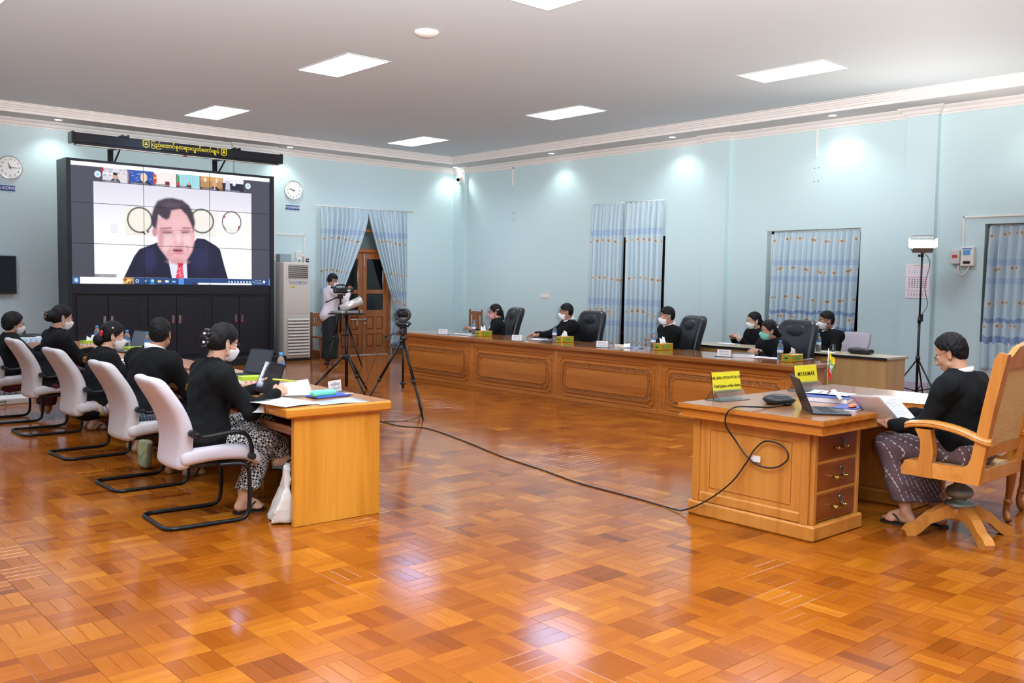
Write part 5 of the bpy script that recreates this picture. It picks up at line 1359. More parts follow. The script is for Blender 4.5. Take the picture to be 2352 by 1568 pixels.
def pat_mat(name, kind):
    if name in MATS: return MATS[name]
    n = N(name); n.set(Roughness=.8)
    if kind == 'puzzle':      # black and white woven puzzle squares with grey crosses
        def chk(sc, loc=(0, 0, 0)):
            c = n.n('ShaderNodeTexChecker'); c.inputs['Scale'].default_value = 1; c.inputs[1].default_value = (1, 1, 1, 1); c.inputs[2].default_value = (0, 0, 0, 1)
            n.l(n.coord('Object', (sc, sc, sc), (.3, .5, .4), loc), c.inputs[0]); return c.outputs['Fac']
        a, b_ = chk(15), chk(60, (.3, .3, .3))
        wob = n.noise(n.coord('Object', (1, 1, 1)), 60, 2)
        f = n.math('ABSOLUTE', n.math('SUBTRACT', a, n.math('MULTIPLY', b_, .75)))
        col = n.ramp(f, [(.0, lin('#121419')), (.4, lin('#121419')), (.5, lin('#d9dcdc')), (1, lin('#e4e6e4'))], 'CONSTANT')
        vo = n.n('ShaderNodeTexVoronoi'); vo.inputs['Scale'].default_value = 1; vo.inputs['Randomness'].default_value = .1; n.l(n.coord('Object', (11, 11, 11), (.3, .5, .4)), vo.inputs['Vector'])
        g = n.math('LESS_THAN', vo.outputs['Distance'], .2); col = n.mix(n.math('MULTIPLY', g, .85), col, (*lin('#5b6672'), 1))
    elif kind == 'dash':      # mauve with rows of pale dashes
        def wv(sc, d, off=0):
            s = n.n('ShaderNodeSeparateXYZ'); n.l(n.coord('Object', (1, 1, 1), (.35, .1, .25)), s.inputs[0])
            return n.math('FRACT', n.math('MULTIPLY', s.outputs[d], sc))
        a = n.math('LESS_THAN', wv(34, 1), .16); b_ = n.math('LESS_THAN', wv(24, 0), .5); c2 = n.math('LESS_THAN', wv(24, 2), .5)
        m = n.math('MULTIPLY', a, n.math('ABSOLUTE', n.math('SUBTRACT', b_, c2)))
        l2 = n.math('LESS_THAN', wv(96, 1), .18)
        col = n.mix(n.math('MULTIPLY', l2, .35), (*lin('#665058'), 1), (*lin('#43343b'), 1)); col = n.mix(m, col, (*lin('#cfd6dc'), 1))
    elif kind == 'check':
        def wv(sc, d):
            s = n.n('ShaderNodeSeparateXYZ'); n.l(n.coord('Object', (1, 1, 1), (.2, .1, .15)), s.inputs[0]); return n.math('LESS_THAN', n.math('FRACT', n.math('MULTIPLY', s.outputs[d], sc)), .18)
        m = n.math('MAXIMUM', wv(60, 2), wv(60, 0)); col = n.mix(n.math('MULTIPLY', m, .6), (*lin('#1d2736'), 1), (*lin('#8fa0b4'), 1))
    elif kind == 'stripe':    # violet, yellow and green bands
        s = n.n('ShaderNodeSeparateXYZ'); n.l(n.coord('Object', (1, 1, 1), (.2, .4, .3)), s.inputs[0])
        f = n.math('FRACT', n.math('MULTIPLY', s.outputs[0], 14)); col = n.ramp(f, [(0, lin('#8f7fa0')), (.3, lin('#c9bd7d')), (.55, lin('#93a58a')), (.75, lin('#a58fb0')), (.9, lin('#d2c48c'))], 'CONSTANT')
    else: col = (*lin(kind), 1)
    if isinstance(col, tuple): n.b.inputs['Base Color'].default_value = col
    else: n.l(col, n.b.inputs['Base Color'])
    n.bump(n.noise(n.coord(), 300, 2), .1, .002)
    MATS[name] = n.m; return n.m
M_mask = mat('mask_white', '#e6e9ee', .8, bump=.1, bscale=200)
M_shirt = mat('shirt_white', '#e9ebf0', .8)

def person(label, loc, rz, lean=.15, hyaw=0, hpitch=.1, wl=None, wr=None, skin='#c6937a', hair='bun', jacket='#131416', skirt='#2a1a2a', mask=None, glasses=None,
           collar=False, seat=.53, size=1.0, hv=.007, bv=.013, hcurl=((.35,)*4, (.35,)*4), hdir=None, hn=None, legs=None, stand=False, twist=0, hfwd=.03, elbow=None, feet=False, shoe=None, width=1.0, jlen=0, buttons=False, hroll=0, handh=.005, extra=None, fill=False, bulk=1.0, wrk=1.0):
    t = thing('person', label, 'person', loc, rz, None)
    Z = V3((0, 0, 1)); ax = V3((math.sin(lean), 0, math.cos(lean))); P = V3((0, 0, seat)); tw = rotm(0, 0, twist)
    Nk = P+ax*.49*size; up = (ax+Z*.6).normalized()
    Hc = Nk+up*.135+V3((hfwd, 0, 0)); Rh = rotm(0, 0, hyaw) @ rotm(0, hpitch, 0) @ rotm(hroll, 0, 0)
    wd = .185*width
    S = {s: P+ax*.415*size+tw @ V3((0, s*wd, 0)) for s in (1, -1)}
    Wt = {1: V3(wl or (.42, .12, seat+.27)), -1: V3(wr or (.42, -.12, seat+.27))}
    El = {}
    for s in (1, -1):
        pole = V3((elbow or {}).get(s, (-.35, s*.45, -1)))
        El[s], Wt[s] = ik(S[s], Wt[s], .285, .255, pole)
    hdir = hdir or {}; hn = hn or {}
    hd = {s: V3(hdir.get(s, (Wt[s]-El[s]).normalized()+V3((0, -s*.15, -.1)))) for s in (1, -1)}
    hnn = {s: V3(hn.get(s, (.1, s*.25, 1))) for s in (1, -1)}
    # legs
    L = {}
    for s in (1, -1):
        if legs and s in legs: L[s] = [V3(q) for q in legs[s]]
        elif stand: L[s] = [P+V3((0, s*.09, -.02)), V3((.02, s*.1, .46)), V3((-.01, s*.1, .08)), V3((1, s*.2, 0))]
        else: L[s] = [P+V3((.02, s*.09, -.03)), V3((.42, s*.11, seat-.03)), V3((.38, s*.1, .085)), V3((1, s*.1, 0))]
    sm = skin_mat(skin); ch = []
    # --- head (head space, then turned)
    hp = [EL((-.012, 0, .035), (.094, .076, .086)), EL((.022, 0, -.03), (.066, .062, .088)), EL((.05, 0, -.088), (.034, .038, .030)), RC((.02, -.045, -.07), (.05, -.018, -.092), .022, .02), RC((.02, .045, -.07), (.05, .018, -.092), .022, .02),
          EL((.05, .034, -.032), (.03, .027, .03)), EL((.05, -.034, -.032), (.03, .027, .03)), EL((.066, 0, .022), (.02, .05, .014)), RC((.082, 0, .006), (.104, 0, -.036), .008, .0135), EL((.094, .011, -.042), (.011, .009, .008)), EL((.094, -.011, -.042), (.011, .009, .008)),
          EL((.078, 0, -.068), (.014, .024, .0075)), EL((.076, 0, -.079), (.014, .021, .007))]
    for s in (1, -1):
        hp += [EL((-.012, s*.077, -.008), (.018, .008, .029), rotm(0, -.2, s*-.35)), EL((-.008, s*.076, -.034), (.011, .008, .012))]
    inv = Rh.transposed(); nb = inv @ (Nk-Hc)
    hp.append(RC((-.022, 0, -.045), tuple(nb), .054, .062))
    V, Q = sdf(hp, hv, .012, cut=[EL((.088, s*.032, .002), (.017, .016, .010)) for s in (1, -1)]+[EL((-.006, s*.087, -.006), (.010, .006, .018)) for s in (1, -1)]); V = relax(V, Q, 1)
    hs = .97
    T = lambda V: xf_pts(np.asarray(V)*hs, Rh, Hc)
    ch.append((T(V), Q, 0))
    for s in (1, -1):
        V, Q = sph((.067, s*.032, .001), .0145); ch.append((T(V), Q, 1)); V, Q = sph((.0765, s*.032, -.001), .0063); ch.append((T(V), Q, 2))
    V, Q = sdf([EL((.087, 0, -.0715), (.0085, .021, .0045)), EL((.085, 0, -.078), (.0085, .018, .005))], .003, .004); ch.append((T(V), Q, 3))
    for s in (1, -1):
        V, Q = sdf([RC((.083, s*.016, .022), (.072, s*.05, .022), .0038, .0028)], .0025, .003); ch.append((T(V), Q, 4))
    # --- trunk and limbs under the clothes, one skin
    bp = [EL(P+ax*.05, (.10, .145, .12)), EL(P+ax*.22, (.085, .12, .17)), EL(P+ax*.36, (.095, .14, .14)), RC(Nk-ax*.06, Nk+up*.02, .06, .056), RC(S[1], S[-1], .05, .05)]
    for s in (1, -1):
        bp += [RC(S[s], El[s], .045, .036), RC(El[s], Wt[s], .036, .024)]
        a, k, an, dd = L[s]; bp += [RC(a, k, .075, .052), RC(k, an, .05, .036)]
    V, Q = sdf(bp, .016, .03); ch.append((relax(V, Q, 2), Q, 0))
    for s in (1, -1):
        ch.append((*hand_chunks(Wt[s], hd[s], hnn[s], s == 1, hcurl[0 if s == 1 else 1], h=handh), 0))
        a, k, an, dd = L[s]
        if feet: ch.append((*foot_chunks(an, dd, left=s == 1, up=(L[s][2]-L[s][1])*-1 if abs(dd.z) > .15 or abs(an.z) > .2 else (0, 0, 1)), 0))
    body = np_obj('body', ch, [sm, mat('eye_white', '#e6e2dc', .3), mat('iris_dark', '#1c120d', .2), mat('lip_'+skin.strip('#'), tuple(np.array([int(skin[i:i+2], 16)/255 for i in (1, 3, 5)])*np.array([.85, .62, .62])), .5), mat('brow_black', '#1a1513', .8)], t)
    # --- hair
    hm = hair_mat(); hh = max(.006, hv)
    if hair in ('short', 'crew', 'balding'):
        off = .004 if hair == 'crew' else .012
        pr = [EL((-.014, 0, .038), (.097+off*.7, .078+off*.7, .088+off)), EL((-.05, 0, -.01), (.058, .067, .07))]
        fr = .075 if hair != 'balding' else .045
        def keep(X, Y, Zz, fr=fr):
            return np.maximum(np.maximum((X-fr)*.85-(Zz-.06)*.5, -.058-Zz-.25*np.clip(-X-.03, 0, 1)), np.minimum((X-.012)*.9-(Zz-.035)*.6, .03-Zz+0*X)*1.0-0*Y)
        hr = solid('hair', pr, hh, hm, t, k=.03, keep=keep, wr=.0035, wf=150, xf=Matrix.Translation(Hc) @ (Rh*hs).to_4x4())
    else:
        pr = [EL((-.014, 0, .038), (.104, .086, .097)), EL((-.045, 0, .0), (.072, .078, .085))]
        def keep(X, Y, Zz): return np.maximum((X-.058)*.8-(Zz-.055)*.62, -.088-Zz+0*X)
        def keep2(X, Y, Zz): return np.where(X < -.07, -.01, np.maximum((X-.062)*.8-(Zz-.05)*.62, -.09-Zz+.3*np.clip(X+.03, 0, 1)))
        if hair == 'bun': pr += [EL((-.125, 0, -.015), (.05, .055, .06)), EL((-.095, 0, -.01), (.05, .05, .05))]
        if hair == 'low': pr += [EL((-.115, 0, -.06), (.045, .05, .055)), RC((-.08, 0, -.03), (-.11, 0, -.06), .045, .04)]
        if hair == 'pony': pr += [RC((-.10, 0, -.01), (-.125, 0, -.13), .04, .025)]
        if hair == 'mop': pr += [EL((-.03, 0, .02), (.10, .095, .10)), EL((-.05, 0, -.04), (.065, .08, .05))]
        hr = solid('hair', pr, hh, hm, t, k=.02, keep=keep2, wr=.002, wf=110, xf=Matrix.Translation(Hc) @ (Rh*hs).to_4x4())
    HX = Matrix.Translation(Hc) @ (Rh*hs).to_4x4()
    if mask:
        mp = [EL((.022, 0, -.03), (.078, .071, .094)), EL((.05, 0, -.085), (.045, .048, .04)), RC((.09, 0, -.012), (.112, 0, -.036), .012, .016), EL((.068, 0, -.055), (.047, .05, .05))]
        mk = solid('face_mask', mp, max(.005, hv*.8), mask, t, k=.02, keep=lambda X, Y, Zz: np.maximum(np.maximum(.022-X+.35*(np.abs(Y)-.06), -.118-Zz), Zz+.012+1.2*np.abs(Y)*np.abs(Y)*6-.0), xf=HX, it=1)
        b = B(); b.M = HX
        for s in (1, -1):
            b.tube(smooth_path([(.03, s*.068, -.035), (.0, s*.078, -.01), (-.02, s*.088, .018), (-.032, s*.085, -.0)], 3), .0016, 5); b.tube(smooth_path([(.03, s*.062, -.088), (.0, s*.074, -.06), (-.022, s*.083, -.035), (-.032, s*.085, -.0)], 3), .0016, 5)
        b.obj('ear_loop', mask, mk)
    if glasses:
        b = B(); b.M = HX
        for s in (1, -1):
            b.tube([(.098-abs(math.cos(a))*0-.010*(1+s*0)*abs(.032+.022*math.cos(a)-.02)/.03, s*(.033+.023*math.cos(a)), .0+.017*math.sin(a)) for a in [2*PI*i/18 for i in range(18)]], .0016, 6, closed=True)
            b.tube([(.088, s*.056, .004), (.04, s*.078, .01), (-.02, s*.088, .012), (-.035, s*.087, -.005)], .0016, 6)
        b.tube([(.1, -.01, .004), (.103, 0, .007), (.1, .01, .004)], .0016, 6)
        b.obj('spectacles', mat('spec_'+glasses.strip('#'), glasses, .25, .6), t)
    # --- clothes
    wl_ = wool('wool_'+jacket.strip('#'), jacket) if jacket != '#d8d3de' else mat('shirt_mauve', jacket, .85, bump=.15, bscale=300)
    bo = V3(((bulk-1)*.11, 0, 0))
    jp = [EL(P+bo+ax*.05, (.135*bulk, .18*width, .13)), EL(P+bo+ax*.20, (.118*bulk, .158*width, .17)), EL(P+bo*.5+ax*.34, (.128*bulk, .175*width, .155)), RC(S[1], S[-1], .066, .066), RC(Nk-up*.015, Nk-up*.03, .075, .085)]
    if jlen: jp += [EL(P+V3((-.02, 0, -.03)), (.165, .2*width, .14)), EL(P+V3((.05, 0, .0)), (.15, .19, .10))]
    for s in (1, -1):
        jp += [RC(Nk-ax*.03+V3((0, s*.05, 0)), S[s], .055, .066), RC(S[s], El[s], .068, .054), RC(El[s], El[s].lerp(Wt[s], .93), .054, .041)]
    cz = [RC(Nk-ax*.012, Nk+up*.2, .061, .075)]
    def hem(X, Y, Zz): return (P.z-(.17 if jlen else .06))-Zz+0*X+0*Y
    jk = solid('jacket', jp, bv, wl_, t, k=.05, cut=cz, keep=hem, wr=.008*wrk, wf=24, seed=len(label) % 7, it=1)
    # stand collar
    c0 = Nk-ax*.01; u = up
    fr_ = frame(u.orthogonal(), u)
    def ringc(r0, r1, z0, z1, nm, m):
        prf = [(r0, z0), (r0+.004, z1), (r0-.006, z1), (r0-.012, z0)]
        b = B(); n_ = 28; vs = []
        fx = V3((1, 0, 0)); fx = (fx-u*fx.dot(u)).normalized(); fy = u.cross(fx)
        for (r, z) in prf:
            for i in range(n_):
                a = 2*PI*i/n_; zz = z-(.02*math.cos(a) if True else 0)
                vs.append(c0+fx*(r*math.cos(a)*1.02)+fy*(r*math.sin(a))+u*zz)
        b.add(vs, [(j*n_+i, j*n_+(i+1) % n_, ((j+1) % 4)*n_+(i+1) % n_, ((j+1) % 4)*n_+i) for j in range(4) for i in range(n_)], True)
        b.obj(nm, m, t)
    if collar: ringc(.077, 0, -.012, .042, 'shirt_collar', M_shirt)
    else: ringc(.07, 0, -.01, .03, 'jacket_collar', wl_)
    # longyi
    if skirt:
        kp = [EL(P+V3((.0, 0, -.0)), (.135, .175, .12))]
        for s in (1, -1):
            a, k, an, dd = L[s]
            kp += [RC(a, k, .105 if not stand else .12, .082 if not stand else .115), RC(k, k.lerp(an, .86), .082 if not stand else .115, .075 if not stand else .10)]
        mid = lambda i: (L[1][i]+L[-1][i])/2
        if not legs or stand or fill: kp += [RC(mid(0), mid(1), .09 if not stand else .13, .075 if not stand else .14), RC(mid(1), mid(1).lerp(mid(2), .86), .075 if not stand else .14, .085 if not stand else .15)]
        km = skirt if not isinstance(skirt, str) else pat_mat('cloth_'+skirt.strip('#'), skirt)
        zmin = min(L[1][2].z, L[-1][2].z)+(.065 if not stand else .03)
        solid('longyi', kp, bv*.95, km, t, k=.05, wr=.005, wf=22, seed=3, it=2, keep=lambda X, Y, Zz: zmin-Zz+0*X+0*Y)
    if shoe:
        for s in (1, -1):
            a, k, an, dd = L[s]; fu = V3((0, 0, 1)) if an.z < .2 else (L[s][2]-L[s][1])*-1
            Rf = frame(dd, fu); b = B()
            ol = smooth_path([(-.075, 0, 0), (-.06, .034, 0), (.0, .034, 0), (.07, .045, 0), (.13, .04, 0), (.165, .0, 0), (.13, -.042, 0), (.07, -.045, 0), (0, -.034, 0), (-.06, -.034, 0), (-.075, 0, 0)], 3)[:-1]
            b.prism([(q.x, q.y) for q in ol], -.1, -.086, lambda u_, v_, h_: an+Rf @ V3((u_, v_, h_)))
            for q in (1, -1): b.tube([an+Rf @ V3(p) for p in smooth_path([(.11, 0, -.07), (.085, q*.015, -.035), (.05, q*.035, -.04), (.01, q*.04, -.085)], 4)], .006, 6)
            b.obj('sandal', mat('sandal_black', '#151413', .5), t)
    info = dict(t=t, HX=HX, W=Wt, E=El, hd=hd, hn=hnn, P=P, ax=ax, N=Nk, up=up)
    return info

JB = '#1d1e21'
# nearest woman on the left, writing on a tablet, legs crossed
a1 = person('woman in a black jacket and puzzle patterned longyi writing on a tablet, nearest the camera', (2.46, 5.83, 0), -.04, lean=.2, hyaw=.12, hpitch=.28, hfwd=.05, wl=(.46, .13, .815), wr=(.46, -.16, .81), skin='#d3a184', hair='bun', skirt='puzzle', mask=M_mask, glasses='#4a3a36', jlen=1, bulk=1.15, wrk=1.2, bv=.010, hv=.005, feet=True, shoe=True, handh=.004,
            hcurl=((.25, .3, .3, .3), (.55, .6, .65, .7)), hdir={1: (.75, -.25, .55), -1: (.85, .45, .15)}, hn={1: (-.5, .8, .1), -1: (.1, -.75, .6)},
            legs={1: ((.02, .09, .51), (.43, .04, .60), (.53, -.10, .37), (1, -.55, -.1)), -1: ((.02, -.09, .5), (.40, -.1, .49), (.27, -.06, .10), (1, .05, 0))})
# man with his back turned
a2 = person('man in a black jacket with his back turned, between two women of the left row', (2.52, 7.06, 0), .35, lean=.28, hyaw=.55, hpitch=.05, wl=(.46, .2, .80), wr=(.46, -.1, .80), skin='#b07d60', hair='crew', skirt='check', collar=True, feet=True, shoe=True, bv=.012, hv=.006, width=1.1)
# woman with red hair tie
a3 = person('woman with a red hair tie and white mask holding papers in the left row', (2.60, 8.5, 0), -.08, lean=.30, hyaw=-.05, hpitch=.2, seat=.47, wl=(.46, .14, .79), wr=(.48, -.16, .80), skin='#d2a587', hair='low', skirt='stripe', mask=M_mask, glasses='#7a3038', feet=True, shoe=True, jlen=1, bv=.012, hv=.006, size=.94,
            hdir={1: (.9, -.2, -.1), -1: (.8, .4, .1)}, hn={1: (.1, .2, 1), -1: (.1, -.6, .8)})
# tall masked woman
a4 = person('woman in black with a patterned hair clip looking down, fourth of the left row', (2.66, 9.95, 0), .0, lean=.16, hyaw=.05, hpitch=.25, wl=(.46, .12, .80), wr=(.48, -.1, .80), skin='#c99a7f', hair='bun', skirt='#4a1226', mask=M_mask, glasses='#999999', feet=True, shoe=True, jlen=1, bv=.014, hv=.007)
a5 = person('short haired masked person at the left edge, farthest of the row', (2.50, 10.98, 0), .0, lean=.1, hyaw=.1, hpitch=.15, seat=.45, wl=(.46, .12, .80), wr=(.46, -.1, .80), skin='#bb8a70', hair='mop', skirt='#4a1226', mask=M_mask, glasses='#222222', bv=.015, hv=.007, size=.95)
# camera man
a6 = person('barefoot man in white shirt and dark longyi filming with a camcorder', (8.80, 15.0, 0), -.2, lean=.06, hyaw=-.05, hpitch=.3, seat=.93, stand=True, wl=(.30, .08, 1.27), wr=(.34, -.1, 1.36), skin='#8f5f48', hair='crew', jacket='#d8d3de', skirt='#0f1a1b', mask=M_mask, feet=True, jlen=1, bv=.015, hv=.007)
# bench, from the far end
a7 = person('woman in a pink mask and open black jacket at the far end of the bench', (9.78, 11.34, 0), 2.45, lean=.08, hyaw=-.02, hpitch=.12, seat=.5, size=.92, wl=(.42, .2, .80), wr=(.40, -.2, .78), skin='#a9785f', hair='pony', skirt='#23262c', mask=mat('mask_pink', '#e09a9c', .8), glasses='#333333', bv=.016, hv=.0075)
a8 = person('man with white collar and both hands on a notebook at the bench', (9.95, 9.80, 0), 2.75, lean=.2, hyaw=-.35, hpitch=.08, seat=.52, wl=(.60, .02, .79), wr=(.58, -.16, .79), skin='#9b6a4f', hair='short', skirt='#23262c', collar=True, mask=M_mask, glasses='#3a3a3a', bv=.016, hv=.0075)
a9 = person('man with white collar before the tall curtains, arms folded at the bench', (9.90, 7.90, 0), 2.7, lean=.1, hyaw=-.2, hpitch=.08, seat=.52, wl=(.25, .0, .80), wr=(.25, -.02, .77), skin='#a87258', hair='short', skirt='#23262c', collar=True, mask=M_mask, bv=.016, hv=.0075, width=1.1)
a10 = person('woman in a green mask with clasped hands at the near end of the bench', (9.90, 6.24, 0), 2.85, lean=.3, hyaw=-.35, hpitch=.1, seat=.48, size=.9, wl=(.38, .05, .785), wr=(.38, -.05, .785), skin='#b98a70', hair='low', skirt='#23262c', mask=mat('mask_green', '#7fd3c4', .8), glasses='#2a2320', bv=.015, hv=.0075, hcurl=((.6,)*4, (.6,)*4), hdir={1: (.6, -.8, 0), -1: (.6, .8, 0)}, hn={1: (.5, .4, .7), -1: (.5, -.4, .7)})
a11 = person('woman writing at the light office desk by the window', (11.52, 7.56, 0), 2.75, lean=.22, hyaw=-.2, hpitch=.12, seat=.48, wl=(.40, .1, .80), wr=(.42, -.1, .81), skin='#d0a084', hair='low', skirt='#23262c', mask=M_mask, glasses='#8a8580', bv=.017, hv=.008, size=.95)
a12 = person('man with white collar seated behind the light office desk by the window', (11.44, 6.42, 0), 2.8, lean=.15, hyaw=-.3, hpitch=.05, seat=.5, wl=(.46, .2, .79), wr=(.42, -.1, .79), skin='#9c6a50', hair='short', skirt='#23262c', collar=True, mask=M_mask, glasses='#222222', bv=.017, hv=.008)
# reader on the right
a13 = person('man in a black jacket and mauve dashed longyi reading papers in the teak armchair', (6.03, 2.40, 0), PI/2, lean=.2, hyaw=.12, hpitch=.42, hfwd=.05, seat=.555, wl=(.44, .20, .685), wr=(.46, -.06, .72), skin='#c69274', hair='balding', skirt='dash', collar=True, glasses='#5a4a44', bv=.010, hv=.005, feet=True, shoe=True, handh=.004, width=1.15, size=.97,
             elbow={1: (-.3, .6, -1)}, hdir={1: (.9, -.25, .25), -1: (.9, .3, .1)}, hn={1: (-.2, .85, .5), -1: (0, -.8, .6)}, hcurl=((.6, .65, .7, .7), (.5,)*4),
             legs={1: ((.02, .09, .55), (.50, .09, .52), (.38, .06, .10), (1, .1, 0)), -1: ((.02, -.09, .55), (.46, -.12, .52), (.24, -.1, .10), (1, -.1, 0))}, fill=True, bulk=1.3, wrk=1.35)
# ---------------------------------------------------------------- small things
n_ = N('bottle_plastic'); n_.set(Base_Color=(.9, .95, .98, 1), Roughness=.08, IOR=1.25); n_.b.inputs['Transmission Weight'].default_value = .85; M_pet = n_.m
M_cap = mat('cap_blue', '#4aa8e8', .4); M_lab = mat('label_blue', '#3f86d0', .5); M_labw = mat('label_white', '#e8eef5', .5)
def bottle_proto():
    t = thing('water_bottle', 'x', 'bottle', group='small water bottles')
    B().lathe([(.0, 0), (.027, 0), (.032, .006), (.031, .02), (.0325, .03), (.031, .045), (.0325, .055), (.031, .07), (.0325, .08), (.032, .13), (.031, .15), (.024, .175), (.014, .19), (.0135, .2)], 20).obj('bottle_body', M_pet, t)
    B().lathe([(.0332, .085), (.0334, .115)], 20).obj('label', M_labw, t, fix=False); B().lathe([(.0334, .115), (.0334, .138)], 20).obj('label_band', M_lab, t, fix=False)
    B().lathe([(.016, .195), (.016, .218), (.0145, .221), (0, .221)], 16).obj('cap', M_cap, t)
    return t
_b = bottle_proto(); _first = [True]
def bottle(loc, label, s=1.0):
    o = _b if _first[0] else dup(_b, loc); _first[0] = False
    o.location = loc; o['label'] = label; o.scale = (s, s, s)
ZB, ZO, ZK, ZL = .735, .75, .7655, .7662
for (x, y), lb in zip(((9.30, 11.4), (9.27, 9.53), (9.30, 7.73), (9.19, 5.79)), ('water bottle at the far end of the bench', 'water bottle beside the notebook of the man with outstretched arms', 'water bottle in front of the man before the tall curtains', 'water bottle beside the near gold tissue box')): bottle((x, y, ZB), lb)
bottle((10.75, 8.15, ZO), 'water bottle on the office desk beside the far tissue box'); bottle((10.62, 6.15, ZO), 'water bottle on the office desk in front of the seated man', 1.05)
bottle(LD(.71, 1.57), 'water bottle behind the tablet on the left desk', .98); bottle(LD(.70, 4.72), 'water bottle on the left row beyond the man with his back turned'); bottle(LD(.62, 5.15), 'water bottle half hidden by the open laptop of the left row'); bottle(LD(.6, 6.2), 'water bottle beside the silver laptop at the far end of the left row')
def tumbler(loc, label, up=True):
    t = thing('drinking_glass', label, 'glass', loc, 0, 'drinking glasses')
    B().lathe([(.0, 0), (.028, 0), (.034, .085), (.0315, .085), (.026, .006), (0, .006)] if up else [(.034, 0), (.028, .085), (0, .085), (0, .079), (.026, .079), (.0315, 0)], 20).obj('glass_body', M_glass, t)
    B().lathe([(.0, 0), (.05, 0), (.055, .004), (.05, .006), (0, .004)], 20, c=(0, 0, -.006)).obj('saucer', M_pw, t)
for p, lb in (((9.42, 11.28, ZB+.006), 'drinking glass behind the far gold tissue box'), ((9.38, 7.58, ZB+.006), 'drinking glass behind the third gold tissue box'), ((9.32, 5.68, ZB+.006), 'drinking glass between bottle and near gold tissue box'), ((10.72, 6.0, ZO+.006), 'drinking glass on the office desk beside the bottle')): tumbler(p, lb)
tumbler(LD(.6, 1.62, ZL+.006), 'upturned drinking glass beside the tablet on the left desk', False); tumbler(LD(.62, 4.55, ZL+.006), 'drinking glass beside the green tissue box of the left row')
def gold_box(loc, label, ti):
    t = thing('tissue_box', label, 'tissue box', loc, 0, 'gold tissue boxes on the bench'); g = mat('gold_lacquer', '#c4982a', .3, .3)
    B().box(-.12, .12, -.065, .065, 0, .085, .004).obj('box', g, t)
    gr = mat('emblem_green', '#3fb54a', .4); go = mat('emblem_gold', '#d9a52a', .35, .4)
    for q, (f, w) in enumerate(((lambda a, b_, h: (a, -.065-h, .044+b_), .066), (lambda a, b_, h: (-.12-h, -a, .044+b_), .036))):
        e = [(w*math.cos(2*PI*i/24), .026*math.sin(2*PI*i/24)) for i in range(24)]
        m = B().prism(e, 0, .002, f).obj('emblem', gr, t); r = random.Random(q)
        b = B()
        for k in range(7): x = -w*.55+w*1.1*k/6; b.prism([(x+.011*math.cos(2*PI*i/8), .009*math.sin(2*PI*i/8)+.005*math.sin(k*2.1)) for i in range(8)], .001, .004, f)
        b.obj('figure', go, m, kind='stuff')
        o = [(-w*1.5, -.037), (w*1.5, -.037), (w*1.5, .037), (-w*1.5, .037)]; B().ring(o, [(x*.96, y*.93) for x, y in o], 0, .002, f).obj('border', go, t)
    tissue(t, (0, 0, .083), ti)
def tissue(parent, c, seed, sc=1.0):
    r = random.Random(seed); c = V3(c); ph = r.uniform(0, 6); L = r.uniform(.045, .07)*sc
    def f(u, v):
        a = (u-.5)*2; s = .055*sc*(1-.35*v)
        return c+V3((a*s, .016*math.sin(a*4+ph)*(v+.15)*sc+.02*sc*v*math.cos(ph), v*L+.015*sc*v*math.sin(a*3+ph)))
    o = B().grid(12, 6, f).obj('tissue', M_paper, parent, fix=False); m = o.modifiers.new('t', 'SOLIDIFY'); m.thickness = .001
for q, ((x, y), lb) in enumerate(zip(((9.05, 10.86), (9.15, 9.2), (9.22, 7.5), (9.1, 5.58)), ('gold tissue box in front of the woman in the pink mask', 'gold tissue box in front of the empty black chair', 'gold tissue box before the tall curtains', 'gold tissue box nearest the camera at the bench end'))): gold_box((x, y, ZB), lb, q)
def green_box(loc, rz, label, seed, tis=True):
    t = thing('tissue_box', label, 'tissue box', loc, rz, 'green paper tissue boxes')
    B().box(-.11, .11, -.06, .06, .025, .06, .002).obj('box_upper', mat('box_lime', '#a9c832', .5), t); B().box(-.1102, .1102, -.0602, .0602, 0, .03, .002).obj('box_lower', mat('box_cream', '#e6e2d2', .5), t)
    b = B()
    for k in range(5): b.cyl((-.08+k*.04, -.0602, .018), (-.08+k*.04, -.0612, .018), .012, n=8)
    b.obj('flower_print', mat('print_rose', '#d59aa8', .6), t, kind='stuff')
    if tis: tissue(t, (0, 0, .058), seed, 1.1)
green_box((10.72, 8.3, ZO), 0, 'green tissue box at the far end of the office desks', 11); green_box((10.62, 6.42, ZO), .1, 'green tissue box beside the bottle on the near office desk', 12)
green_box(LD(.42, 1.42), -.2, 'green tissue box on the left desk beside the tablet', 13, False); green_box(LD(.62, 4.85), .1, 'green tissue box beyond the man with his back turned', 14, False); green_box(LD(.5, 6.05), .1, 'green tissue box behind the silver laptop', 15)
def name_plate(loc, rz, label, lines, w=.16):
    t = thing('name_plate', label, 'name plate', loc, rz, 'white name plates')     # reads from local -y
    B().box(-w/2-.02, w/2+.02, -.035, .035, 0, .005, .001).obj('base', M_glass, t)
    B().box(-w/2, w/2, -.003, .003, .005, .085, .001, R=rotm(-.12)).obj('card', M_paper, t)
    for q, (s, sz, z) in enumerate(lines): text_mesh(s, sz, lambda a, b_, c: (a, -.0042-.0+.12*(z+b_-.045), z+b_), M_black, 'lettering', t)
MMR = [('ြပည်ေထာင်စု', .02, .062), ('တရားလွှတ်ေတာ်ချုပ်', .014, .03)]
for (x, y), lb in zip(((8.76, 11.5), (8.74, 9.75), (8.84, 8.2), (8.98, 6.4)), ('white name plate at the far end of the bench', 'white name plate in front of the man with the notebook', 'white name plate beside the eraser box on the bench', 'white name plate in front of the woman in the green mask')): name_plate((x, y, ZB), -PI/2+.35, lb, MMR)
name_plate(LD(.66, .6), .5, 'white acrylic name plate on the near left desk', [('ဆ႐ုံးြကီးများ', .022, .06), ('ြပည်ေထာင်စုတရားလွှတ်ေတာ်', .014, .03)], .17)
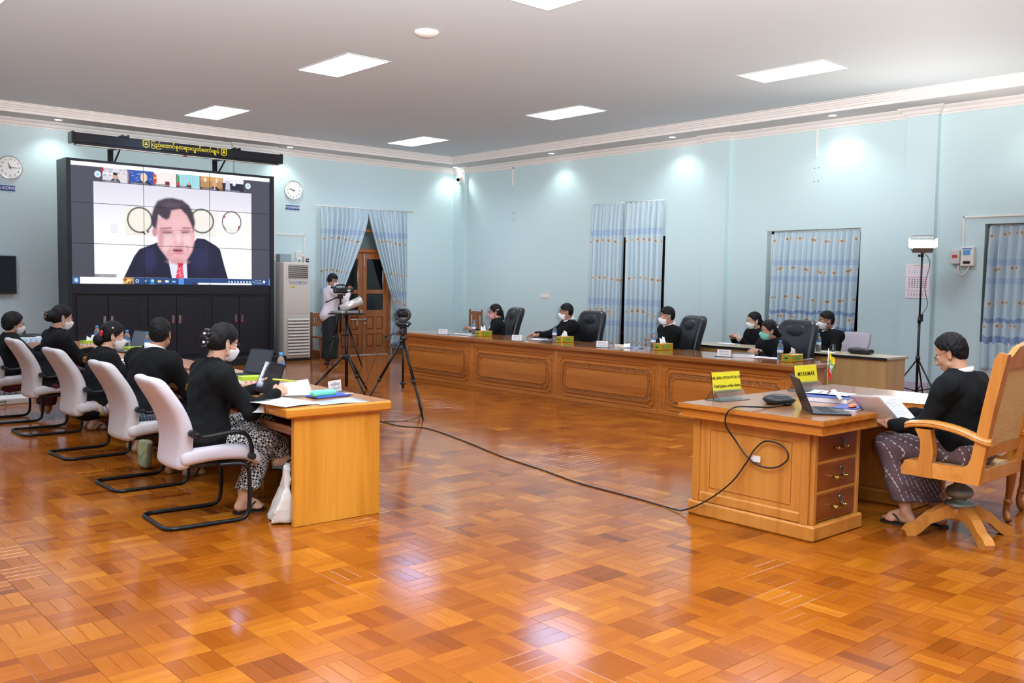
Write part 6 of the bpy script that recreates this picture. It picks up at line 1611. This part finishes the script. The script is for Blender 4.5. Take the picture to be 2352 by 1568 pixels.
def sheet(nm, pts, label, cat='papers', m=None, thick=.0015, nu=8, grp=None, lines=0):
    """pts: four corners a b c d (top surface), slight curl"""
    a, b_, c, d = (V3(p) for p in pts)
    def f(u, v): return (a*(1-u)+b_*u)*(1-v)+(d*(1-u)+c*u)*v+V3((0, 0, .003*math.sin(u*5+v*3)))
    t = thing(nm, label, cat, tuple(a), 0, grp)
    o = B().grid(nu, nu, lambda u, v: f(u, v)-a).obj('sheet', m or M_paper, t, fix=False); md = o.modifiers.new('t', 'SOLIDIFY'); md.thickness = thick; md.offset = 0
    if lines:
        g = B(); nn = (b_-a).cross(d-a).normalized()
        if nn.z < 0: nn = -nn
        for k in range(lines):
            v = .12+.76*k/lines; e = .1+.05*((k*7) % 3)
            g.add([f(.1, v)-a+nn*.003, f(1-e, v)-a+nn*.003, f(1-e, v+.25/lines)-a+nn*.003, f(.1, v+.25/lines)-a+nn*.003], [(0, 1, 2, 3)])
        g.obj('print_lines', mat('print_grey', '#b9bcc6', .8), t, fix=False, kind='stuff')
    return t
def flat(u, v, w, h, r, z=ZL, conv=LD):
    o = []
    for a, b_ in ((-w/2, -h/2), (w/2, -h/2), (w/2, h/2), (-w/2, h/2)): o.append(conv(u+a*math.cos(r)-b_*math.sin(r), v+a*math.sin(r)+b_*math.cos(r), z))
    return o
W_ = lambda x, y, z: (x, y, z)
# papers on the near desk
sheet('open_booklet', flat(.10, .27, .30, .42, .25, ZL+.006), 'open white booklet overhanging the near desk edge', m=M_paper, lines=10)
sheet('loose_page', [LD(-.06, .50, ZL+.004), LD(.02, .38, ZL+.006), LD(-.02, .28, ZL-.06), LD(-.10, .37, ZL-.05)], 'page corner hanging over the near desk edge')
t = sheet('curled_page', [LD(.17, .50, ZL+.01), LD(.40, .44, ZL+.02), LD(.46, .62, ZL+.10), LD(.22, .68, ZL+.08)], 'raised printed page beside the tablet', lines=0)
text_mesh('2022', .022, lambda a, b_, c: V3(LD(.33+a*.9, .56+b_*.9+a*-.2, ZL+.062+b_*.4))-t.location, mat('ink_blue', '#3c5a94', .7), 'lettering', t)
sheet('plastic_folder', flat(.42, .13, .36, .22, .05, ZL+.003), 'glossy pale sheet at the near corner of the left desk', m=mat('pale_gloss', '#d5e0f2', .15))
solid('pencil_case', [RB((0, 0, .022), (.095, .034, .022), .021)], .005, mat('teal_case', '#6fd6bf', .3), None, loc=LD(.44, .36, ZL+.012), rz=.1, label='teal pencil case on the blue pouch', cat='pencil case')
t = thing('pouch', 'blue zip pouch under the teal pencil case', 'pouch', LD(.5, .40, ZL), .1); solid('pouch_body', [RB((0, 0, .008), (.14, .075, .009), .008)], .006, mat('pouch_blue', '#2f55b5', .5), t); B().box(.1, .16, -.07, -.05, .004, .02, .003).obj('zip_pull', M_chrome, t)
def laptop(loc, rz, label, open_=1.75, m=None, w=.32, d=.225, scr='#2c2e33', lid=None):
    """opens towards local -x (user sits at -x)"""
    m = m or M_black; t = thing('laptop', label, 'laptop', loc, rz, 'laptops')
    B().box(-d/2, d/2, -w/2, w/2, 0, .014, .003).obj('base', m, t)
    k = B()
    for i in range(5):
        for j in range(13): k.box(-.045+i*.019, -.03+i*.019, -.135+j*.021, -.118+j*.021, .014, .016)
    k.obj('keyboard', mat('key_black', '#0f1012', .5), t, fix=False, kind='stuff'); B().box(-.1, -.06, -.05, .05, .0138, .0148).obj('touchpad', mat('pad_grey', '#33353a', .4), t)
    l = B(); hx = d/2-.004
    R = rotm(0, open_-PI/2)
    L = B().obox(V3((hx, 0, .014))+R @ V3((0, 0, d*.48)), (.009, w, d*.96), R, .002).obj('lid', lid or m, t)
    B().obox(V3((hx, 0, .014))+R @ V3((-.0055, 0, d*.48)), (.001, w-.02, d*.86), R).obj('screen', mat('scr_'+scr.strip('#'), scr, .4), L)
    return t
M_silver = mat('laptop_silver', '#b9bcbe', .35, .7)
laptop(LD(.56, 1.95, ZL), .15, 'dark laptop with a document open beside the upturned glass', 1.95, scr='#3a3b3d')
laptop(LD(.55, 4.95, ZL), .1, 'black laptop seen from the side near the woman with the red hair tie', 1.85, scr='#5c6670')
laptop(LD(.38, 5.22, ZL), -.1, 'small silver laptop before the tall masked woman', 1.9, M_silver, .26, .19, '#2b302d')
laptop((3.28, 13.3, .76), 2.75, 'grey laptop on the skirted table, nearer of two', 1.9, lid=mat('lid_grey', '#4a5055', .5)); laptop((3.42, 13.55, .76), 2.75, 'grey laptop on the skirted table, behind the other', 1.9, lid=MATS['lid_grey'])
laptop((5.44, 3.08, ZK), 2.3, 'black laptop on the big desk seen edge on', 1.98, scr='#15161a', w=.34, d=.24)
# tablet and pen held by the nearest woman
def tablet():
    R = frame((.42, .06, .9), (-.72, -.5, .42)); c = V3((2.965, 5.85, .885))
    t = thing('tablet', 'black tablet held up by the nearest woman', 'tablet', tuple(c), 0)
    B().obox((0, 0, 0), (.23, .165, .008), R, .003).obj('case', M_blackm, t); B().obox(R @ V3((0, 0, .0045)), (.212, .15, .001), R).obj('screen', mat('tablet_glass', '#262629', .08), t)
tablet()
t = thing('pen', 'yellow green stylus pen in the nearest womans hand', 'pen'); B().tube([(2.9, 5.68, .895), (3.06, 5.66, .875)], [.006, .005], 8).obj('barrel', mat('pen_lime', '#c9d83a', .4), t)
# papers of the third place
for q in range(3): sheet('paper_stack', flat(.12+.06*q, 3.35+.16*q, .22, .3, .5+.3*q, ZL+.004+.008*q), ['printed papers held by the woman with the red hair tie', 'loose printed sheets under her hands', 'white papers spread beyond the woman with the red hair tie'][q], lines=9)
sheet('pink_papers', flat(.45, 2.35, .24, .32, .3, ZL+.004), 'pink papers beside the man with his back turned', m=mat('pink_paper', '#d9c3e4', .8))
sheet('white_paper', flat(.30, 1.55, .2, .28, .3, ZL+.003), 'white paper beside the green tissue box on the left desk')
# bags
def tote(X, Y, Z_):
    th = .012+.05*np.clip(1-Z_/.22, 0, 1)**.8; lean = .05*Z_/.35
    u = np.abs(X-lean+.01*np.sin(Y*22+Z_*9))-th; v = np.abs(Y)-.13-.02*np.sin(Z_*14); q = np.abs(Z_-.18)-.17+.012*np.sin(Y*30)
    return np.maximum(np.maximum(u, v), q)-.008
solid('tote_bag', [FN(tote, (-.1, -.19, 0), (.14, .19, .39))], .008, mat('canvas_white', '#e9e8e4', .9, bump=.2, bscale=90), None, loc=(2.83, 5.45, .0), rz=-.42, label='white canvas tote bag leaning on the near desk end', cat='bag', wr=.005, wf=40, keep=lambda X, Y, Z_: .002-Z_+0*X+0*Y)
solid('cloth_bag', [RB((0, 0, .11), (.028, .10, .11), .015, rotm(0, .12))], .01, mat('canvas_green', '#a9b087', .9, bump=.2, bscale=90), None, loc=(2.75, 7.62, .01), label='pale green cloth bag with writing beside the second chair', cat='bag', wr=.006, wf=40)
# bench papers and books
def book(nm, loc, rz, size, m, label, pages=True, cat='notebook'):
    t = thing(nm, label, cat, loc, rz); w, d, h = size
    if pages: B().box(-w/2+.003, w/2-.004, -d/2+.003, d/2-.004, .002, h-.002).obj('pages', M_paper, t); B().box(-w/2, w/2, -d/2, d/2, 0, .002).obj('cover', m, t); B().box(-w/2, w/2, -d/2, d/2, h-.002, h).obj('cover', m, t); B().box(w/2-.002, w/2, -d/2, d/2, 0, h).obj('spine', m, t)
    else: B().box(-w/2, w/2, -d/2, d/2, 0, h, .002).obj('body', m, t)
    return t
book('notebook', (9.0, 11.3, ZB+.008), .3, (.16, .22, .022), M_black, 'black notebook with pages at the far end of the bench'); sheet('white_paper', flat(9.0, 11.22, .26, .36, .2, ZB+.003, W_), 'white sheet under the black notebook at the far end')
book('notebook', (9.38, 10.0, ZB+.004), .2, (.18, .25, .012), mat('cover_dark', '#20242c', .5), 'open notebook under the hands of the man at the bench'); sheet('white_paper', flat(9.22, 9.82, .24, .32, .1, ZB+.003, W_), 'white papers before the man with the notebook'); sheet('blue_paper', flat(9.2, 9.68, .14, .2, .3, ZB+.006, W_), 'pale blue sheet beside the second bottle', m=mat('paper_blue', '#a9c0e6', .7))
book('eraser_box', (9.18, 8.2, ZB), .3, (.05, .12, .03), mat('cream_box', '#e8e2d2', .5), 'small cream box on the bench between name plate and bottle', False, 'box'); sheet('white_paper', flat(9.15, 7.98, .22, .3, .2, ZB+.003, W_), 'white sheets before the man by the tall curtains'); sheet('blue_paper', flat(9.2, 7.93, .12, .2, .3, ZB+.008, W_), 'blue booklet on the white sheets', m=mat('paper_blue2', '#5f8ad6', .6)); sheet('folded_card', [(9.1, 8.06, ZB+.004), (9.16, 8.0, ZB+.004), (9.2, 8.03, ZB+.05), (9.14, 8.09, ZB+.05)], 'folded white card on the bench', nu=3)
book('notebook', (9.2, 6.28, ZB), .5, (.18, .24, .04), mat('cover_grey', '#5b5d63', .5), 'thick open file beside the woman in the green mask'); sheet('white_paper', flat(9.28, 6.0, .26, .36, .3, ZB+.003, W_), 'white papers before the woman in the green mask', lines=6)
sheet('white_paper', flat(10.83, 7.68, .22, .3, .2, ZO+.003, W_), 'white sheet under the pen of the woman by the window'); sheet('white_paper', flat(10.72, 6.75, .2, .28, .2, ZO+.003, W_), 'white paper at the left of the office desk bottle'); sheet('saucer_card', flat(10.6, 6.0, .16, .2, .1, ZO+.002, W_), 'white card under the drinking glass on the office desk', nu=2)
solid('shoulder_bag', [RB((0, 0, .035), (.07, .13, .035), .03), EL((0, .1, .04), (.06, .08, .04))], .012, M_leather, None, loc=(10.72, 5.62, ZO), label='black bag lying on the office desk corner', cat='bag', wr=.006, wf=40)
t = thing('pen', 'pen in the hand of the woman by the window', 'pen'); B().tube([(11.10, 7.60, .80), (11.06, 7.66, .90)], .005, 6).obj('barrel', mat('pen_white', '#d5d8de', .4), t)

# ---------------------------------------------------------------- things on the big desk
def yellow_plate(loc, rz, label, lines, w=.29, h=.20):
    t = thing('acrylic_sign', label, 'sign', loc, rz, 'yellow acrylic signs')
    ac = N('acrylic'); ac.set(Base_Color=(.97, .98, .98, 1), Roughness=.04); ac.b.inputs['Transmission Weight'].default_value = .95; ac = ac.m
    B().box(-w/2, w/2, -.006, .0, .004, h, .001, R=rotm(-.16), c=(0, 0, 0)).obj('holder', ac, t)
    for s in (1, -1): B().prism([(s*.075, 0), (s*.078, 0), (s*.010+.004, .075), (s*.007+.004, .075)], -w/2, w/2, lambda a, b_, hh: (hh, a, b_)).obj('foot', ac, t)
    B().box(-w/2, w/2, -.078, .078, 0, .003).obj('base', ac, t)
    R = rotm(-.16)
    B().box(-w/2+.004, w/2-.004, -.0085, -.0068, .05, h-.003, R=R, c=(0, 0, 0)).obj('yellow_card', mat('card_yellow', '#e9dc2c', .5), t)
    for s, sz, z in lines: text_mesh(s, sz, lambda a, b_, c: R @ V3((a, -.0098, z+b_)), M_black, 'lettering', t, bold=.0008, sx=.92)
yellow_plate((5.43, 3.83, ZK), -.12, 'yellow sign reading THE HON. HTUN HTUN OO on the big desk', [('THE HON. HTUN HTUN OO', .027, .155), ('Chief Justice of the Union', .028, .098)])
yellow_plate((6.42, 3.80, ZK), -.12, 'yellow sign reading MYANMAR beside the little flag', [('MYANMAR', .046, .13)], .27)
def flag():
    t = thing('table_flag', 'small yellow green and red table flag on a chrome stand', 'flag', (6.40, 3.62, ZK))
    B().lathe([(0, .012), (.008, .012), (.018, .006), (.034, .003), (.036, 0)], 24).obj('base', M_chrome, t); B().cyl((0, 0, .005), (0, 0, .33), .0035, n=8).obj('pole', M_chrome, t); B().sphere((0, 0, .333), .006, 10, 6).obj('finial', M_chrome, t)
    c = Canvas(40, 30, '#f2d129', ar=1.3); c.rect(0, .33, 1, .66, '#3aa83f').rect(0, .66, 1, 1, '#d8322e')
    P = []
    for i in range(10): r = .36 if i % 2 == 0 else .15; a = -PI/2+i*PI/5; P.append((.5+r*math.cos(a)/1.3, .52+r*math.sin(a)))
    c.poly(P, '#f2f2f2', .03)
    c.obj('cloth', lambda u, v: (.004+.07*u*(.35+.65*v)+.004*math.sin(v*9), -.03*u*math.sin(1.5+v*2.5)-.012*math.sin(u*9+v*2), .31-.16*v-.075*u*(.6+.4*v)), vcol('print', .7), t)
flag()
def speakerphone():
    t = thing('speakerphone', 'round black conference speakerphone with cable on the big desk', 'speakerphone', (5.53, 3.48, ZK))
    B().lathe([(0, .004), (.07, 0), (.085, .004), (.112, .03), (.1, .046), (.08, .056), (.05, .06), (.0, .06)], 40).obj('body', M_black, t); B().lathe([(.062, .0592), (.062, .0615), (.066, .061), (.066, .0585)], 40).obj('button_ring', mat('ring_grey', '#3c3f44', .4), t)
    B().box(.085, .1, -.03, -.015, .04, .047, .002).obj('indicator', mat('ind_red', '#c0272d', .4), t); B().box(-.06, -.03, -.105, -.08, .008, .022, .003).obj('plug', M_black, t)
speakerphone()
book('folder_stack', (5.98, 3.38, ZK), .3, (.24, .32, .035), mat('folder_blue', '#24418f', .45), 'stack of dark blue folders on the big desk', True, 'folders'); book('notebook', (5.67, 3.05, ZK), .25, (.21, .15, .018), mat('folder_blue', '#24418f', .45), 'dark blue book with an orange print near the desk edge')
t = thing('paper_roll', 'folded white paper strip standing on the blue folders', 'papers', (5.85, 3.26, ZK+.036), .3); B().grid(6, 8, lambda u, v: (.10*u-.05, -.05+.12*v*(1-.3*v), .002+.06*math.sin(v*2.6))).obj('sheet', M_paper, t, fix=False)
t = thing('sweet_packet', 'orange packet on the blue book', 'packet', (5.66, 3.02, ZK+.019), .2); solid('packet_body', [EL((0, 0, .006), (.05, .022, .008)), EL((.03, .006, .006), (.03, .018, .008))], .004, mat('orange_pack', '#e0663a', .4), t)
sheet('white_paper', flat(6.35, 3.22, .34, .22, -.15, ZK+.004, W_), 'white papers lying on the big desk beyond the hands', lines=0)
sheet('white_paper', flat(6.1, 3.42, .22, .3, .2, ZK+.042, W_), 'white pages on top of the blue folders', lines=5)
sheet('held_paper', [(5.62, 3.02, .865), (5.70, 2.86, .875), (5.88, 2.80, .70), (5.80, 2.98, .715)], 'left printed page held by the reading man', lines=0, nu=10)
sheet('held_paper', [(5.92, 3.02, .84), (6.06, 2.92, .84), (5.99, 2.74, .705), (5.85, 2.86, .70)], 'right printed page held by the reading man', lines=12, nu=10)

# ---------------------------------------------------------------- cables
def cable(label, pts, r=.005, m=None, sub=8):
    t = thing('cable', label, 'cable'); B().tube(smooth_path(pts, sub), r, 8).obj('lead', m or M_black, t, fix=False); return t
cb = cable('black cable across the floor with a taped loop on the big desk', [(5.7, 8.75, .006), (5.66, 8.2, .006), (5.80, 7.85, .006), (5.62, 7.0, .006), (5.40, 6.2, .006), (5.27, 5.5, .006), (5.16, 5.0, .006), (5.12, 4.35, .006), (5.07, 4.0, .01), (5.05, 3.88, .03), (5.055, 3.7, .13), (5.06, 3.52, .28), (5.07, 3.42, .42), (5.075, 3.36, .52), (5.08, 3.28, .585), (5.08, 3.16, .57), (5.08, 3.12, .5), (5.08, 3.2, .43), (5.075, 3.32, .42), (5.075, 3.42, .47), (5.065, 3.5, .56), (5.01, 3.54, .66), (4.99, 3.52, .74), (5.02, 3.48, .785), (5.12, 3.43, .785), (5.3, 3.40, .772), (5.47, 3.4, .778)], .0055)
t = thing('tape', 'clear sticky tape holding the cable loop to the desk', 'tape', (5.088, 3.36, .46)); B().box(-.006, -.003, -.04, .04, -.02, .02).obj('strip', mat('tape_clear', '#e9e6e0', .2), t)
cable('black cable coiled on the floor behind the left desk', [(4.2+.16*math.cos(a)*(1+.05*math.sin(a*.7)), 6.9+.35*math.sin(a), .006+.0012*a) for a in [i*.5 for i in range(38)]], .005, sub=3)
cable('grey cable hanging from the conference camera tripod', [(6.12, 8.8, 1.0), (5.95, 8.95, .85), (5.9, 9.2, .4), (5.8, 9.35, .02), (5.72, 9.0, .006), (5.75, 8.7, .006)], .004, mat('cable_grey', '#4a4d50', .5))
cable('thin black cable from the tripod to the floor', [(6.3, 8.9, .42), (6.32, 8.8, .3), (6.2, 8.5, .08), (5.95, 8.45, .006), (5.7, 8.55, .006)], .004)
cable('black cables on the skirted table', [(3.45, 13.3, .765), (3.6, 13.35, .79), (3.7, 13.25, .765), (3.62, 13.15, .765), (3.5, 13.25, .775), (3.66, 13.4, .765)], .006)
cable('dark cable trailing under the far left chairs', [(1.6, 11.6, .006), (2.2, 11.9, .01), (2.7, 12.2, .05), (2.9, 12.6, .01)], .006)

# ---------------------------------------------------------------- tripods and stands
def tripod(t, feet, apex, r=(.014, .011), col=M_blackm, brace=None):
    for q, f in enumerate(feet):
        f = V3(f); a = V3(apex)+(f-V3(apex))*.04; m = a.lerp(f, .52)
        b = B().tube([a, m], r[0], 10); b.obj('leg', col, t); lo = B().tube([a.lerp(f, .5), f+V3((0, 0, .01))], r[1], 10).obj('leg_extension', col, t)
        B().sphere(f+V3((0, 0, .014)), .014, 10, 6).obj('foot', M_black, t); B().cyl(a.lerp(f, .5), a.lerp(f, .54), r[0]*1.35, n=10).obj('leg_clamp', M_black, t)
        if brace: B().tube([V3(brace), a.lerp(f, .45)], .006, 6).obj('brace', col, t)
c0 = V3((6.17, 8.86, 0))
t = thing('camera_tripod', 'black tripod with a conference camera in the middle of the room', 'tripod', tuple(c0))
tripod(t, [(-.04, -.46, 0), (.36, .12, 0), (-.40, .30, 0)], (0, 0, .90), (.016, .011))
B().cyl((0, 0, .32), (0, 0, .95), .013).obj('centre_column', M_blackm, t); B().cyl((0, 0, .36), (0, 0, .39), .03, n=12).obj('spreader_hub', M_black, t); B().cyl((0, 0, .88), (0, 0, .93), .045, .035).obj('crown', M_black, t)
B().obox((0, 0, .985), (.07, .07, .09), None, .01).obj('pan_head', M_black, t); B().tube([(0, .03, .99), (-.12, .2, .9)], .012, 8).obj('pan_handle', M_black, t); B().box(-.05, .05, -.05, .05, 1.03, 1.045, .004).obj('quick_plate', M_black, t)
B().tube(smooth_path([(0, 0, .32), (.02, 0, .29), (0, .0, .275), (-.02, 0, .29), (0, 0, .315)], 3), .004, 6).obj('hook', M_blackm, t)
t = thing('conference_camera', 'black conference camera with ring body on the tripod', 'camera', (c0.x, c0.y, 1.046), -.85)     # looks along local -y... turned to the lens side
solid('base', [RB((0, 0, .022), (.085, .06, .022), .018)], .006, M_black, t)
def ringf(X, Y, Z_):
    q = np.sqrt(X*X+(Z_-.125)**2*1.05)-.072; return np.sqrt(np.maximum(np.abs(q)-.006, 0)**2+np.maximum(np.abs(Y)-.03, 0)**2)-.009
solid('yoke', [FN(ringf, (-.1, -.05, .02), (.1, .05, .225))], .006, M_black, t, keep=lambda X, Y, Z_: Z_-.2+0*X+0*Y)
B().cyl((-.062, 0, .142), (.062, 0, .142), .045, n=24).obj('camera_head', M_black, t); B().cyl((.02, -.04, .142), (.02, -.05, .142), .024, n=20).obj('lens', M_dark, t); B().box(.055, .07, -.062, -.058, .012, .024).obj('indicator', emit('ind_blue', '#4aa0ff', 2, False), t)

c1 = V3((6.72, 11.0, 0))
t = thing('equipment_stand', 'black stand with tray carrying a flat device and a silver cylinder', 'stand', tuple(c1))
tripod(t, [(-.02, -.52, 0), (.47, .22, 0), (-.45, .28, 0)], (0, 0, .56), (.017, .014))
B().cyl((0, 0, .1), (0, 0, 1.1), .022).obj('pole', M_blackm, t); B().cyl((0, 0, .47), (0, 0, .54), .05, n=12).obj('collar', M_black, t); B().cyl((0, 0, .8), (0, 0, .85), .03, n=12).obj('clamp', M_black, t); B().box(-.2, .2, -.15, .15, 1.09, 1.11, .004).obj('tray', M_blackm, t)
t = thing('set_top_device', 'flat grey device on the equipment stand tray', 'device', (c1.x, c1.y, 1.11), .2); B().box(-.19, .19, -.12, .12, 0, .035, .006).obj('case', mat('device_grey', '#8d8d8d', .4, .4), t); B().box(.03, .05, -.123, -.119, .012, .02).obj('indicator', emit('ind_red_l', '#ff3030', 3, False), t)
for x in (-.12, .12): B().box(x-.012, x+.012, -.124, .124, -.002, .038, .002).obj('strap', M_black, t)
t = thing('silver_cylinder', 'silver cylinder lamp tilted above the equipment stand tray', 'cylinder', (c1.x+.02, c1.y-.02, 1.147)); a, b_ = V3((-.13, .0, .02)), V3((.14, -.1, .14))
B().cyl(a, b_, .05, .062, 24).obj('shell', mat('silver_shell', '#c9c6c4', .3, .5), t); B().cyl(b_, b_+(b_-a).normalized()*.003, .055, n=24).obj('rim', M_pw, t); B().box(-.02, .04, -.06, .02, 0, .06, .006).obj('mount', M_black, t)

c2 = V3((8.80, 14.62, 0))
t = thing('camcorder_tripod', 'tall black tripod under the camcorder', 'tripod', tuple(c2)); tripod(t, [(-.35, -.15, 0), (.3, -.25, 0), (.05, .38, 0)], (0, 0, 1.15), (.017, .013)); B().cyl((0, 0, .6), (0, 0, 1.22), .016).obj('centre_column', M_blackm, t); B().obox((0, 0, 1.26), (.08, .08, .09), None, .01).obj('pan_head', M_black, t); B().tube([(-.02, .02, 1.26), (-.25, .1, 1.15)], .012, 8).obj('pan_handle', M_black, t)
t = thing('camcorder', 'black video camcorder with flip screen on the tall tripod', 'camcorder', (c2.x, c2.y, 1.31), -.25); t.scale = (.86, .86, .86)
solid('body', [RB((.0, 0, .07), (.15, .055, .06), .03), RC((.1, 0, .08), (.2, 0, .08), .05, .05)], .008, M_black, t); B().cyl((.2, 0, .08), (.27, 0, .08), .055, n=20).obj('lens_hood', M_black, t); B().tube(smooth_path([(-.1, 0, .13), (-.08, 0, .18), (.08, 0, .185), (.12, 0, .13)], 4), .016, 8).obj('top_handle', M_black, t)
B().cyl((-.2, 0, .14), (-.1, 0, .12), .03, .024, 14).obj('viewfinder', M_black, t); B().box(.0, .12, -.1, -.085, .05, .13, .003).obj('flip_screen', M_black, t); B().box(.08, .2, -.058, -.055, .055, .085).obj('name_strip', M_pw, t); B().box(.16, .175, -.05, -.045, .13, .14).obj('indicator', emit('ind_red_l', '#ff3030', 3, False), t)

c3 = V3((12.32, 5.66, 0))
t = thing('lamp_stand', 'black lamp stand with a lit video panel in front of the calendar', 'lamp stand', tuple(c3))
for q, a in enumerate((-1.9, .2, 2.3)):
    f = V3((.42*math.cos(a), .42*math.sin(a), .02)); B().tube([(0, 0, .62), f], .011, 8).obj('leg', M_blackm, t); B().tube([(0, 0, .18), V3((0, 0, .62)).lerp(f, .62)], .008, 6).obj('brace', M_blackm, t)
B().cyl((0, 0, .12), (0, 0, 1.2), .017).obj('pole', M_blackm, t); B().cyl((0, 0, 1.1), (0, 0, 2.02), .012).obj('upper_pole', M_blackm, t); B().cyl((0, 0, .6), (0, 0, .65), .03, n=12).obj('collar', M_black, t); B().cyl((0, 0, 1.1), (0, 0, 1.18), .024, n=12).obj('clamp', M_black, t); B().sphere((0, .04, 2.0), .018, 10, 6).obj('knob', M_black, t); B().cyl((0, 0, 1.98), (0, 0, 2.08), .02, n=12).obj('spigot', M_black, t)
face = V3((-.80, -.42, .36)).normalized(); R = frame(face, (0, 0, 1)); lc = V3((0, 0, 2.15))
B().obox(lc-face*.03, (.05, .27, .15), R, .006).obj('lamp_housing', M_black, t)
B().obox(lc-face*.003, (.004, .25, .13), R).obj('light_panel', emit('stand_glow', '#fff4e6', 25, False), t)
for q, (dy, dz, ry, rz_) in enumerate(((0, .11, -.9, 0), (0, -.095, 1.2, 0))): B().obox(lc+R @ V3((.02, dy, dz)), (.003, .25, .09), R @ rotm(0, ry, 0)).obj('barn_door', mat('barn_metal', '#8f8b88', .3, .5), t)
for s in (1, -1): B().obox(lc+R @ V3((.035, s*.155, 0)), (.003, .07, .13), R @ rotm(0, 0, -s*.9)).obj('barn_door', MATS['barn_metal'], t)
B().tube(smooth_path([(0, -.02, 2.05), (.02, -.1, 1.9), (.0, -.05, 1.6), (.02, -.09, 1.35), (0, -.03, 1.22)], 5), .004, 6).obj('lead', M_black, t); B().obox((0, -.03, 1.17), (.035, .03, .1), None, .006).obj('power_brick', M_black, t)
l = lamp('stand_lamp', 'AREA', lc+face*.03, STAND_E, (1, .93, .84), shape='RECTANGLE', size=.25, size_y=.13); l.parent = t; l.rotation_euler = face.to_track_quat('-Z', 'Y').to_euler()
# hair ornaments and badges
def orn(info, nm, parts, m):
    b = B(); b.M = info['HX']
    for c, r in parts: b.sphere(c, r, 10, 6)
    b.obj(nm, m, info['t'])
M_bk = mat('satin_black', '#101013', .35)
orn(a1, 'hair_flower', [((-.15, -.02+.028*math.cos(k*PI/3), .02+.028*math.sin(k*PI/3)), .017) for k in range(6)], M_bk); orn(a1, 'hair_flower', [((-.145, -.025+.028*math.cos(k*PI/3), -.038+.028*math.sin(k*PI/3)), .017) for k in range(6)], M_bk)
orn(a1, 'flower_centre', [((-.168, -.028, .02), .009)], M_paper); orn(a1, 'flower_centre', [((-.162, -.034, -.038), .009)], M_paper)
orn(a3, 'hair_tie', [((-.095+.012*math.cos(k*1.3), -.03+.01*math.sin(k*2), -.005+.022*math.sin(k*1.1)), .02) for k in range(6)], mat('red_cloth', '#c81e2c', .6)); orn(a3, 'hair_clip', [((-.03, -.085, .07), .01)], mat('pink_clip', '#e8c0c4', .4))
orn(a4, 'hair_clip', [((-.16, .02*math.cos(k), -.01+.035*math.sin(k)), .016) for k in range(6)], mat('leopard', '#5b4a32', .5)); orn(a7, 'hair_clip', [((-.05, .088, .03), (.022, .006, .006))], mat('clip_cream', '#e8dfc8', .4)); orn(a10, 'hair_clip', [((-.09, .06, .03), .014)], mat('pink_clip', '#e8c0c4', .4))
for inf in (a1, a4, a7): orn(inf, 'earring', [((-.006, s*.083, -.045), .006) for s in (1, -1)], mat('pearl', '#eae6e0', .2))

b = B(); Pp, axx, Nn = a7['P'], a7['ax'], a7['N']; fw = V3((1, 0, 0))
q0 = Nn+fw*.06-V3((0, 0, .01)); q1 = Pp+axx*.2+fw*.135
b.add([q0+V3((0, .035, 0)), q0+V3((0, -.035, 0)), (q0+q1)/2+fw*.05+V3((0, -.03, 0)), q1+V3((0, -.004, 0)), q1+V3((0, .004, 0)), (q0+q1)/2+fw*.05+V3((0, .03, 0))], [(0, 1, 2, 5), (5, 2, 3, 4)])
o = b.obj('blouse', M_shirt, a7['t'], fix=False); md = o.modifiers.new('t', 'SOLIDIFY'); md.thickness = .03
